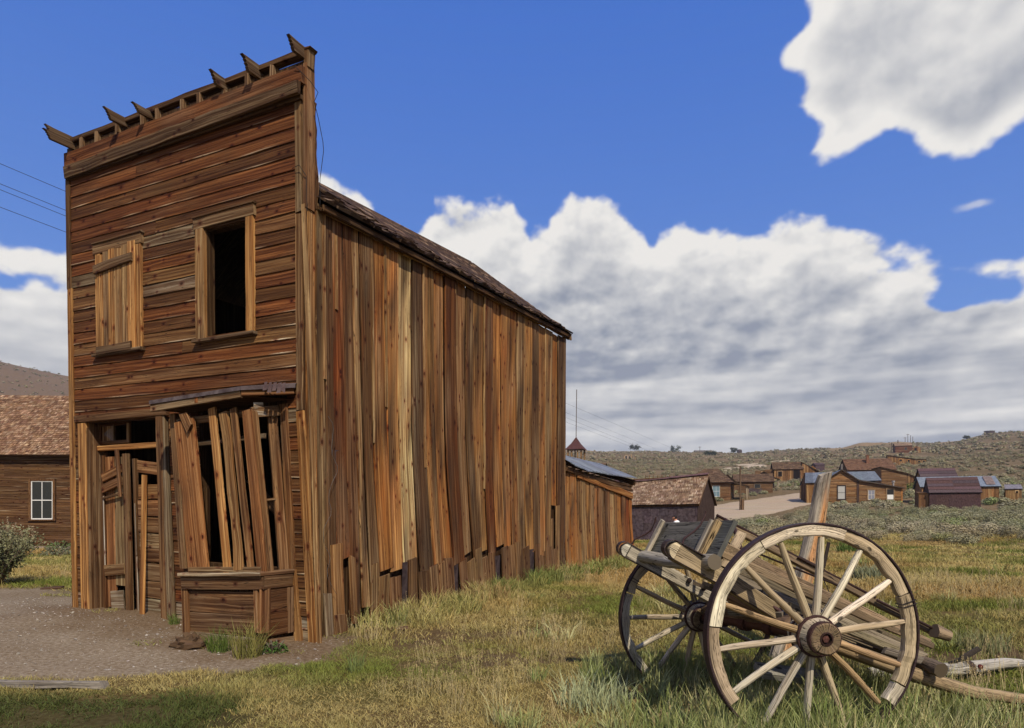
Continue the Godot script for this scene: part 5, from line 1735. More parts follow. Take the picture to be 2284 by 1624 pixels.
	window(t, Vector3(w - 2.1, 0.55, 0.0), R, 0.85, 1.25, Color(0.5, 0.4, 0.28), Color(0.72, 0.78, 0.80), Color(0.16, 0.24, 0.28), 2, 2)
	# porch along the right side
	courses("porch_roof", t, Vector3(w + 2.0, 1.75, 0.2), Vector3(w + 2.0, 1.75, -l * 0.7), Vector3(w + 0.2, 2.25, 0.2), Vector3(w + 0.2, 2.25, -l * 0.7), 6, 0.5, brown_roof)
	for z in [-0.1, -1.6, -3.1, -4.4]:
		board("porch_post", t, Vector3(w + 1.85, -0.3, z), Vector3(w + 1.85, 1.75, z), Vector3(0.4, 0, 1), 0.12, 0.12, Color(0.55, 0.5, 0.42))
	opening(t, "door", Vector3(w, 0.1, -1.4), B, 0.8, 1.75, Color(0.5, 0.42, 0.32))
	window(t, Vector3(w, 0.6, -3.6), B, 0.8, 1.1, Color(0.5, 0.42, 0.32), Color(0.7, 0.7, 0.68), Color(0.03, 0.03, 0.03), 1, 2)

	# the long low house next to it, gable and ridge
	p = spot(1640, 88.0)
	t = thing("long_low_house", "long low brown house with shingled roof and small front gable beside the hip roof", "house", p)
	t.scale = Vector3.ONE * 0.9
	t.rotation.y = deg_to_rad(-14.0)
	gabled(t, 5.1, 4.6, 1.75, 1.15, "x", "h", Color(0.27, 0.15, 0.08), 0.17, brown_roof)
	window(t, Vector3(2.6, 0.85, 0.0), R, 0.85, 0.55, Color(0.24, 0.16, 0.1), Color(0.3, 0.24, 0.17), Color(0.02, 0.02, 0.02), 1, 1)
	board("wall_panel", t, Vector3(1.6, 0.35, 0.05), Vector3(3.7, 0.35, 0.05), Vector3(0, 0, 1), 0.9, 0.02, Color(0.13, 0.10, 0.10), {}, "tar_paper")
	wall("gable_wall", t, Vector3(-2.4, 0, 0.5), R, [Vector2(0, 1.7), Vector2(1.25, 2.7), Vector2(2.5, 1.7)], "h", Color(0.30, 0.17, 0.09), 0.17)
	courses("gable_roof", t, Vector3(0.3, 1.6, 0.7), Vector3(0.3, 1.6, -3.0), Vector3(-1.15, 2.8, 0.7), Vector3(-1.15, 2.8, -3.0), 7, 0.5, brown_roof)
	courses("gable_roof", t, Vector3(-2.6, 1.6, -3.0), Vector3(-2.6, 1.6, 0.7), Vector3(-1.15, 2.8, -3.0), Vector3(-1.15, 2.8, 0.7), 7, 0.5, brown_roof)
	# the dark house end with porch posts
	p = spot(1685, 97.0)
	t = thing("dark_porch_house", "small dark brown house with pale porch posts at the end of the row", "house", p)
	t.scale = Vector3.ONE * 0.9
	t.rotation.y = deg_to_rad(-24.0)
	gabled(t, 2.6, 4.0, 1.9, 0.9, "z", "h", Color(0.20, 0.12, 0.07), 0.17, brown_roof)
	for z in [-0.3, -1.5, -2.6]:
		board("porch_post", t, Vector3(3.3, -0.3, z), Vector3(3.3, 1.6, z), Vector3(0.4, 0, 1), 0.12, 0.12, Color(0.6, 0.55, 0.48))
	courses("porch_roof", t, Vector3(3.5, 1.6, 0.2), Vector3(3.5, 1.6, -4.0), Vector3(2.5, 2.0, 0.2), Vector3(2.5, 2.0, -4.0), 4, 0.5, brown_roof)
	# barn with open doorways
	p = spot(1716, 121.0)
	t = thing("open_barn", "weathered orange-brown barn with open black doorways above the sagebrush", "barn", p)
	t.scale = Vector3.ONE * 0.91
	t.rotation.y = deg_to_rad(-14.0)
	var t2 := node("main_block", t, Vector3(0.9, 0, 0))
	gabled(t2, 5.2, 4.2, 2.3, 1.4, "x", "v", Color(0.42, 0.24, 0.12), 0.3, brown_roof, 0.25, 10)
	opening(t, "doorway", Vector3(4.4, 0.05, 0.0), R, 1.2, 2.0, DARK)
	opening(t, "window", Vector3(1.6, 0.8, 0.0), R, 0.75, 1.0, Color(0.4, 0.27, 0.15))
	wall("side_shed_wall", t, Vector3(-2.6, 0, -0.3), R, [Vector2(0, 1.9), Vector2(3.5, 2.3)], "h", Color(0.3, 0.17, 0.09), 0.2)
	opening(t, "shed_opening", Vector3(-1.4, 0.9, -0.3), R, 0.6, 0.9, Color(0.4, 0.27, 0.15))
	var w2 := wall("lean_to_wall", t, Vector3(6.12, 0, -0.6), R * 0.96 + B * 0.28, [Vector2(0, 3.3), Vector2(1.0, 3.0), Vector2(3.1, 1.8)], "v", Color(0.40, 0.22, 0.11), 0.3)
	courses("lean_to_roof", t, Vector3(9.4, 1.75, -1.0), Vector3(9.4, 1.75, -5.0), Vector3(6.1, 3.6, -0.7), Vector3(6.1, 3.6, -4.6), 7, 0.5, brown_roof)
	# small dark shed on the slope
	p = spot(1819, 165.0)
	t = thing("small_dark_shed", "small dark red-brown shed alone on the slope above the barn", "shed", p)
	t.scale = Vector3.ONE * 0.74
	gabled(t, 3.0, 3.0, 2.1, 0.6, "x", "sheet", Color(0.15, 0.10, 0.11), 0.6, [Color(0.15, 0.10, 0.11)], 0.15, 3, 1.5, "tar_paper")
	p = spot(1806, 160.0)
	t = thing("ruined_hut", "broken pale orange plank hut with dark gaps beside the small dark shed", "hut", p)
	t.scale = Vector3.ONE * 0.75
	wall("wall", t, Vector3.ZERO, R, [Vector2(0, 1.4), Vector2(1.0, 2.2), Vector2(2.0, 1.2)], "v", ORANGE * 0.8, 0.3)
	wall("wall", t, Vector3(2.0, 0, 0), B, [Vector2(0, 1.2), Vector2(2.0, 1.2)], "v", RED, 0.3)
	opening(t, "gap", Vector3(0.6, 0.2, 0.0), R, 0.6, 0.9, DARK)

	cabin()

	# big brown roof behind the cabin
	p = spot(1892, 103.0)
	t = thing("big_roofed_house", "house with large plain brown roof and brick chimney behind the metal-roofed cabin", "house", p)
	t.scale = Vector3(0.837, 0.9, 0.9)
	t.rotation.y = deg_to_rad(-14)
	gabled(t, 7.8, 7.0, 2.5, 2.0, "x", "h", BROWN, 0.17, [Color(0.32, 0.20, 0.14), Color(0.36, 0.23, 0.16), Color(0.29, 0.18, 0.125)], 0.2, 18, 0.4)
	mb = MB.new()
	box(mb, Vector3(3.55, 3.3, -2.4), Vector3(4.0, 5.0, -1.95), Color(0.30, 0.15, 0.10))
	box(mb, Vector3(3.5, 5.0, -2.45), Vector3(4.05, 5.12, -1.9), Color(0.26, 0.14, 0.10))
	put("chimney", mb, M.stone, t)
	# house with one-pitch roof to the right of it
	p = spot(1966, 82.0)
	t = thing("shed_roofed_house", "brown clapboard house with single sloping roof just right of the metal-roofed cabin", "house", p)
	t.scale = Vector3(0.800, 0.87, 0.87)
	t.rotation.y = deg_to_rad(-16)
	var tops := [Vector2(0, 3.45), Vector2(3.4, 2.55)]
	wall("wall", t, Vector3.ZERO, R, tops, "h", Color(0.34, 0.20, 0.10), 0.17)
	wall("wall", t, Vector3(3.4, 0, 0), B, [Vector2(0, 2.55), Vector2(5, 2.55)], "h", Color(0.28, 0.16, 0.09), 0.17)
	wall("wall", t, Vector3(0, 0, -5), -B, [Vector2(0, 3.45), Vector2(5, 3.45)], "h", Color(0.28, 0.16, 0.09), 0.17)
	courses("roof", t, Vector3(3.6, 2.56, 0.2), Vector3(3.6, 2.56, -5.2), Vector3(-0.2, 3.56, 0.2), Vector3(-0.2, 3.56, -5.2), 8, 0.5, brown_roof)
	p = spot(2021, 89.0)
	t = thing("sagging_plank_shed", "sagging plank shed running down behind the green bush", "shed", p)
	t.scale = Vector3(0.846, 0.92, 0.92)
	t.rotation.y = deg_to_rad(-16)
	wall("wall", t, Vector3.ZERO, R, [Vector2(0, 2.35), Vector2(1.2, 1.7), Vector2(2.6, 1.5)], "v", Color(0.36, 0.22, 0.12), 0.25)
	wall("wall", t, Vector3(2.6, 0, 0), B, [Vector2(0, 1.5), Vector2(2.5, 1.5)], "v", Color(0.3, 0.2, 0.1), 0.25)
	courses("roof", t, Vector3(-0.1, 2.36, 0.2), Vector3(1.3, 1.72, 0.2), Vector3(-0.1, 2.5, -3.0), Vector3(1.3, 1.85, -3.0), 5, 0.5, [Color(0.42, 0.36, 0.25), Color(0.34, 0.28, 0.19)])
	courses("roof", t, Vector3(1.2, 1.74, 0.2), Vector3(2.8, 1.52, 0.2), Vector3(1.2, 1.87, -3.0), Vector3(2.8, 1.62, -3.0), 5, 0.5, [Color(0.3, 0.2, 0.12)])
	# long orange shack on the slope
	p = spot(1980, 171.0)
	t = thing("orange_plank_shack", "long orange plank shack with small black openings high on the slope", "shack", p)
	t.scale = Vector3(0.638, 0.725, 0.725)
	t.rotation.y = deg_to_rad(-22)
	wall("wall", t, Vector3.ZERO, R, [Vector2(0, 3.5), Vector2(1.0, 3.5), Vector2(9.8, 1.9)], "v", Color(0.52, 0.31, 0.15), 0.35)
	wall("wall", t, Vector3(9.9, 0, 0), R, [Vector2(0, 1.9), Vector2(3.4, 1.8)], "v", GREYT, 0.35)
	wall("wall", t, Vector3(0, 0, -4), -B, [Vector2(0, 3.5), Vector2(4, 3.5)], "v", BROWN, 0.35)
	wall("wall", t, Vector3(13.3, 0, 0), B, [Vector2(0, 1.8), Vector2(4, 1.8)], "v", BROWN, 0.35)
	courses("roof", t, Vector3(-0.3, 3.6, 0.3), Vector3(9.9, 1.95, 0.3), Vector3(-0.3, 3.9, -4.2), Vector3(9.9, 2.25, -4.2), 5, 1.0, brown_roof)
	courses("roof", t, Vector3(9.9, 1.95, 0.3), Vector3(13.5, 1.85, 0.3), Vector3(9.9, 2.15, -4.2), Vector3(13.5, 2.0, -4.2), 5, 1.0, brown_roof)
	opening(t, "window", Vector3(4.0, 1.3, 0.0), R, 1.0, 0.7, ORANGE)
	opening(t, "doorway", Vector3(6.9, 0.0, 0.0), R, 0.8, 1.8, ORANGE)
	opening(t, "gap", Vector3(10.4, 0.8, 0.0), R, 0.9, 0.6, GREYT)
	opening(t, "gap", Vector3(12.0, 0.8, 0.0), R, 0.8, 0.6, GREYT)
	# red house near the crest
	p = spot(1997, 262.0)
	t = thing("red_hilltop_house", "dark red house with pale roof below the crest of the hill", "house", p)
	t.scale = Vector3.ONE * 0.7
	t.rotation.y = deg_to_rad(-20.0)
	gabled(t, 8.2, 7.0, 3.6, 1.7, "x", "h", Color(0.26, 0.10, 0.065), 0.4, [Color(0.50, 0.40, 0.31), Color(0.42, 0.32, 0.24)], 0.3, 5, 1.5)
	wall("annex_wall", t, Vector3(8.6, 0, -1), R, [Vector2(0, 2.4), Vector2(2.0, 3.4), Vector2(4.0, 2.2)], "v", Color(0.33, 0.17, 0.11), 0.5)
	opening(t, "doorway", Vector3(9.4, 0.0, -1.0), R, 1.2, 2.4, DARK)
	window(t, Vector3(4.5, 1.4, 0.0), R, 1.2, 1.2, Color(0.5, 0.35, 0.25), Color(0.5, 0.4, 0.3), Color(0.03, 0.03, 0.03), 0, 0)

	# tarred shed on the right with wooden wings and metal roofs behind
	p = spot(2073, 53.0, 0.1)
	t = thing("tar_paper_shed", "shed all clad in dark purple-brown tar paper standing in the sagebrush", "shed", p)
	t.scale = Vector3(0.757, 0.87, 0.87)
	t.rotation.y = deg_to_rad(-22)
	var tar := Color(0.15, 0.092, 0.092)
	wall("front_wall", t, Vector3.ZERO, R, [Vector2(0, 1.75), Vector2(4.5, 1.75)], "sheet", Color(0.15, 0.085, 0.08), 1.1)
	wall("end_wall", t, Vector3(4.5, 0, 0), B, [Vector2(0, 1.75), Vector2(1.4, 3.1), Vector2(2.8, 1.75)], "plain", tar, 1.0)
	wall("end_wall", t, Vector3(0, 0, -2.8), -B, [Vector2(0, 1.75), Vector2(1.4, 3.1), Vector2(2.8, 1.75)], "plain", tar, 1.0)
	courses("roof", t, Vector3(-0.05, 1.72, 0.14), Vector3(4.6, 1.72, 0.14), Vector3(-0.05, 3.14, -1.4), Vector3(4.55, 3.16, -1.4), 5, 1.6, [tar, Color(0.135, 0.10, 0.105), Color(0.15, 0.085, 0.08)], "tar_paper")
	courses("roof", t, Vector3(4.6, 1.72, -2.94), Vector3(-0.05, 1.72, -2.94), Vector3(4.55, 3.16, -1.4), Vector3(-0.05, 3.14, -1.4), 5, 1.6, [tar], "tar_paper")
	wall("wing_wall", t, Vector3(-0.9, 0, -0.3), R, [Vector2(0, 1.75), Vector2(0.9, 1.75)], "v", Color(0.40, 0.23, 0.12), 0.22)
	wall("wing_wall", t, Vector3(-0.9, 0, -2.3), -B, [Vector2(0, 1.75), Vector2(2.0, 1.75)], "v", DARK, 0.22)
	board("wing_roof", t, Vector3(-1.0, 1.80, -0.9), Vector3(0.0, 1.80, -0.9), Vector3(0, 1, 0.1), 1.4, 0.05, DARK)
	p = spot(2056, 63.0)
	t = thing("metal_roofed_woodshed", "orange plank building with blue-grey metal roof behind the tar paper shed", "shed", p)
	t.scale = Vector3(0.772, 0.887, 0.887)
	t.rotation.y = deg_to_rad(-22)
	gabled(t, 7.8, 4.0, 1.75, 1.05, "x", "v", Color(0.60, 0.35, 0.17), 0.28, [Color(0.27, 0.32, 0.38), Color(0.29, 0.34, 0.40), Color(0.26, 0.30, 0.36)], 0.2, 1, 2.2, "roof_metal")
	mb = MB.new()
	mb.q(Vector3(6.6, 1.86, -0.08), Vector3(7.5, 1.86, -0.08), Vector3(7.5, 2.76, -1.72), Vector3(6.6, 2.76, -1.72), Color(0.30, 0.22, 0.19))
	put("rusty_sheet", mb, M.roof_metal, t, Vector3(0, 0.06, 0.03))
	p = spot(2058, 74.0)
	t = thing("tarred_roof_house", "house with dark purple tarred roof rising behind the tar paper shed", "house", p)
	t.scale = Vector3(0.792, 0.88, 0.88)
	t.rotation.y = deg_to_rad(-20)
	gabled(t, 4.1, 4.0, 2.0, 1.35, "x", "v", Color(0.4, 0.24, 0.12), 0.28, [tar, Color(0.14, 0.10, 0.105)], 0.2, 4, 1.6, "tar_paper")
	# privy
	p = spot(2243, 61.0)
	t = thing("outhouse", "small grey plank outhouse with slanting roof standing in sagebrush", "outhouse", p)
	t.scale = Vector3(0.663, 0.78, 0.78)
	t.rotation.y = deg_to_rad(-32)
	wall("wall", t, Vector3.ZERO, R, [Vector2(0, 1.45), Vector2(1.75, 1.45)], "v", GREYT * 1.1, 0.2)
	wall("wall", t, Vector3(1.75, 0, 0), B, [Vector2(0, 1.45), Vector2(1.4, 2.0)], "v", BROWN, 0.2)
	wall("wall", t, Vector3(0, 0, -1.4), -B, [Vector2(0, 2.0), Vector2(1.4, 1.45)], "v", BROWN, 0.2)
	wall("wall", t, Vector3(1.75, 0, -1.4), -R, [Vector2(0, 2.0), Vector2(1.75, 2.0)], "v", BROWN, 0.2)
	courses("roof", t, Vector3(-0.1, 1.46, 0.12), Vector3(1.9, 1.46, 0.12), Vector3(-0.05, 2.05, -1.5), Vector3(1.8, 2.05, -1.5), 1, 2.0, [Color(0.30, 0.29, 0.31)], "roof_metal")
	opening(t, "vent", Vector3(1.1, 1.0, 0.0), R, 0.3, 0.2, GREYT)


func cabin() -> void:
	var R := Vector3.RIGHT
	var B := Vector3(0, 0, -1)
	var p := spot(1860, 67.0)
	var t := thing("metal_roofed_cabin", "honey-brown clapboard cabin with blue-grey metal roof and three front windows", "cabin", Vector3(p.x, p.y - 0.05, p.z))
	t.scale = Vector3(0.822, 0.893, 0.893)
	t.rotation.y = deg_to_rad(-17)
	var c := Color(0.50, 0.29, 0.135)
	var blue := [Color(0.19, 0.225, 0.265), Color(0.21, 0.245, 0.285), Color(0.18, 0.21, 0.25)]
	# gable front from x=-0.75 to 2.55, lean-to front on to 7.3
	wall("front_wall", t, Vector3(-0.75, 0, 0), R, [Vector2(0, 2.72), Vector2(1.6, 3.75), Vector2(3.2, 2.72), Vector2(3.35, 2.65)], "h", c, 0.16)
	wall("front_wall", t, Vector3(2.6, 0, 0), R, [Vector2(0, 2.60), Vector2(4.75, 1.72)], "h", c, 0.16)
	board("corner_board", t, Vector3(2.62, -0.3, 0.06), Vector3(2.62, 2.62, 0.06), Vector3(0, 0, 1), 0.26, 0.04, Color(0.13, 0.09, 0.09))
	board("corner_board", t, Vector3(7.3, -0.3, 0.05), Vector3(7.3, 1.7, 0.05), Vector3(0, 0, 1), 0.14, 0.04, ORANGE)
	wall("side_wall", t, Vector3(7.35, 0, 0), B, [Vector2(0, 1.72), Vector2(3.2, 1.72)], "v", ORANGE * 0.9, 0.25)
	wall("back_wall", t, Vector3(7.35, 0, -6.2), -R, [Vector2(0, 1.7), Vector2(4.7, 2.6), Vector2(10.3, 2.4)], "h", c * 0.7, 0.2)
	wall("side_wall", t, Vector3(7.35, 0, -3.2), B, [Vector2(0, 1.72), Vector2(3.0, 1.72)], "v", BROWN, 0.25)
	wall("wing_wall", t, Vector3(-2.9, 0, -1.2), R, [Vector2(0, 2.38), Vector2(2.2, 2.45)], "v", Color(0.46, 0.26, 0.12), 0.24)
	wall("side_wall", t, Vector3(-2.9, 0, -6.2), -B, [Vector2(0, 2.3), Vector2(2.5, 3.7), Vector2(5, 2.38)], "v", BROWN, 0.24)
	wall("side_wall", t, Vector3(-0.75, 0, -1.3), -B, [Vector2(0, 2.7), Vector2(1.3, 2.7)], "h", c * 0.8, 0.16)
	# roofs
	var m := "roof_metal"
	courses("roof", t, Vector3(-3.1, 2.42, -1.0), Vector3(5.4, 2.62, -1.0), Vector3(-2.75, 3.72, -3.6), Vector3(5.2, 3.78, -3.6), 1, 0.9, blue, m)
	courses("roof", t, Vector3(5.4, 2.5, -6.4), Vector3(-3.1, 2.4, -6.4), Vector3(5.2, 3.78, -3.6), Vector3(-2.75, 3.72, -3.6), 1, 0.9, blue, m)
	courses("gable_roof", t, Vector3(2.75, 2.60, 0.25), Vector3(2.75, 2.60, -3.4), Vector3(0.85, 3.84, 0.25), Vector3(0.85, 3.84, -3.4), 1, 0.9, blue, m)
	courses("gable_roof", t, Vector3(-0.95, 2.66, -3.4), Vector3(-0.95, 2.66, 0.25), Vector3(0.85, 3.84, -3.4), Vector3(0.85, 3.84, 0.25), 1, 0.9, blue, m)
	courses("lean_to_roof", t, Vector3(7.55, 1.74, 0.25), Vector3(7.55, 1.74, -3.4), Vector3(2.7, 2.66, 0.25), Vector3(2.7, 2.66, -3.4), 1, 0.9, blue, m)
	for e in [[Vector3(0.85, 3.80, 0.28), Vector3(-0.98, 2.62, 0.28)], [Vector3(0.85, 3.80, 0.28), Vector3(2.75, 2.58, 0.28)], [Vector3(2.75, 2.58, 0.28), Vector3(7.55, 1.70, 0.28)]]:
		board("verge_board", t, e[0], e[1], Vector3(0, 0, 1), 0.12, 0.03, Color(0.13, 0.11, 0.10))
	wall("side_wall", t, Vector3(5.2, 1.9, -3.4), B, [Vector2(0, 1.7), Vector2(2.6, 0.6)], "h", c * 0.8, 0.2, 0.0)
	var trim := Color(0.60, 0.46, 0.30)
	window(t, Vector3(0.42, 0.62, 0.0), R, 0.82, 1.40, Color(0.11, 0.09, 0.085), Color(0.09, 0.08, 0.08), Color(0.42, 0.42, 0.40), 1, 2)
	window(t, Vector3(3.72, 0.55, 0.0), R, 0.70, 0.98, trim, Color(0.68, 0.64, 0.56), Color(0.24, 0.25, 0.30), 2, 2)
	window(t, Vector3(5.72, 0.55, 0.0), R, 0.72, 1.05, trim, Color(0.12, 0.10, 0.09), Color(0.03, 0.03, 0.03), 1, 2)
	var mb := MB.new()
	mb.q(Vector3(5.76, 0.50, 0.045), Vector3(6.40, 0.50, 0.045), Vector3(6.40, 1.0, 0.045), Vector3(5.76, 1.0, 0.045), Color(0.75, 0.75, 0.73))
	put("white_blind", mb, M.plain, t)
	mb = MB.new()
	tube(mb, [Vector3(1.3, 3.4, -2.6), Vector3(1.3, 4.6, -2.6)], [0.12, 0.12], Color(0.32, 0.30, 0.27), 8)
	put("stove_pipe", mb, M.iron, t)
	mb = MB.new()
	tube(mb, [Vector3(6.55, 1.9, -0.6), Vector3(6.55, 2.35, -0.6), Vector3(6.55, 2.36, -0.6), Vector3(6.55, 2.55, -0.6)], [0.10, 0.10, 0.18, 0.16], Color(0.55, 0.54, 0.52), 8)
	put("vent_pipe", mb, M.iron, t)


func far_things() -> void:
	# school: only its belfry and pole rise above the annex roof
	var p := spot(1285, 116.0)
	var t := thing("school_belfry", "wooden belfry with dark red pointed roof and tall flagpole above the annex", "belfry", p)
	t.rotation.y = deg_to_rad(-20.0)
	var ty := 1.6 + (1140.0 - 1030.0) / 1505.0 * 116.0 - p.y
	var b := node("school_house", t)
	var g := node("body", b, Vector3(-5, 0, 4))
	gabled(g, 10.0, 8.0, ty - 2.6, 2.2, "x", "h", BROWN, 0.25, [Color(0.23, 0.17, 0.12)], 0.3, 8, 1.0)
	var k := 1.15
	for s in [[-k, -k], [k, -k], [k, k], [-k, k]]:
		board("belfry_post", t, Vector3(s[0], ty - 1.2, s[1]), Vector3(s[0], ty + 2.1, s[1]), Vector3(0, 0, 1), 0.28, 0.28, Color(0.50, 0.34, 0.19))
		board("belfry_post", t, Vector3(s[0] * 0.45, ty - 1.0, s[1]), Vector3(s[0] * 0.45, ty + 2.1, s[1]), Vector3(0, 0, 1), 0.2, 0.2, GREYT)
	var mb := MB.new()
	box(mb, Vector3(-1.3, ty - 1.6, -1.3), Vector3(1.3, ty + 0.3, 1.3), Color(0.46, 0.32, 0.19))
	put("belfry_base", mb, M.timber, t)
	mb = MB.new()
	var e := 1.55
	var c := [Vector3(-e, ty + 2.05, e), Vector3(e, ty + 2.05, e), Vector3(e, ty + 2.05, -e), Vector3(-e, ty + 2.05, -e)]
	for i in 4:
		var a: Vector3 = c[i]
		var d: Vector3 = c[(i + 1) % 4]
		var a2 := a * 0.45 + Vector3(0, (ty + 3.1) - (ty + 2.05) * 0.45, 0)
		var d2 := d * 0.45 + Vector3(0, (ty + 3.1) - (ty + 2.05) * 0.45, 0)
		mb.q(a, d, d2, a2, Color(0.13, 0.055, 0.05))
		mb.tri(a2, d2, Vector3(0, ty + 4.3, 0), Color(0.13, 0.055, 0.05), Color(0.13, 0.055, 0.05), Color(0.13, 0.055, 0.05))
	mb.q(c[3], c[2], c[1], c[0], DARK)
	put("belfry_roof", mb, M.tar_paper, t)
	rod("flagpole", t, [Vector3(0, ty + 4.2, 0), Vector3(0.05, ty + 8.0, 0), Vector3(0.1, ty + 12.4, 0)], 0.07, Color(0.13, 0.11, 0.10), "plain", 6)

	# poles
	var group := "wooden utility poles"
	for q in [[1651, 60.0, 1040.0, "wooden utility pole with a short stub beside it at the near road edge", 0.075], [1785, 75.0, 1052.0, "wooden utility pole with a short stub beside the road near the cabin", 0.07]]:
		p = spot(q[0], q[1])
		var h: float = 1.6 + (1140.0 - q[2]) / 1505.0 * q[1] - p.y
		t = thing("utility_pole", q[3], "pole", p, group)
		mb = MB.new()
		tube(mb, [Vector3(0, -0.4, 0), Vector3(0.02, h * 0.5, 0), Vector3(0, h, 0)], [q[4] * 1.15, q[4], q[4] * 0.8], Color(0.24, 0.18, 0.13), 8)
		put("shaft", mb, M.timber, t)
		board("stub", t, Vector3(0.24, -0.4, 0.05), Vector3(0.24, 1.0, 0.05), Vector3(0, 0, 1), 0.2, 0.2, Color(0.26, 0.17, 0.11))
	var n := 0
	for q in [[2019, 540.0, 980.0], [2025, 545.0, 968.0], [2031, 540.0, 971.0], [2036, 546.0, 974.0], [2003, 290.0, 982.0], [1561, 600.0, 996.0], [1989, 300.0, 1003.0]]:
		p = spot(q[0], q[1])
		var h: float = maxf(4.0, 1.6 + (1140.0 - q[2]) / 1505.0 * q[1] - p.y)
		t = thing("hilltop_pole", ["short pole at the left end of the row on the crest", "tallest pole of the row on the crest", "third pole of the row on the crest", "right-hand pole of the row on the crest", "single pole beside the dark red hilltop house", "pole with crossarm beside the long low crest building", "leaning pole below the dark red hilltop house"][n], "pole", p, "poles on the crest")
		mb = MB.new()
		tube(mb, [Vector3(0, -1, 0), Vector3(0, h, 0)], [0.22, 0.18], Color(0.13, 0.10, 0.08), 6)
		put("shaft", mb, M.plain, t)
		if n in [0, 1, 5]:
			board("crossarm", t, Vector3(-1.2, h - 0.5, 0), Vector3(1.2, h - 0.5, 0), Vector3(0, 0, 1), 0.25, 0.2, DARK)
		n += 1
	# wires passing behind the hotel
	var wl := ["highest overhead wire running behind the hotel", "second overhead wire from the top behind the hotel", "third overhead wire from the top behind the hotel", "lowest overhead wire running behind the hotel"]
	n = 0
	for q in [[365, 997, 1493], [410, 1001, 1462], [423, 1003, 1440], [462, 1000, 1417]]:
		var a := bearing(0, q[0], 26.0)
		var d := bearing(q[2], q[1], 300.0)
		a += (a - d) * 0.02
		mb = MB.new()
		var pts := []
		for i in 7:
			pts.append(a.lerp(d, pow(i / 6.0, 2.0)))
		tube(mb, pts, [0.011, 0.011, 0.012, 0.014, 0.016, 0.02, 0.025], Color(0.05, 0.05, 0.055), 5)
		var o := put("overhead_wire", mb, M.plain, self)
		tag(o, wl[n], "wire", "overhead wires")
		n += 1
	t = thing("post_fence", "thin weathered post fence crossing the sagebrush slope behind the tarred shed", "fence", spot(1440, 128.0))
	for i in 9:
		var q2 := spot(1440 + i * 9.0, 128.0 - i * 0.8) - t.position
		board("fence_post", t, q2 + Vector3(0, -0.3, 0), q2 + Vector3(rf(-0.05, 0.05), 1.3, 0), Vector3(0, 0, 1), 0.12, 0.12, GREYT * 0.7)
		if i > 0:
			var q3 := spot(1431 + i * 9.0, 128.8 - i * 0.8) - t.position
			board("fence_rail", t, q3 + Vector3(0, 1.0, 0.07), q2 + Vector3(0, 1.0, 0.07), Vector3(0, 0, 1), 0.07, 0.04, GREYT * 0.6)
	# things on the skyline
	p = spot(1551, 615.0)
	t = thing("long_crest_building", "long dark low building on the skyline beside a pole", "building", p)
	gabled(t, 16.0, 6.0, 1.2, 1.6, "x", "plain", Color(0.10, 0.085, 0.075), 1.0, [Color(0.11, 0.095, 0.085)], 0.3, 2, 4.0, "plain")
	p = spot(1649, 600.0)
	t = thing("water_tank", "dark square water tank standing on the skyline beside a bush", "tank", p)
	mb = MB.new()
	var prof := []
	tube(mb, [Vector3(0, -1, 0), Vector3(0, 4.2, 0), Vector3(0, 4.9, 0)], [2.4, 2.3, 1.6], Color(0.11, 0.075, 0.06), 12)
	put("tank_body", mb, M.tar_paper, t)
	for s in [1.0, 3.0]:
		mb = MB.new()
		tube(mb, [Vector3(0, s, 0), Vector3(0, s + 0.25, 0)], [2.48, 2.48], Color(0.06, 0.05, 0.045), 12)
		put("hoop", mb, M.iron, t)
	p = spot(2207, 515.0)
	t = thing("crest_tank", "low round dark tank on the highest part of the crest", "tank", p)
	t.scale = Vector3.ONE * 0.78
	mb = MB.new()
	tube(mb, [Vector3(0, -1, 0), Vector3(0, 2.9, 0)], [4.5, 4.4], Color(0.12, 0.085, 0.075), 16)
	put("tank_body", mb, M.tar_paper, t)
	mb = MB.new()
	tube(mb, [Vector3(0, 2.75, 0), Vector3(0, 3.05, 0)], [4.7, 4.7], Color(0.08, 0.06, 0.055), 16)
	put("rim", mb, M.tar_paper, t)
	p = spot(1391, 330.0)
	t = thing("white_ruin", "broken pale wooden ruin on the hillside beneath the dark tree", "ruin", p)
	wall("wall", t, Vector3.ZERO, Vector3.RIGHT, [Vector2(0, 1.0), Vector2(0.8, 2.4), Vector2(2.2, 2.2), Vector2(2.9, 2.8), Vector2(4.2, 2.6)], "v", Color(0.62, 0.55, 0.47), 0.45)
	wall("wall", t, Vector3(4.4, 0, -0.5), Vector3.RIGHT, [Vector2(0, 2.0), Vector2(1.6, 1.2)], "v", Color(0.5, 0.44, 0.36), 0.45)
	opening(t, "gap", Vector3(0.8, 0.2, 0.0), Vector3.RIGHT, 0.8, 1.5, Color(0.4, 0.34, 0.28))
	opening(t, "gap", Vector3(2.5, 0.2, 0.0), Vector3.RIGHT, 0.8, 1.3, Color(0.4, 0.34, 0.28))
	# trees on the skyline
	n = 0
	for q in [[1416, 585.0, 5.0, 6.4, "dark rounded tree on the skyline above the tan tailings", Color(0.035, 0.042, 0.02)], [1506, 590.0, 4.4, 8.5, "open-branched green tree on the skyline left of the long building", Color(0.07, 0.085, 0.04)], [1636, 575.0, 3.2, 5.6, "dark bush on the skyline beside the water tank", Color(0.05, 0.06, 0.03)], [1585, 455.0, 4.5, 2.6, "wide dark green bush on the slope below the long building", Color(0.045, 0.055, 0.025)], [2156, 525.0, 2.8, 3.0, "dark scrub tree on the crest left of the round tank", Color(0.06, 0.065, 0.035)], [1594, 500.0, 2.6, 3.2, "small green bush on the slope left of the dark bush", Color(0.07, 0.08, 0.04)]]:
		p = spot(q[0], q[1])
		t = thing("tree", q[4], "tree", p)
		mb = MB.new()
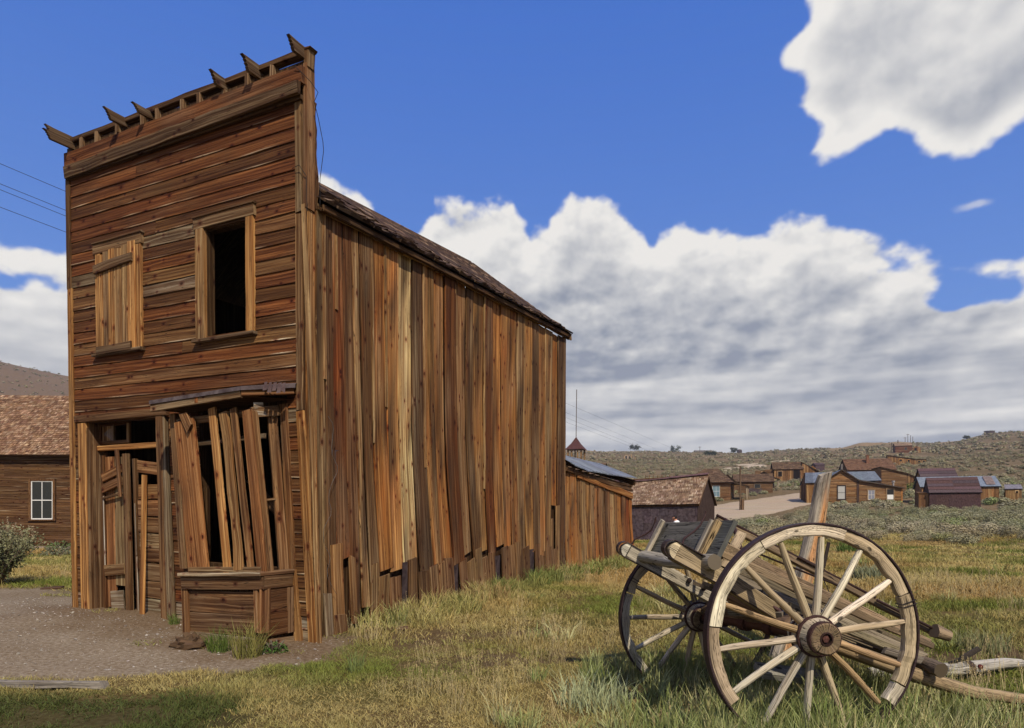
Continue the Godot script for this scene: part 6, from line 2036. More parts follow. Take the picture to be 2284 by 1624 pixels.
		tube(mb, [Vector3(0, -0.8, 0), Vector3(0.1, q[3] * 0.35, 0), Vector3(0.3, q[3] * 0.7, 0.1)], [0.3, 0.22, 0.1], Color(0.10, 0.08, 0.06), 6)
		for k2 in 4:
			var an := k2 * 1.7
			tube(mb, [Vector3(0.1, q[3] * 0.3, 0), Vector3(cos(an) * q[2] * 0.4, q[3] * 0.7, sin(an) * q[2] * 0.4)], [0.15, 0.05], Color(0.10, 0.08, 0.06), 5)
		put("trunk", mb, M.plain, t)
		mb = MB.new()
		var clumps := []
		for k2 in 16:
			clumps.append(Vector3(rf(-1, 1) * q[2] * 0.8, q[3] * rf(0.3, 0.86), rf(-1, 1) * q[2] * 0.6))
		for k2 in 900:
			var cc: Vector3 = clumps[rng.randi() % 16]
			var dd: Vector3 = Vector3(rng.randfn(), rng.randfn() * 0.7, rng.randfn()) * q[2] * 0.16
			leaf_face(mb, cc + dd, Vector3(rf(-1, 1), rf(0.0, 1.2), rf(-1, 1)).normalized(), rf(0.25, 0.55), vary(q[5], 0.4))
		put("crown", mb, M.leaf, t)
		n += 1
	# the green bush beside the shed-roofed house
	p = spot(2040, 82.0)
	leafy_bush("green_bush", "bright green leafy bush beside the sagging plank shed", p, 1.25, 1.5, Color(0.10, 0.145, 0.045), 700, 0.09)


func leaf_face(mb: MB, p: Vector3, n: Vector3, s: float, c: Color) -> void:
	var a := n.cross(Vector3(0.31, 0.82, 0.47)).normalized()
	var b := n.cross(a)
	var r := rf(0, TAU)
	var x := (a * cos(r) + b * sin(r)) * s
	var y := (b * cos(r) - a * sin(r)) * s * 0.55
	mb.tri(p - x - y, p + x - y * 0.6, p + y * 1.2, c, c, c)


func leafy_bush(called: String, label: String, p: Vector3, r: float, h: float, col: Color, leaves: int, size: float) -> Node3D:
	var t := thing(called, label, "bush", p)
	var mb := MB.new()
	for k in 7:
		var an := rf(0, TAU)
		tube(mb, [Vector3(0, -0.1, 0), Vector3(cos(an) * r * 0.4, h * 0.45, sin(an) * r * 0.4), Vector3(cos(an) * r * 0.75, h * 0.85, sin(an) * r * 0.75)], [0.03, 0.02, 0.008], Color(0.14, 0.11, 0.08), 5)
	put("stem", mb, M.plain, t)
	mb = MB.new()
	for k in leaves:
		var an := rf(0, TAU)
		var q := sqrt(rng.randf()) * r
		var top := h * sqrt(maxf(0.05, 1.0 - pow(q / r, 2.0))) * (0.8 + 0.3 * n_fine.get_noise_2d(cos(an) * q * 2.0, sin(an) * q * 2.0))
		leaf_face(mb, Vector3(cos(an) * q, top * sqrt(rng.randf()), sin(an) * q), Vector3(rf(-1, 1), rf(0.1, 1), rf(-1, 1)).normalized(), size * rf(0.6, 1.4), vary(col, 0.35))
	put("foliage", mb, M.leaf, t)
	return t


# ------------------------------------------------------------------ the broken cart
const BLEACH := Color(0.76, 0.68, 0.54)
const BONE := Color(0.90, 0.81, 0.64)
const DRIFT := Color(0.54, 0.44, 0.30)
const RUST := Color(0.10, 0.055, 0.05)
var cart_at := Vector3(1.88, 0, -5.4)


func cv(x: float, y: float, z: float) -> Vector3:
	return Vector3(x, y, z) - cart_at


func wheel(t: Node3D, at: Vector3, yaw: float, tilt: float, turn: float, cols: Array, felloes: Array, spoke_a0: float) -> void:
	var wn := node("wheel", t, at)
	wn.rotation = Vector3(tilt, yaw, 0)
	var mb := MB.new()
	arc(mb, 0.744, 0.758, -0.034, 0.036, 0.0, TAU, 90, Color(0.075, 0.052, 0.055), 0.002, Color(0.12, 0.06, 0.045))
	put("tyre", mb, M.iron, wn)
	var i := 0
	for f in felloes:
		mb = MB.new()
		arc(mb, 0.668 + rf(-0.005, 0.004), 0.743, -0.028 + rf(-0.004, 0.002), 0.030 + rf(-0.003, 0.005), deg_to_rad(f[0] + 0.3), deg_to_rad(f[1] - 0.3), int((f[1] - f[0]) / 3.0), vary(f[2], 0.06), 0.016, Color(0.42, 0.31, 0.19))
		put("felloe", mb, M.grey_wood, wn)
		i += 1
	for k in 14:
		var a := deg_to_rad(spoke_a0 + k * 360.0 / 14.0)
		var d := Vector3(cos(a), sin(a), 0)
		mb = MB.new()
		var c: Color = cols[k]
		var pts := []
		var rs := []
		for j in 8:
			var s := j / 7.0
			pts.append(d * lerpf(0.10, 0.664, s) + Vector3(0, 0, lerpf(0.012, 0.0, s)) + Vector3(-d.y, d.x, 0) * 0.004 * sin(s * 5.0 + k))
			rs.append(lerpf(0.0265, 0.0215, s) * (0.85 if j == 7 else 1.0))
		tube(mb, pts, rs, vary(c, 0.08), 10, {"flat": 1.15, "rough": 0.13, "ref": Vector3(0, 0, 1), "col2": c.lerp(Color(0.40, 0.26, 0.14), 0.5)})
		put("spoke", mb, M.grey_wood, wn)
	mb = MB.new()
	lathe(mb, [Vector2(0.05, -0.15), Vector2(0.10, -0.148), Vector2(0.108, -0.06), Vector2(0.136, -0.045), Vector2(0.137, 0.042), Vector2(0.126, 0.06), Vector2(0.108, 0.12)], 28, Color(0.50, 0.43, 0.33), 0.05)
	lathe(mb, [Vector2(0.108, 0.12), Vector2(0.104, 0.155), Vector2(0.096, 0.163), Vector2(0.07, 0.161), Vector2(0.046, 0.160), Vector2(0.043, 0.12)], 28, Color(0.24, 0.175, 0.11), 0.06)
	put("hub", mb, M.grey_wood, wn)
	for b in [[-0.052, -0.030, 0.142], [0.030, 0.058, 0.1405], [0.108, 0.150, 0.1115]]:
		mb = MB.new()
		lathe(mb, [Vector2(b[2] - 0.02, b[0]), Vector2(b[2], b[0]), Vector2(b[2] + 0.002, (b[0] + b[1]) * 0.5), Vector2(b[2], b[1]), Vector2(b[2] - 0.02, b[1])], 32, RUST)
		put("hub_band", mb, M.iron, wn)
	mb = MB.new()
	lathe(mb, [Vector2(0.0465, 0.10), Vector2(0.0465, 0.164), Vector2(0.036, 0.165), Vector2(0.034, 0.135), Vector2(0.0, 0.134)], 20, Color(0.06, 0.035, 0.03))
	lathe(mb, [Vector2(0.026, 0.134), Vector2(0.024, 0.156), Vector2(0.0, 0.158)], 6, Color(0.16, 0.075, 0.06))
	put("axle_nut", mb, M.iron, wn)
	for a in turn_joints(felloes):
		var d := Vector3(cos(a), sin(a), 0)
		var tg := Vector3(-d.y, d.x, 0)
		for s in [-0.022, 0.012]:
			var q: Vector3 = d + tg * s
			rod("joint_wire", wn, [q * 0.655 + Vector3(0, 0, -0.03), q * 0.655 + Vector3(0, 0, 0.038), q * 0.762 + Vector3(0, 0, 0.040), q * 0.762 + Vector3(0, 0, -0.036)], 0.0032, Color(0.07, 0.06, 0.06), "iron", 5)


# The rounded end of a beam: half a disc in the beam's own upright plane.
func round_end(mb: MB, c: Vector3, into: Vector3, r: float, th: float, col: Color) -> void:
	var e := (into - c).normalized()
	var side := e.cross(Vector3.UP).normalized()
	var up := side.cross(e).normalized()
	var m := c + e * r
	var prev := m + up * r
	for i in range(1, 13):
		var a := PI * i / 12.0
		var p := m + up * cos(a) * r - e * sin(a) * r
		for s in [-1, 1]:
			var o: Vector3 = side * (s * th * 0.5)
			var u0 := Vector2(0.3, 0.2)
			mb.tri(m + o, prev + o, p + o, col, col, col, u0, u0 + Vector2((prev - m).dot(up) / 1.2, (prev - m).dot(e) / 6.0), u0 + Vector2((p - m).dot(up) / 1.2, (p - m).dot(e) / 6.0))
		mb.q(prev - side * th * 0.5, prev + side * th * 0.5, p + side * th * 0.5, p - side * th * 0.5, col)
		prev = p


func turn_joints(felloes: Array) -> Array:
	return [deg_to_rad(felloes[0][0] - 5.0), deg_to_rad(felloes[felloes.size() - 1][0] - 10.0)]


func cart() -> void:
	var t := thing("two_wheeled_cart", "wrecked two-wheeled wooden cart tipped down into the grass, wheels bleached", "cart", cart_at)
	var warm := Color(0.52, 0.36, 0.20)
	wheel(t, cv(2.024, 0.765, -4.54), deg_to_rad(6.9), deg_to_rad(-0.6), 0.0,
		[DRIFT * 1.3, BONE, BONE * 0.95, BLEACH, DRIFT, DRIFT * 1.05, warm, BLEACH * 0.95, BLEACH, BLEACH * 0.95, BLEACH * 0.9, DRIFT * 1.1, warm * 0.8, warm],
		[[22.0, 71.6, DRIFT * 1.25], [71.8, 121.0, BONE], [121.2, 174.0, BONE * 1.05], [174.2, 217.0, DRIFT * 1.15], [-29.0, 21.8, DRIFT * 1.1], [-41.0, -29.3, BLEACH]], 7.0)
	wheel(t, cv(1.745, 0.612, -6.37), deg_to_rad(8.5), deg_to_rad(2.0), 0.0,
		[DRIFT, DRIFT, DRIFT, DRIFT, DRIFT, DRIFT * 0.8, DRIFT * 0.9, BLEACH * 0.7, BLEACH * 0.75, BLEACH * 0.8, DRIFT, DRIFT, DRIFT, DRIFT],
		[[15.0, 66.0, DRIFT], [66.3, 118.0, DRIFT], [118.3, 161.0, DRIFT * 0.9], [161.3, 226.0, BLEACH * 0.9]], 0.5)
	# axle and bolster
	rod("axle", t, [cv(2.0, 0.757, -4.66), cv(1.90, 0.70, -5.4), cv(1.775, 0.615, -6.28)], 0.042, Color(0.13, 0.055, 0.042), "iron", 10)
	for s in [0.25, 0.5, 0.75]:
		var c := cv(2.0, 0.757, -4.66).lerp(cv(1.775, 0.615, -6.28), s)
		rod("axle_clamp", t, [c + Vector3(0.008, 0.005, 0.06), c + Vector3(-0.008, -0.003, -0.04)], 0.056, Color(0.12, 0.05, 0.04), "iron", 10)
	board("bolster", t, cv(1.965, 0.865, -4.75), cv(1.78, 0.74, -6.22), Vector3(-0.6, 0.8, 0), 0.13, 0.10, Color(0.24, 0.16, 0.11), {"wob": 0.015}, "grey_wood")
	board("axle_brace", t, cv(1.72, 0.84, -5.3), cv(1.96, 0.88, -4.85), Vector3(-0.2, 1, 0), 0.07, 0.05, Color(0.30, 0.26, 0.21), {}, "grey_wood")
	# long frame beams; the near one runs on as a shaft into the grass
	var mb := MB.new()
	round_end(mb, cv(1.10, 1.350, -4.755), cv(1.22, 1.285, -4.775), 0.0615, 0.092, Color(0.78, 0.66, 0.46))
	plank(mb, cv(1.16, 1.318, -4.715), cv(1.55, 1.105, -4.80), Vector3(0.15, 0.05, 0.98), 0.125, 0.10, Color(0.54, 0.43, 0.28), {"wob": 0.012, "jag": 0.0})
	plank(mb, cv(1.545, 1.108, -4.80), cv(2.22, 0.675, -4.96), Vector3(0.15, 0.05, 0.98), 0.125, 0.10, Color(0.40, 0.31, 0.195), {"wob": 0.012, "jag": 0.0, "w2": 0.11})
	tube(mb, [cv(1.98, 0.82, -4.97), cv(2.05, 0.78, -4.97), cv(2.41, 0.60, -5.0), cv(2.81, 0.452, -5.05), cv(3.07, 0.355, -5.12), cv(3.55, 0.20, -5.2), cv(4.09, 0.115, -5.28), cv(4.5, 0.06, -5.35)], [0.058, 0.06, 0.058, 0.056, 0.056, 0.052, 0.04, 0.03], Color(0.44, 0.33, 0.20), 12, {"rough": 0.12, "flat": 1.0, "col2": Color(0.38, 0.25, 0.14)})
	put("shaft", mb, M.grey_wood, t)
	mb = MB.new()
	round_end(mb, cv(0.985, 1.275, -6.09), cv(1.12, 1.20, -6.10), 0.0615, 0.092, Color(0.70, 0.66, 0.56))
	plank(mb, cv(1.05, 1.238, -6.045), cv(1.86, 0.80, -6.14), Vector3(0.12, 0.05, 0.98), 0.125, 0.10, Color(0.52, 0.47, 0.38), {"wob": 0.012, "jag": 0.0, "w2": 0.105})
	tube(mb, [cv(1.80, 0.83, -6.2), cv(2.1, 0.66, -6.22), cv(2.7, 0.38, -6.28)], [0.055, 0.05, 0.05], Color(0.60, 0.55, 0.45), 12, {"rough": 0.12, "col2": Color(0.42, 0.36, 0.26)})
	put("shaft", mb, M.grey_wood, t)
	for e in [[cv(1.125, 1.337, -4.757), Vector3(0.875, -0.475, -0.05), 0.066], [cv(1.01, 1.262, -6.09), Vector3(0.87, -0.485, -0.03), 0.066]]:
		var up: Vector3 = Vector3(-e[1].y, e[1].x, 0).normalized()
		var c: Vector3 = e[0]
		var r: float = e[2]
		mb = MB.new()
		var line := []
		for i in 9:
			var a := PI * i / 8.0
			line.append(c + up * cos(a) * r - e[1] * sin(a) * r)
		line.push_front(c + e[1] * 0.30 + up * r)
		line.append(c + e[1] * 0.55 - up * r)
		for i in line.size() - 1:
			plank(mb, line[i], line[i + 1], ((line[i] + line[i + 1]) * 0.5 - (c + e[1] * 0.04)).slide((line[i + 1] - line[i]).normalized()).normalized(), 0.096, 0.007, Color(0.075, 0.055, 0.055), {"seg": 1, "wob": 0.0, "jag": 0.0, "dk": 0.2})
		put("iron_strap", mb, M.iron, t)
	for q in [[1.62, 0.975, -6.085], [1.75, 0.90, -6.09]]:
		mb = MB.new()
		lathe(mb, [Vector2(0.022, -0.02), Vector2(0.022, 0.0), Vector2(0.017, 0.008), Vector2(0.0, 0.009)], 10, Color(0.05, 0.035, 0.03))
		put("bolt", mb, M.iron, t, cv(q[0] - 0.02, q[1], q[2] + 0.01))
	# cross beam in front of the end board
	mb = MB.new()
	tube(mb, [cv(1.155, 1.180, -6.18), cv(1.19, 1.195, -6.0), cv(1.28, 1.195, -5.4), cv(1.385, 1.235, -4.78), cv(1.405, 1.245, -4.68)], [0.05, 0.058, 0.055, 0.06, 0.055], Color(0.50, 0.46, 0.38), 12, {"rough": 0.15, "col2": Color(0.32, 0.27, 0.2)})
	put("cross_beam", mb, M.grey_wood, t)
	# end board, its battens and iron stays
	var nrm := Vector3(-0.87, 0.47, 0.16).normalized()
	board("end_board", t, cv(1.295, 1.363, -6.10), cv(1.535, 1.400, -4.86), nrm, 0.305, 0.035, Color(0.135, 0.14, 0.13), {"wob": 0.008, "dk": 0.7, "dark": Color(0.06, 0.065, 0.065)}, "grey_wood")
	board("batten", t, cv(1.185, 1.235, -6.02), cv(1.325, 1.525, -5.98), nrm, 0.075, 0.03, BLEACH * 0.85, {}, "grey_wood")
	board("batten", t, cv(1.375, 1.255, -5.12), cv(1.505, 1.535, -5.10), nrm, 0.06, 0.035, BLEACH * 0.8, {}, "grey_wood")
	board("batten", t, cv(1.385, 1.258, -5.05), cv(1.515, 1.538, -5.03), nrm, 0.05, 0.05, Color(0.55, 0.40, 0.22), {}, "grey_wood")
	rod("iron_stay", t, [cv(1.075, 1.30, -6.06), cv(1.10, 1.345, -6.05), cv(1.20, 1.395, -6.04), cv(1.245, 1.43, -6.03), cv(1.275, 1.50, -6.02), cv(1.285, 1.545, -6.02)], 0.008, RUST * 0.8)
	rod("iron_stay", t, [cv(1.22, 1.345, -4.86), cv(1.25, 1.40, -4.9), cv(1.35, 1.45, -5.0), cv(1.42, 1.49, -5.1), cv(1.475, 1.57, -5.14), cv(1.475, 1.60, -5.14)], 0.008, RUST * 0.8)
	# near side of the body: five split boards, and the far ones seen over them
	var tl := cv(1.56, 1.36, -5.08)
	var bl := cv(1.565, 1.04, -4.99)
	var tr := cv(3.24, 0.61, -5.25)
	var br := cv(3.17, 0.43, -5.16)
	var bc := [Color(0.36, 0.265, 0.165), Color(0.30, 0.225, 0.14), Color(0.25, 0.20, 0.135), Color(0.37, 0.32, 0.245), Color(0.30, 0.26, 0.175)]
	for i in 5:
		var f := (i + 0.5) / 5.0
		var a := tl.lerp(bl, f)
		var b := tr.lerp(br, f) + Vector3(rf(-0.06, 0.05), 0, 0)
		board("body_board", t, a + Vector3(rf(0, 0.05), 0, 0), b, Vector3(0.10, 0.12, 0.98), 0.074, 0.028, vary(bc[i], 0.08), {"w2": 0.046, "wob": 0.014, "jag": 0.03, "bow": rf(-0.01, 0.02), "dk": 0.6, "seg": 12}, "grey_wood")
	board("body_board", t, cv(1.50, 1.02, -5.0), cv(2.15, 0.68, -5.02), Vector3(0.10, 0.3, 0.95), 0.06, 0.03, Color(0.50, 0.30, 0.15), {"wob": 0.01}, "grey_wood")
	for i in 4:
		board("floor_board", t, cv(1.66, 1.05 - i * 0.03, -5.22 - i * 0.22), cv(3.2, 0.44 - i * 0.015, -5.36 - i * 0.22), Vector3(0.37, 0.92, 0), 0.19, 0.03, vary(Color(0.36, 0.28, 0.19), 0.15), {"wob": 0.012, "jag": 0.05}, "grey_wood")
	board("body_board", t, cv(1.62, 1.21, -6.02), cv(3.3, 0.52, -6.16), Vector3(-0.1, 0.1, 0.98), 0.11, 0.03, Color(0.36, 0.28, 0.19), {"wob": 0.012}, "grey_wood")
	board("body_board", t, cv(1.60, 1.30, -5.2), cv(1.80, 1.24, -5.75), Vector3(-0.8, 0.5, 0.3), 0.10, 0.03, BLEACH * 0.8, {}, "grey_wood")
	board("wooden_block", t, cv(1.86, 1.02, -4.985), cv(2.05, 0.93, -4.99), Vector3(0.1, 0.1, 0.98), 0.06, 0.03, Color(0.17, 0.15, 0.13), {"seg": 2}, "grey_wood")
	board("stake", t, cv(1.565, 1.19, -4.99), cv(1.83, 1.43, -5.36), Vector3(-0.3, 0.1, 0.95), 0.075, 0.05, Color(0.46, 0.36, 0.24), {"wob": 0.015}, "grey_wood")
	# ironed top rail of the far side
	board("top_rail", t, cv(1.80, 1.53, -5.92), cv(3.90, 0.485, -6.2), Vector3(-0.1, 0.3, 0.95), 0.062, 0.05, Color(0.26, 0.19, 0.125), {"wob": 0.008}, "grey_wood")
	rod("rail_iron", t, [cv(1.80, 1.563, -5.93), cv(2.62, 1.155, -6.05), cv(3.3, 0.815, -6.13)], 0.014, RUST * 0.6)
	board("rail_iron", t, cv(2.55, 1.195, -6.0), cv(2.80, 1.075, -6.04), Vector3(-0.1, 0.5, 0.9), 0.03, 0.02, RUST * 0.6, {"seg": 2}, "iron")
	board("rail_iron", t, cv(3.3, 0.80, -6.08), cv(3.85, 0.53, -6.15), Vector3(-0.1, 0.5, 0.9), 0.022, 0.02, RUST * 0.6, {"seg": 2}, "iron")
	mb = MB.new()
	tube(mb, [cv(3.83, 0.51, -6.12), cv(3.98, 0.46, -6.15)], [0.062, 0.05], Color(0.36, 0.27, 0.18), 9, {"rough": 0.3})
	put("rail_end", mb, M.grey_wood, t)
	rod("iron_stay", t, [cv(1.80, 1.53, -5.7), cv(1.83, 1.46, -5.55), cv(1.80, 1.36, -5.36), cv(1.795, 1.29, -5.28)], 0.016, RUST * 0.8)
	rod("iron_rod", t, [cv(1.70, 1.305, -5.3), cv(2.0, 1.27, -5.65), cv(2.33, 1.145, -5.75), cv(2.9, 0.93, -5.9)], 0.009, RUST * 0.5)
	rod("iron_rod", t, [cv(1.66, 1.30, -5.2), cv(1.98, 1.21, -5.45), cv(2.6, 0.94, -5.6)], 0.009, RUST * 0.5)
	rod("iron_rod", t, [cv(2.02, 1.24, -5.6), cv(2.14, 1.09, -5.55)], 0.011, RUST * 0.5)
	# bar across the tail
	mb = MB.new()
	tube(mb, [cv(3.17, 0.42, -4.98), cv(3.16, 0.43, -5.1), cv(3.05, 0.46, -6.1)], [0.056, 0.058, 0.05], Color(0.20, 0.155, 0.115), 11, {"rough": 0.25, "ref": Vector3.UP})
	put("tail_bar", mb, M.grey_wood, t)
	board("tail_cleat", t, cv(2.80, 0.555, -5.06), cv(3.10, 0.47, -5.08), Vector3(0.1, 0.1, 0.98), 0.055, 0.04, Color(0.22, 0.19, 0.16), {"seg": 3, "jag": 0.02}, "grey_wood")
	board("wheel_chock", t, cv(2.02, 0.33, -5.5), cv(2.6, 0.24, -5.6), Vector3(0, 1, 0.4), 0.16, 0.06, Color(0.42, 0.41, 0.38), {"seg": 3}, "grey_wood")
	# straps under the near beam
	board("iron_strap", t, cv(1.45, 1.085, -4.80), cv(2.05, 0.73, -4.94), Vector3(-0.5, -0.86, 0), 0.05, 0.008, RUST * 0.7, {"seg": 3}, "iron")
	rod("iron_stay", t, [cv(1.86, 0.93, -4.9), cv(2.02, 0.82, -4.86), cv(2.10, 0.74, -4.85)], 0.014, RUST * 1.2)

	# the other shaft, snapped off and lying behind
	var o := thing("broken_shaft", "pale grey broken shaft lying in the grass beyond the cart, black iron hook on it", "pole", Vector3(4.4, 0.06, -6.45))
	mb = MB.new()
	tube(mb, [Vector3(-1.1, 0.04, 0.2), Vector3(-0.54, 0.045, 0.15), Vector3(-0.09, 0.05, 0.05), Vector3(0.38, 0.065, -0.1), Vector3(0.60, 0.045, -0.18), Vector3(0.67, 0.03, -0.2)], [0.05, 0.062, 0.062, 0.05, 0.04, 0.02], Color(0.60, 0.575, 0.53), 12, {"rough": 0.15, "col2": Color(0.5, 0.46, 0.4)})
	put("shaft", mb, M.grey_wood, o)
	board("iron_hook", o, Vector3(-0.30, 0.10, 0.12), Vector3(-0.10, 0.155, 0.06), Vector3(0, 0.2, 1), 0.035, 0.02, Color(0.02, 0.018, 0.017), {"seg": 2}, "iron")
	board("iron_hook", o, Vector3(-0.14, 0.145, 0.07), Vector3(0.05, 0.23, 0.03), Vector3(0, 0.2, 1), 0.045, 0.02, Color(0.02, 0.018, 0.017), {"seg": 2, "jag": 0.01}, "iron")
	mb = MB.new()
	tube(mb, [Vector3(-0.10, 0.05, 0.06), Vector3(-0.05, 0.052, 0.05)], [0.068, 0.068], Color(0.10, 0.07, 0.05), 12)
	put("iron_band", mb, M.iron, o)
	for q in [[-0.42, 0.055, 0.195], [0.02, 0.07, 0.085]]:
		mb = MB.new()
		lathe(mb, [Vector2(0.025, -0.01), Vector2(0.022, 0.01), Vector2(0.0, 0.016)], 9, Color(0.20, 0.05, 0.045))
		put("rusty_bolt", mb, M.iron, o, Vector3(q[0], q[1], q[2]))


# ------------------------------------------------------------------ near things
func near_things() -> void:
	# split post behind the cart
	var t := thing("old_post", "thick gnarled leaning post, grey bark one side and orange split wood other", "post", Vector3(3.02, 0.05, -7.35))
	var mb := MB.new()
	var rings := []
	var cols := []
	var N := 22
	for i in 17:
		var s := i / 16.0
		var c := Vector3(lerpf(-0.16, 0.56, s) + 0.03 * sin(s * 4.0) - 0.03 * smoothstep(0.75, 1.0, s), lerpf(-0.2, 2.0, s), lerpf(0.02, -0.25, s))
		var ring := []
		var rc := []
		for k in N:
			var a := TAU * k / N
			var r := lerpf(0.118, 0.080, s) * (1.0 + 0.16 * n_fine.get_noise_3d(cos(a) * 1.2, s * 1.4, sin(a) * 1.2) + 0.10 * n_fine.get_noise_2d(a * 2.2, s * 0.8))
			if a > 0.2 and a < 2.2:
				r *= 0.93
			if absf(s - 0.66) < 0.07 and absf(a - 1.5) < 0.4:
				r *= 0.72
			if i == 16:
				c.y += rf(-0.015, 0.012)
			ring.append(c + Vector3(cos(a) * r, 0, sin(a) * r))
			# bark on the left of the face, heartwood to the right
			var split := smoothstep(0.35, 0.55, cos(a - 0.85) + 0.35 * n_stain.get_noise_2d(a, s * 3.0))
			split *= smoothstep(0.98, 0.80, s * 0.9 + 0.1)
			var bark := Color(0.58, 0.51, 0.42).lerp(Color(0.13, 0.11, 0.10), clampf(n_fine.get_noise_2d(a * 1.6, s * 1.1) * 2.2 + 0.12, 0, 1))
			rc.append(bark.lerp(Color(0.62, 0.29, 0.11).lerp(Color(0.62, 0.43, 0.26), clampf(n_fine.get_noise_2d(a * 2.0 + 9.0, s) + 0.4, 0, 1)), split))
		rings.append(ring)
		cols.append(rc)
	for i in 16:
		for k in N:
			var k2 := (k + 1) % N
			mb.quad(rings[i][k2], rings[i][k], rings[i + 1][k], rings[i + 1][k2], cols[i][k2], cols[i][k], cols[i + 1][k], cols[i + 1][k2], Vector2((k + 1) * 0.03, i * 0.023), Vector2(k * 0.03, i * 0.023), Vector2(k * 0.03, (i + 1) * 0.023), Vector2((k + 1) * 0.03, (i + 1) * 0.023))
	for k in N:
		mb.tri(Vector3(0.53, 1.99, -0.25), rings[16][(k + 1) % N], rings[16][k], Color(0.3, 0.26, 0.21), Color(0.5, 0.44, 0.36), Color(0.5, 0.44, 0.36))
	put("trunk", mb, M.grey_wood, t)
	board("iron_plate", t, Vector3(0.50, 1.20, -0.12), Vector3(0.43, 0.92, -0.10), Vector3(0.6, 0, 0.8), 0.05, 0.02, Color(0.05, 0.035, 0.035), {"seg": 2}, "iron")
	rod("wire", t, [Vector3(0.36, 0.85, -0.02), Vector3(0.45, 0.62, 0.02), Vector3(0.50, 0.45, 0.02)], 0.005, Color(0.06, 0.05, 0.05))
	# timber lying at the edge of the yard
	t = thing("grey_timber", "long grey squared timber lying along the edge of the gravel yard", "timber", Vector3(-4.3, 0.0, -6.1))
	board("beam", t, Vector3(-3.2, 0.065, -0.05), Vector3(0.63, 0.045, 0.10), Vector3(0, 0.15, 1), 0.09, 0.12, Color(0.33, 0.30, 0.27), {"wob": 0.015, "w2": 0.06, "jag": 0.04}, "grey_wood")
	# loose bits at the foot of the walls
	for q in [[-1.62, 0.03, -8.62, 0.55, 0.12, Color(0.24, 0.16, 0.11), "thin dark board end lying by the corner of the hotel side wall", 0.5], [-8.3, 0.2, -12.2, 0.35, 0.12, Color(0.18, 0.11, 0.08), "short dark board end at the far left foot of the hotel", 0.1], [-9.0, 0.22, -16.4, 0.7, 0.06, Color(0.4, 0.37, 0.33), "thin grey lath lying in the grass left of the hotel", 0.1]]:
		t = thing("board_scrap", q[6], "board", Vector3(q[0], ground_y(q[0], q[2]) + 0.03, q[2]), "board scraps by the hotel")
		board("piece", t, Vector3(-q[3] * 0.5, 0.0, 0), Vector3(q[3] * 0.5, 0.02, -q[7] * 0.3), Vector3(0, 1, 0.1), q[4], 0.03, q[5], {"jag": 0.03})
	# clod of earth before the bay
	var p := spot(427, 7.72, 0.02)
	t = thing("earth_clod", "dark brown clod of crumbled earth before the bay window", "clod", p)
	mb = MB.new()
	var P := []
	for i in 9:
		for k in 16:
			var th := PI * 0.5 * i / 8.0
			var ph := TAU * k / 16
			var d := Vector3(cos(ph) * cos(th), sin(th), sin(ph) * cos(th))
			P.append(Vector3(d.x * 0.21, d.y * 0.15, d.z * 0.16) * (1.0 + 0.5 * n_fine.get_noise_3dv(d * 1.6) + 0.25 * n_fine.get_noise_3dv(d * 5.0)))
	for i in 8:
		for k in 16:
			var k2 := (k + 1) % 16
			var c := vary(Color(0.135, 0.085, 0.05), 0.3)
			mb.q(P[i * 16 + k2], P[i * 16 + k], P[(i + 1) * 16 + k], P[(i + 1) * 16 + k2], c)
	put("earth", mb, M.stone, t)
	visitor()


func sd_cone(p: Vector3, a: Vector3, b: Vector3, ra: float, rb: float) -> float:
	var ab := b - a
	var h := clampf((p - a).dot(ab) / ab.length_squared(), 0.0, 1.0)
	return (p - a - ab * h).length() - lerpf(ra, rb, h)


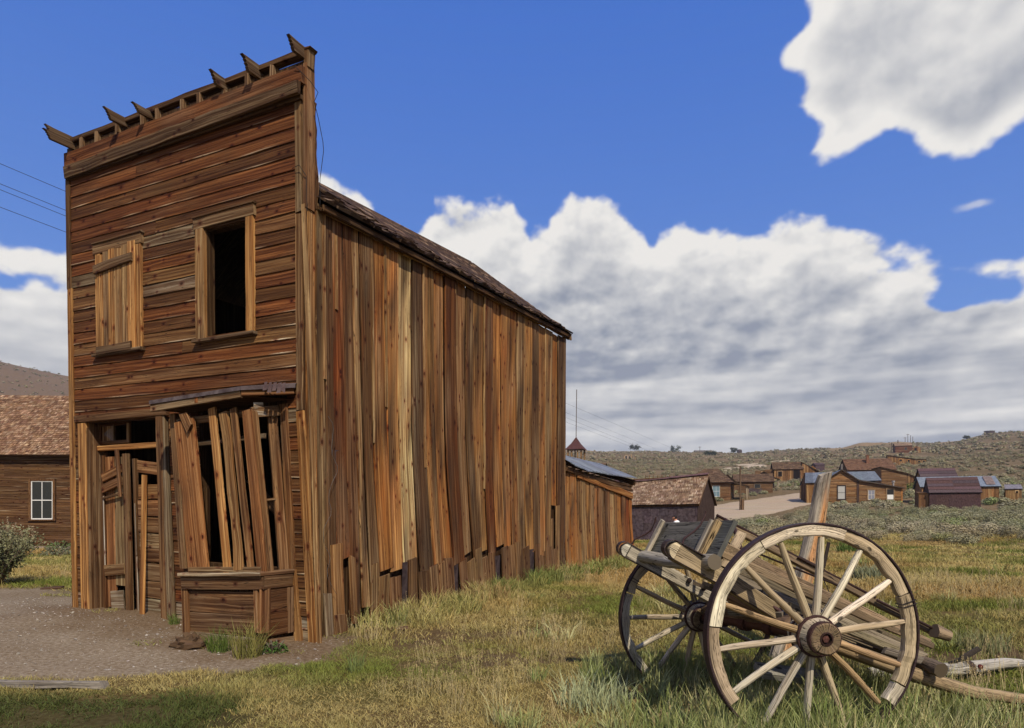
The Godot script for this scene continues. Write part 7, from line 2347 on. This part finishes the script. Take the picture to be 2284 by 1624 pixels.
# A person half hidden behind the cart: one continuous skin meshed from tapered limbs (surface nets).
func visitor() -> void:
	var p := spot(1512, 25.0, 0.06)
	var t := thing("person", "person with short black hair and white shirt walking behind the cart, head bent", "person", p)
	t.scale = Vector3.ONE * 0.93
	t.rotation.y = deg_to_rad(-118.0)   # faces to the left and a little away
	var bones := [
		[Vector3(-0.09, 0.80, 0.0), Vector3(-0.10, 0.44, 0.07), 0.085, 0.058], [Vector3(-0.10, 0.44, 0.07), Vector3(-0.10, 0.07, 0.02), 0.055, 0.036], [Vector3(-0.10, 0.045, -0.02), Vector3(-0.11, 0.035, 0.15), 0.04, 0.032],
		[Vector3(0.09, 0.80, 0.0), Vector3(0.10, 0.43, 0.0), 0.085, 0.058], [Vector3(0.10, 0.43, 0.0), Vector3(0.10, 0.08, -0.12), 0.055, 0.036], [Vector3(0.10, 0.05, -0.15), Vector3(0.11, 0.035, 0.02), 0.04, 0.032],
		[Vector3(0, 0.82, 0.0), Vector3(0, 1.0, 0.02), 0.135, 0.12], [Vector3(0, 1.0, 0.02), Vector3(0, 1.14, 0.05), 0.125, 0.13], [Vector3(-0.14, 1.18, 0.05), Vector3(0.14, 1.18, 0.05), 0.065, 0.065],
		[Vector3(-0.17, 1.17, 0.05), Vector3(-0.21, 0.94, 0.02), 0.052, 0.042], [Vector3(-0.21, 0.94, 0.02), Vector3(-0.19, 0.74, 0.10), 0.038, 0.028], [Vector3(-0.19, 0.73, 0.10), Vector3(-0.18, 0.64, 0.12), 0.03, 0.02],
		[Vector3(0.17, 1.17, 0.05), Vector3(0.21, 0.94, 0.02), 0.052, 0.042], [Vector3(0.21, 0.94, 0.02), Vector3(0.19, 0.75, 0.08), 0.038, 0.028], [Vector3(0.19, 0.74, 0.08), Vector3(0.18, 0.65, 0.10), 0.03, 0.02],
		[Vector3(0, 1.18, 0.06), Vector3(0, 1.30, 0.11), 0.056, 0.05], [Vector3(0, 1.37, 0.115), Vector3(0, 1.345, 0.155), 0.094, 0.075], [Vector3(0, 1.30, 0.165), Vector3(0, 1.285, 0.185), 0.045, 0.038], [Vector3(0, 1.345, 0.23), Vector3(0, 1.325, 0.245), 0.012, 0.014],
		[Vector3(-0.093, 1.345, 0.12), Vector3(-0.096, 1.325, 0.115), 0.016, 0.012], [Vector3(0.093, 1.345, 0.12), Vector3(0.096, 1.325, 0.115), 0.016, 0.012]]
	var h := 0.026
	var lo := Vector3(-0.32, -0.04, -0.26)
	var n := Vector3i(25, 60, 22)
	var val := PackedFloat32Array()
	val.resize(n.x * n.y * n.z)
	for z in n.z:
		for y in n.y:
			for x in n.x:
				var q := lo + Vector3(x, y, z) * h
				var d := 1.0
				for b in bones:
					if absf(q.y - (b[0].y + b[1].y) * 0.5) > 0.42:
						continue
					var e := sd_cone(q, b[0], b[1], b[2], b[3])
					var k := 0.022
					var m := clampf(0.5 + 0.5 * (e - d) / k, 0.0, 1.0)
					d = lerpf(e, d, m) - k * m * (1.0 - m)
				val[x + n.x * (y + n.y * z)] = d
	var st := SurfaceTool.new()
	st.begin(Mesh.PRIMITIVE_TRIANGLES)
	st.set_smooth_group(0)
	var ids := {}
	for z in n.z - 1:
		for y in n.y - 1:
			for x in n.x - 1:
				var sum := Vector3.ZERO
				var cnt := 0
				for e in [[0, 1], [2, 3], [4, 5], [6, 7], [0, 2], [1, 3], [4, 6], [5, 7], [0, 4], [1, 5], [2, 6], [3, 7]]:
					var a := Vector3i(x + (e[0] & 1), y + ((e[0] >> 1) & 1), z + ((e[0] >> 2) & 1))
					var b := Vector3i(x + (e[1] & 1), y + ((e[1] >> 1) & 1), z + ((e[1] >> 2) & 1))
					var va := val[a.x + n.x * (a.y + n.y * a.z)]
					var vb := val[b.x + n.x * (b.y + n.y * b.z)]
					if (va < 0.0) != (vb < 0.0):
						sum += Vector3(a).lerp(Vector3(b), va / (va - vb))
						cnt += 1
				if cnt:
					var q := lo + sum / cnt * h
					ids[Vector3i(x, y, z)] = ids.size()
					var c := Color(0.10, 0.11, 0.15)
					if q.y > 1.23 + (0.115 - q.z) * 0.3:
						c = Color(0.55, 0.27, 0.17)
						if q.y > 1.385 - (q.z - 0.10) * 0.1 and q.z < 0.235 or (q.z < 0.105 and q.y > 1.315):
							c = Color(0.018, 0.014, 0.012)
						if absf(q.y - 1.352) < 0.012 and q.z > 0.2 and absf(absf(q.x) - 0.035) < 0.016:
							c = Color(0.05, 0.03, 0.025)
					elif q.y > 0.80 and not (absf(q.x) > 0.175 and q.y < 1.0):
						c = Color(0.78, 0.78, 0.79)
					elif absf(q.x) > 0.155 and q.y > 0.6:
						c = Color(0.55, 0.27, 0.17)
					elif q.y < 0.09:
						c = Color(0.05, 0.045, 0.04)
					st.set_color(c)
					st.add_vertex(q)
	for z in range(1, n.z - 1):
		for y in range(1, n.y - 1):
			for x in range(1, n.x - 1):
				var v0 := val[x + n.x * (y + n.y * z)] < 0.0
				for ax in 3:
					var o := Vector3i(1 if ax == 0 else 0, 1 if ax == 1 else 0, 1 if ax == 2 else 0)
					var v1 := val[x + o.x + n.x * (y + o.y + n.y * (z + o.z))] < 0.0
					if v0 == v1:
						continue
					var u := Vector3i(o.z, o.x, o.y)
					var w := Vector3i(o.y, o.z, o.x)
					var c := Vector3i(x, y, z)
					var f := [c - u - w, c - w, c, c - u]
					if not (ids.has(f[0]) and ids.has(f[1]) and ids.has(f[2]) and ids.has(f[3])):
						continue
					var order := [0, 2, 1, 0, 3, 2] if v0 else [0, 1, 2, 0, 2, 3]
					for k in order:
						st.add_index(ids[f[k]])
	st.generate_normals()
	var o2 := MeshInstance3D.new()
	o2.name = "body"
	o2.mesh = st.commit()
	o2.material_override = M.skin
	t.add_child(o2, true)


# ------------------------------------------------------------------ plants and stones
func blades(n: int, radius: float, h: float, width: float, spread: float, base_k := 1.0) -> MB:
	var mb := MB.new()
	for i in n:
		var a := rf(0, TAU)
		var r := radius * sqrt(rng.randf())
		var p := Vector3(cos(a) * r, -0.01, sin(a) * r)
		var hh := h * rf(0.45, 1.15)
		var la := rf(0, TAU)
		var lean := Vector3(cos(la), 0, sin(la)) * hh * rf(0.1, 1.0) * spread + Vector3(cos(a), 0, sin(a)) * hh * 0.15
		var fa := rf(0, PI)
		var s := Vector3(cos(fa), 0, sin(fa)) * width * rf(0.6, 1.3)
		var mid := p + Vector3(0, hh * 0.6, 0) + lean * 0.4
		var tip := p + Vector3(0, hh * rf(0.86, 1.0), 0) + lean
		var g := rf(0.75, 1.1)
		var dry := rng.randf()
		var c := Color(g, g, g) if dry < 0.6 else Color(g * 1.0, g * 0.92, g * 0.85)
		c = Color(minf(c.r, 1), minf(c.g, 1), minf(c.b, 1))
		mb.quad(p - s, p + s, mid + s * 0.75, mid - s * 0.75, c, c, c, c, Vector2.ZERO, Vector2.ZERO, Vector2.ZERO, Vector2.ZERO)
		mb.tri(mid - s * 0.75, mid + s * 0.75, tip, c, c, c)
	return mb


func many(called: String, mesh: Mesh, mat: Material, where: Array, cols: Array) -> MultiMeshInstance3D:
	var mm := MultiMesh.new()
	mm.transform_format = MultiMesh.TRANSFORM_3D
	mm.use_colors = true
	mm.mesh = mesh
	mm.instance_count = where.size()
	for i in where.size():
		mm.set_instance_transform(i, where[i])
		mm.set_instance_color(i, cols[i])
	var o := MultiMeshInstance3D.new()
	o.name = called
	o.multimesh = mm
	o.material_override = mat
	add_child(o, true)
	kind(o, "stuff")
	return o


func under_house(x: float, z: float) -> bool:
	var p := house.basis.inverse() * (Vector3(x, 0.1, z) - house.position)
	return (p.x < 0.06 and p.x > -4.75 and p.z < 0.06 and p.z > -13.4) or (p.x > -1.75 and p.x < -0.1 and p.z > 0.0 and p.z < 0.5)


const GREEN := Color(0.17, 0.20, 0.045)
const STRAW := Color(0.50, 0.41, 0.165)
const RUSTY := Color(0.40, 0.26, 0.10)


func grass_tint(x: float, z: float) -> Color:
	var a := n_patch.get_noise_2d(x * 0.55, z * 0.8)
	var b := n_patch.get_noise_2d(x * 0.22 + 90.0, z * 0.55)
	var c := (STRAW * 0.72).lerp(STRAW, smoothstep(8.0, 15.0, -z)).lerp(GREEN, clampf(a * 1.7 + 0.42 + rf(-0.22, 0.22), 0, 1))
	c = c.lerp(RUSTY, clampf(b * 2.0 + 0.05, 0, 0.8) * smoothstep(7.0, 12.0, -z))
	return c


func near_seg(x: float, z: float, ax: float, az: float, bx: float, bz: float) -> float:
	return Vector2(x, z).distance_to(Geometry2D.get_closest_point_to_segment(Vector2(x, z), Vector2(ax, az), Vector2(bx, bz)))


func plants() -> void:
	var short := []
	for i in 4:
		short.append(blades(46, 0.13, 0.085, 0.0034, 0.9).mesh())
	var tall := []
	for i in 3:
		tall.append(blades(46, 0.11, 0.40, 0.0046, 0.6).mesh())
	var ws := [[], [], [], []]
	var cs := [[], [], [], []]
	var wt := [[], [], []]
	var ct := [[], [], []]
	var side_a := house.to_global(Vector3(0.15, 0, -1.0))
	var side_b := house.to_global(Vector3(0.25, 0, -13.6))
	for band in [[4.1, 8.0, 105.0, 1.0], [8.0, 14.0, 50.0, 1.35], [14.0, 24.0, 17.0, 2.0], [24.0, 44.0, 6.5, 2.9]]:
		var half := deg_to_rad(44.0)
		var area: float = half * (band[1] * band[1] - band[0] * band[0])
		for i in int(area * band[2]):
			var a := rf(-half, half)
			var r := sqrt(lerpf(band[0] * band[0], band[1] * band[1], rng.randf()))
			var x := sin(a) * r
			var z := -cos(a) * r
			if under_house(x, z):
				continue
			var dirt := dirt_at(x, z)
			var thin := maxf(dirt, bare_at(x, z) * 0.85)
			var tuft := n_patch.get_noise_2d(x * 1.8 + 50.0, z * 1.8)
			if dirt > 0.3 and tuft < 0.30 - 0.06 * (r - 8.0):
				continue
			if rng.randf() < thin - 0.04:
				continue
			if z < -20.0 and x < -15.0 and z < -25.4:
				continue
			var c := grass_tint(x, z)
			var k: float = band[3]
			var hh := rf(0.6, 1.25) * (0.45 + 1.1 * clampf(tuft + 0.15, 0, 1)) * lerpf(0.8, 1.25, smoothstep(6.0, 14.0, r))
			if dirt > 0.3:
				c = GREEN.lerp(STRAW, rf(0, 0.5))
				hh *= 0.45
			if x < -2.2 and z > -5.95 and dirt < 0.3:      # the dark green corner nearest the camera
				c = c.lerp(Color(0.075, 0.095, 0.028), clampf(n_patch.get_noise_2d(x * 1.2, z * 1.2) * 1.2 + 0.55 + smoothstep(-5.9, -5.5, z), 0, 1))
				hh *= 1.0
			var wall_d := near_seg(x, z, side_a.x, side_a.z, side_b.x, side_b.z)
			var cart_d := near_seg(x, z, 1.5, -4.35, 2.55, -4.6)
			var want := 0.0
			if cart_d < 1.25:
				want = 0.85 * smoothstep(1.25, 0.35, cart_d)
			cart_d = near_seg(x, z, 1.3, -6.3, 2.9, -5.6)
			want = maxf(want, 0.7 * smoothstep(0.8, 0.2, cart_d))
			want = maxf(want, 0.6 * smoothstep(0.5, 0.15, near_seg(x, z, 0.9, -4.3, 1.3, -4.9)))
			if wall_d < 0.75 and r > 9.0:
				want = maxf(want, 0.75 * smoothstep(0.75, 0.15, wall_d))
			want = maxf(want, 0.35 * smoothstep(0.9, 0.2, Vector2(x + 0.95, z + 9.9).length()))
			if tuft > 0.42 and dirt < 0.1 and r < 20.0 and x > -1.8:
				want = maxf(want, 0.20)
			if rng.randf() < want * 0.75:
				var j := rng.randi() % 3
				var cc := Color(0.19, 0.245, 0.075).lerp(Color(0.62, 0.55, 0.31), rf(0, 1.0) * rf(0.1, 1.0))
				if wall_d < 0.75:
					cc = Color(0.13, 0.19, 0.05).lerp(STRAW, rf(0, 0.5) if r > 11.5 else rf(0.3, 0.9))
				var sc := rf(0.6, 1.15) * lerpf(0.65, 1.0, want) * (0.9 if r > 9.0 else 1.0)
				wt[j].append(Transform3D(Basis(Vector3.UP, rf(0, TAU)).scaled(Vector3(k * 0.9, sc, k * 0.9)), Vector3(x, ground_y(x, z), z)))
				ct[j].append(vary(cc, 0.15))
			var s := rng.randi() % 4
			ws[s].append(Transform3D(Basis(Vector3.UP, rf(0, TAU)).scaled(Vector3(k, hh * minf(k, 1.7), k)), Vector3(x, ground_y(x, z), z)))
			cs[s].append(vary(c, 0.16))
	for i in 4:
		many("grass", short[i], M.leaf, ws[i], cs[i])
	for i in 3:
		many("tall_grass", tall[i], M.leaf, wt[i], ct[i])
	# dry stalks with seed heads, thinly scattered
	var stalk := MB.new()
	for k in 9:
		var an := rf(0, TAU)
		var ft := Vector3(rf(-0.12, 0.12), 0, rf(-0.12, 0.12))
		var tp := ft + Vector3(cos(an) * rf(0.02, 0.16), rf(0.16, 0.36), sin(an) * rf(0.02, 0.16))
		tube(stalk, [ft, ft.lerp(tp, 0.6) + Vector3(0, 0.015, 0), tp], [0.0016, 0.0013, 0.0009], Color(1, 1, 1), 3)
		for h in 7:
			leaf_face(stalk, tp - Vector3(rf(-0.004, 0.004), h * 0.007, rf(-0.004, 0.004)), Vector3(rf(-1, 1), rf(-0.5, 0.5), rf(-1, 1)).normalized(), 0.006, Color(0.9, 0.85, 0.8))
	var sw := []
	var sc2 := []
	for i in 1500:
		var a := rf(deg_to_rad(-40), deg_to_rad(42))
		var r := sqrt(rf(17.0, 330.0))
		var x := sin(a) * r
		var z := -cos(a) * r
		if under_house(x, z) or dirt_at(x, z) > 0.2 or n_patch.get_noise_2d(x * 0.9 + 20.0, z * 0.9) < 0.02 or x < -1.2 and z > -7.0:
			continue
		sw.append(Transform3D(Basis(Vector3.UP, rf(0, TAU)).scaled(Vector3.ONE * rf(0.6, 1.15)), Vector3(x, ground_y(x, z), z)))
		sc2.append(vary(Color(0.55, 0.45, 0.24), 0.2))
	many("dry_stalks", stalk.mesh(), M.leaf, sw, sc2)
	# tufts one can point to
	var tufts := [[490, 1452, 0.20, 0.30, Color(0.10, 0.145, 0.035), "short dark green grass tuft at the foot of the bay window"], [552, 1464, 0.24, 0.42, Color(0.20, 0.19, 0.06), "tallest yellow-green grass tuft against the bay window panel"],
		[388, 1392, 0.10, 0.16, Color(0.13, 0.17, 0.05), "small grass tuft at the foot of the door post beside the bay"], [1940, 1290, 0.55, 0.35, Color(0.24, 0.26, 0.16), "grey-green spiky tuft in the meadow behind the cart wheel"], [2190, 1450, 0.45, 0.25, Color(0.25, 0.26, 0.13), "pale spiky tuft to the right of the cart tail"], [1325, 1575, 0.5, 0.30, Color(0.38, 0.42, 0.24), "big pale green grass tuft in front of the cart wheel on the left"],
		[1035, 1282, 0.5, 0.42, Color(0.13, 0.19, 0.05), "dense green tuft against the middle of the hotel side wall"], [1090, 1335, 0.6, 0.3, Color(0.40, 0.29, 0.13), "dry straw-coloured tuft drooping in front of the green one"], [1900, 1232, 0.8, 0.5, Color(0.12, 0.19, 0.05), "bright green tuft in the meadow behind the old post"]]
	for q in tufts:
		var d := 7.4
		for k in 40:      # where that line of sight meets the ground
			var g := bearing(q[0], q[1], d)
			d += (g.y - ground_y(g.x, g.z)) * 1.6
			d = clampf(d, 3.0, 60.0)
		var p := bearing(q[0], q[1], d)
		var t := thing("grass_tuft", q[5], "grass tuft", Vector3(p.x, ground_y(p.x, p.z), p.z), "grass tufts")
		var mb := blades(int(150 * clampf(q[2] / 0.2, 0.6, 2.2)), q[2] * 0.6, q[3], 0.0042 * maxf(1.0, d / 8.0), 0.75)
		for i in mb.c.size():
			var f := mb.c[i]
			mb.c[i] = Color(f.r * q[4].r, f.g * q[4].g, f.b * q[4].b)
		put("blades", mb, M.leaf, t)
	leafy_bush("green_weed", "low bright green weed under the right end of the bay window", spot(612, 7.55), 0.16, 0.13, Color(0.07, 0.13, 0.03), 260, 0.016)
	# sagebrush
	big_sage()
	var near := []
	for i in 3:
		near.append(sage(900, 0.034).mesh())
	var mid := []
	for i in 3:
		mid.append(sage(300, 0.066).mesh())
	var far := []
	for i in 2:
		far.append(sage(46, 0.19).mesh())
	var wh := {}
	for band in [[31.0, 62.0, 1.15, near, 0.95], [62.0, 125.0, 0.75, mid, 1.05], [125.0, 280.0, 0.22, mid, 1.35], [280.0, 680.0, 0.05, far, 1.9]]:
		var half := deg_to_rad(44.0)
		var area: float = half * (band[1] * band[1] - band[0] * band[0])
		for i in int(area * band[2]):
			var a := rf(-half, half)
			var r := sqrt(lerpf(band[0] * band[0], band[1] * band[1], rng.randf()))
			var x := sin(a) * r
			var z := -cos(a) * r
			var u := 1142.0 + 1505.0 * x / -z
			var clump := n_patch.get_noise_2d(x * 0.14, z * 0.14)
			if r > 120.0 and clump < -0.05 and rng.randf() < 0.5:
				continue
			if r > 70.0 and clump < -0.28 + rf(-0.1, 0.1):
				continue
			if r < 62.0 and (r < 33.0 + 5.0 * n_patch.get_noise_2d(x * 0.5, z * 0.5) + 2.5):
				continue
			if road_at(x, z) < 6.6 + rf(-0.4, 0.6) or (x < -9.0 and r < 45.0):
				continue
			if r < 300.0 and in_house(x, z):
				continue
			if a < -0.35 and (r > 200.0 or rng.randf() < 0.5) and rng.randf() < 0.8:
				continue
			if r > 200.0 and winding_gap(x, z):
				continue
			if r > 400.0 and tailings(x, z) > 0.3 and rng.randf() < 0.93:
				continue
			var s: float = band[4] * rf(0.55, 1.3)
			var ms: Array = band[3]
			var m: Mesh = ms[rng.randi() % ms.size()]
			if not wh.has(m):
				wh[m] = [[], []]
			wh[m][0].append(Transform3D(Basis(Vector3.UP, rf(0, TAU)).scaled(Vector3(s * rf(0.9, 1.4), s * rf(0.65, 1.05), s * rf(0.9, 1.4))), Vector3(x, ground_y(x, z) - 0.04, z)))
			var c := Color(0.34, 0.33, 0.21).lerp(Color(0.24, 0.235, 0.135), rng.randf()).lerp(Color(0.37, 0.31, 0.215), clampf(clump * 1.4 + rf(-0.2, 0.3), 0, 0.7))
			if rng.randf() < 0.06:
				c = Color(0.25, 0.29, 0.12)
			if r < 38.0:
				c = c.lerp(Color(0.36, 0.30, 0.18), rf(0, 0.6))
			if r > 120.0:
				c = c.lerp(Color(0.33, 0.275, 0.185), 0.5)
			wh[m][1].append(vary(c, 0.15))
	for m in wh:
		many("sagebrush", m, M.leaf, wh[m][0], wh[m][1])


var houses_at := []


func in_house(x: float, z: float) -> bool:
	if houses_at.is_empty():
		for o in get_children():
			if o.has_meta("category") and o.get_meta("category") in ["house", "cabin", "shed", "barn", "shack", "hut", "outhouse"]:
				houses_at.append(o)
	for o in houses_at:
		var p: Vector3 = o.transform.affine_inverse() * Vector3(x, o.position.y, z)
		if o.name.begins_with("tarred_shed"):
			if p.x > -8.0 and p.x < 0.5 and p.z < 0.5 and p.z > -4.0:
				return true
		elif p.x > -3.2 and p.x < 8.2 and p.z < 0.35 and p.z > -6.5:
			return true
	return false


func winding_gap(x: float, z: float) -> bool:
	var u := 1142.0 + 1505.0 * x / -z
	if u < 1560.0 or u > 1790.0:
		return false
	var pts := [[1590, 176.0], [1640, 196.0], [1689, 208.0], [1676, 222.0], [1656, 234.0], [1653, 245.0], [1672, 257.0], [1712, 268.0], [1760, 277.0]]
	for i in pts.size() - 1:
		var a := bearing(pts[i][0], 1140, pts[i][1])
		var b := bearing(pts[i + 1][0], 1140, pts[i + 1][1])
		if near_seg(x, z, a.x, a.z, b.x, b.z) < 5.0:
			return true
	return false


func sage(n: int, size: float) -> MB:
	var mb := MB.new()
	var lobes := []
	for i in 7:
		var a := rf(0, TAU)
		var r := rf(0.1, 0.38)
		lobes.append([Vector3(cos(a) * r, rf(0.12, 0.36), sin(a) * r), rf(0.16, 0.27)])
	for i in n:
		var l: Array = lobes[rng.randi() % 7]
		var d := Vector3(rng.randfn(), rng.randfn() * 0.8 + 0.35, rng.randfn()).normalized()
		var p: Vector3 = l[0] + d * l[1] * rf(0.65, 1.05)
		if p.y < 0.02:
			p.y = rf(0.02, 0.1)
		var g := rf(0.72, 1.0)
		leaf_face(mb, p, (d + Vector3(rf(-0.6, 0.6), rf(-0.2, 0.8), rf(-0.6, 0.6))).normalized(), size * rf(0.6, 1.35), Color(g, g, g * rf(0.92, 1.0)))
	return mb


func big_sage() -> void:
	var p := spot(-14, 13.0)
	var t := thing("sagebrush_bush", "large sagebrush with dry seed stalks at the left edge before the clapboard house", "bush", p)
	var mb := MB.new()
	var fol := MB.new()
	for i in 80:
		var a := rf(0, TAU)
		var out := rf(0.1, 1.0)
		var tip := Vector3(cos(a) * out * 0.95, 0.55 + 0.55 * sqrt(1.0 - out * out * 0.8) * rf(0.7, 1.1), sin(a) * out * 0.8)
		var midp := Vector3(cos(a) * out * 0.35, 0.35, sin(a) * out * 0.3)
		tube(mb, [Vector3(cos(a) * 0.08, -0.05, sin(a) * 0.08), midp, tip], [0.022, 0.012, 0.004], Color(0.16, 0.12, 0.085), 5)
		for k in 130:
			var s := rf(0.2, 1.05)
			var q := (midp.lerp(tip, (s - 0.35) / 0.65)) + Vector3(rng.randfn(), rng.randfn(), rng.randfn()) * 0.07
			var c := Color(0.12, 0.135, 0.065).lerp(Color(0.25, 0.235, 0.14), clampf(q.y - 0.3 + rf(-0.2, 0.2), 0, 1))
			leaf_face(fol, q, Vector3(rf(-1, 1), rf(-0.3, 1), rf(-1, 1)).normalized(), rf(0.014, 0.036), vary(c, 0.25))
		if i % 3 == 0:
			var top := tip + Vector3(rf(-0.05, 0.05), rf(0.12, 0.28), rf(-0.05, 0.05))
			tube(mb, [tip, top], [0.004, 0.002], Color(0.33, 0.25, 0.17), 4)
			for k in 26:
				leaf_face(fol, tip.lerp(top, rf(0.1, 1.0)) + Vector3(rf(-0.02, 0.02), 0, rf(-0.02, 0.02)), Vector3(rf(-1, 1), rf(0, 1), rf(-1, 1)).normalized(), rf(0.008, 0.016), vary(Color(0.36, 0.28, 0.19), 0.2))
	put("stem", mb, M.plain, t)
	put("foliage", fol, M.leaf, t)
	var n := 0
	for q in [[138, 1222, 25.0, 0.55, "low green weeds at the foot of the clapboard house"], [128, 1240, 22.0, 0.5, "small grey sagebrush beside the gravel path"]]:
		leafy_bush("small_bush", q[4], spot(q[0], q[2]), q[3], 0.35, [Color(0.10, 0.14, 0.05), Color(0.17, 0.18, 0.11)][n], 400, 0.035)
		n += 1


func gravel() -> void:
	var meshes := []
	for v in 3:
		var mb := MB.new()
		var P := []
		for i in 12:
			P.append(Vector3.ZERO)
		var dirs := [Vector3(0, 1, 0), Vector3(1, 0, 0), Vector3(0, 0, 1), Vector3(-1, 0, 0), Vector3(0, 0, -1), Vector3(0, -0.6, 0)]
		for i in 6:
			P[i] = dirs[i] * rf(0.6, 1.1) + Vector3(rf(-0.2, 0.2), rf(-0.2, 0.2), rf(-0.2, 0.2))
		for f in [[0, 2, 1], [0, 3, 2], [0, 4, 3], [0, 1, 4], [5, 1, 2], [5, 2, 3], [5, 3, 4], [5, 4, 1]]:
			mb.tri(P[f[0]], P[f[1]], P[f[2]], Color.WHITE, Color.WHITE, Color.WHITE)
		meshes.append(mb.mesh())
	var w := [[], [], []]
	var c := [[], [], []]
	for i in 15000:
		var a := rf(deg_to_rad(-44), deg_to_rad(2))
		var r := sqrt(rf(4.6 * 4.6, 14.0 * 14.0))
		var x := sin(a) * r
		var z := -cos(a) * r
		if under_house(x, z) or rng.randf() > dirt_at(x, z) - 0.1:
			continue
		var s := rf(0.003, 0.009) + (rf(0.0, 0.016) if rng.randf() < 0.12 else 0.0)
		var v := rng.randi() % 3
		w[v].append(Transform3D(Basis(Vector3(rf(-1, 1), rf(-1, 1), rf(-1, 1)).normalized(), rf(0, TAU)).scaled(Vector3(s * 1.3, s * 0.8, s)), Vector3(x, ground_y(x, z) + s * 0.3, z)))
		var t := rng.randf()
		c[v].append(vary(Color(0.27, 0.235, 0.20) if t < 0.75 else Color(0.35, 0.31, 0.27) if t < 0.97 else Color(0.48, 0.44, 0.40), 0.25))
	for v in 3:
		many("pebbles", meshes[v], M.plain, w[v], c[v])
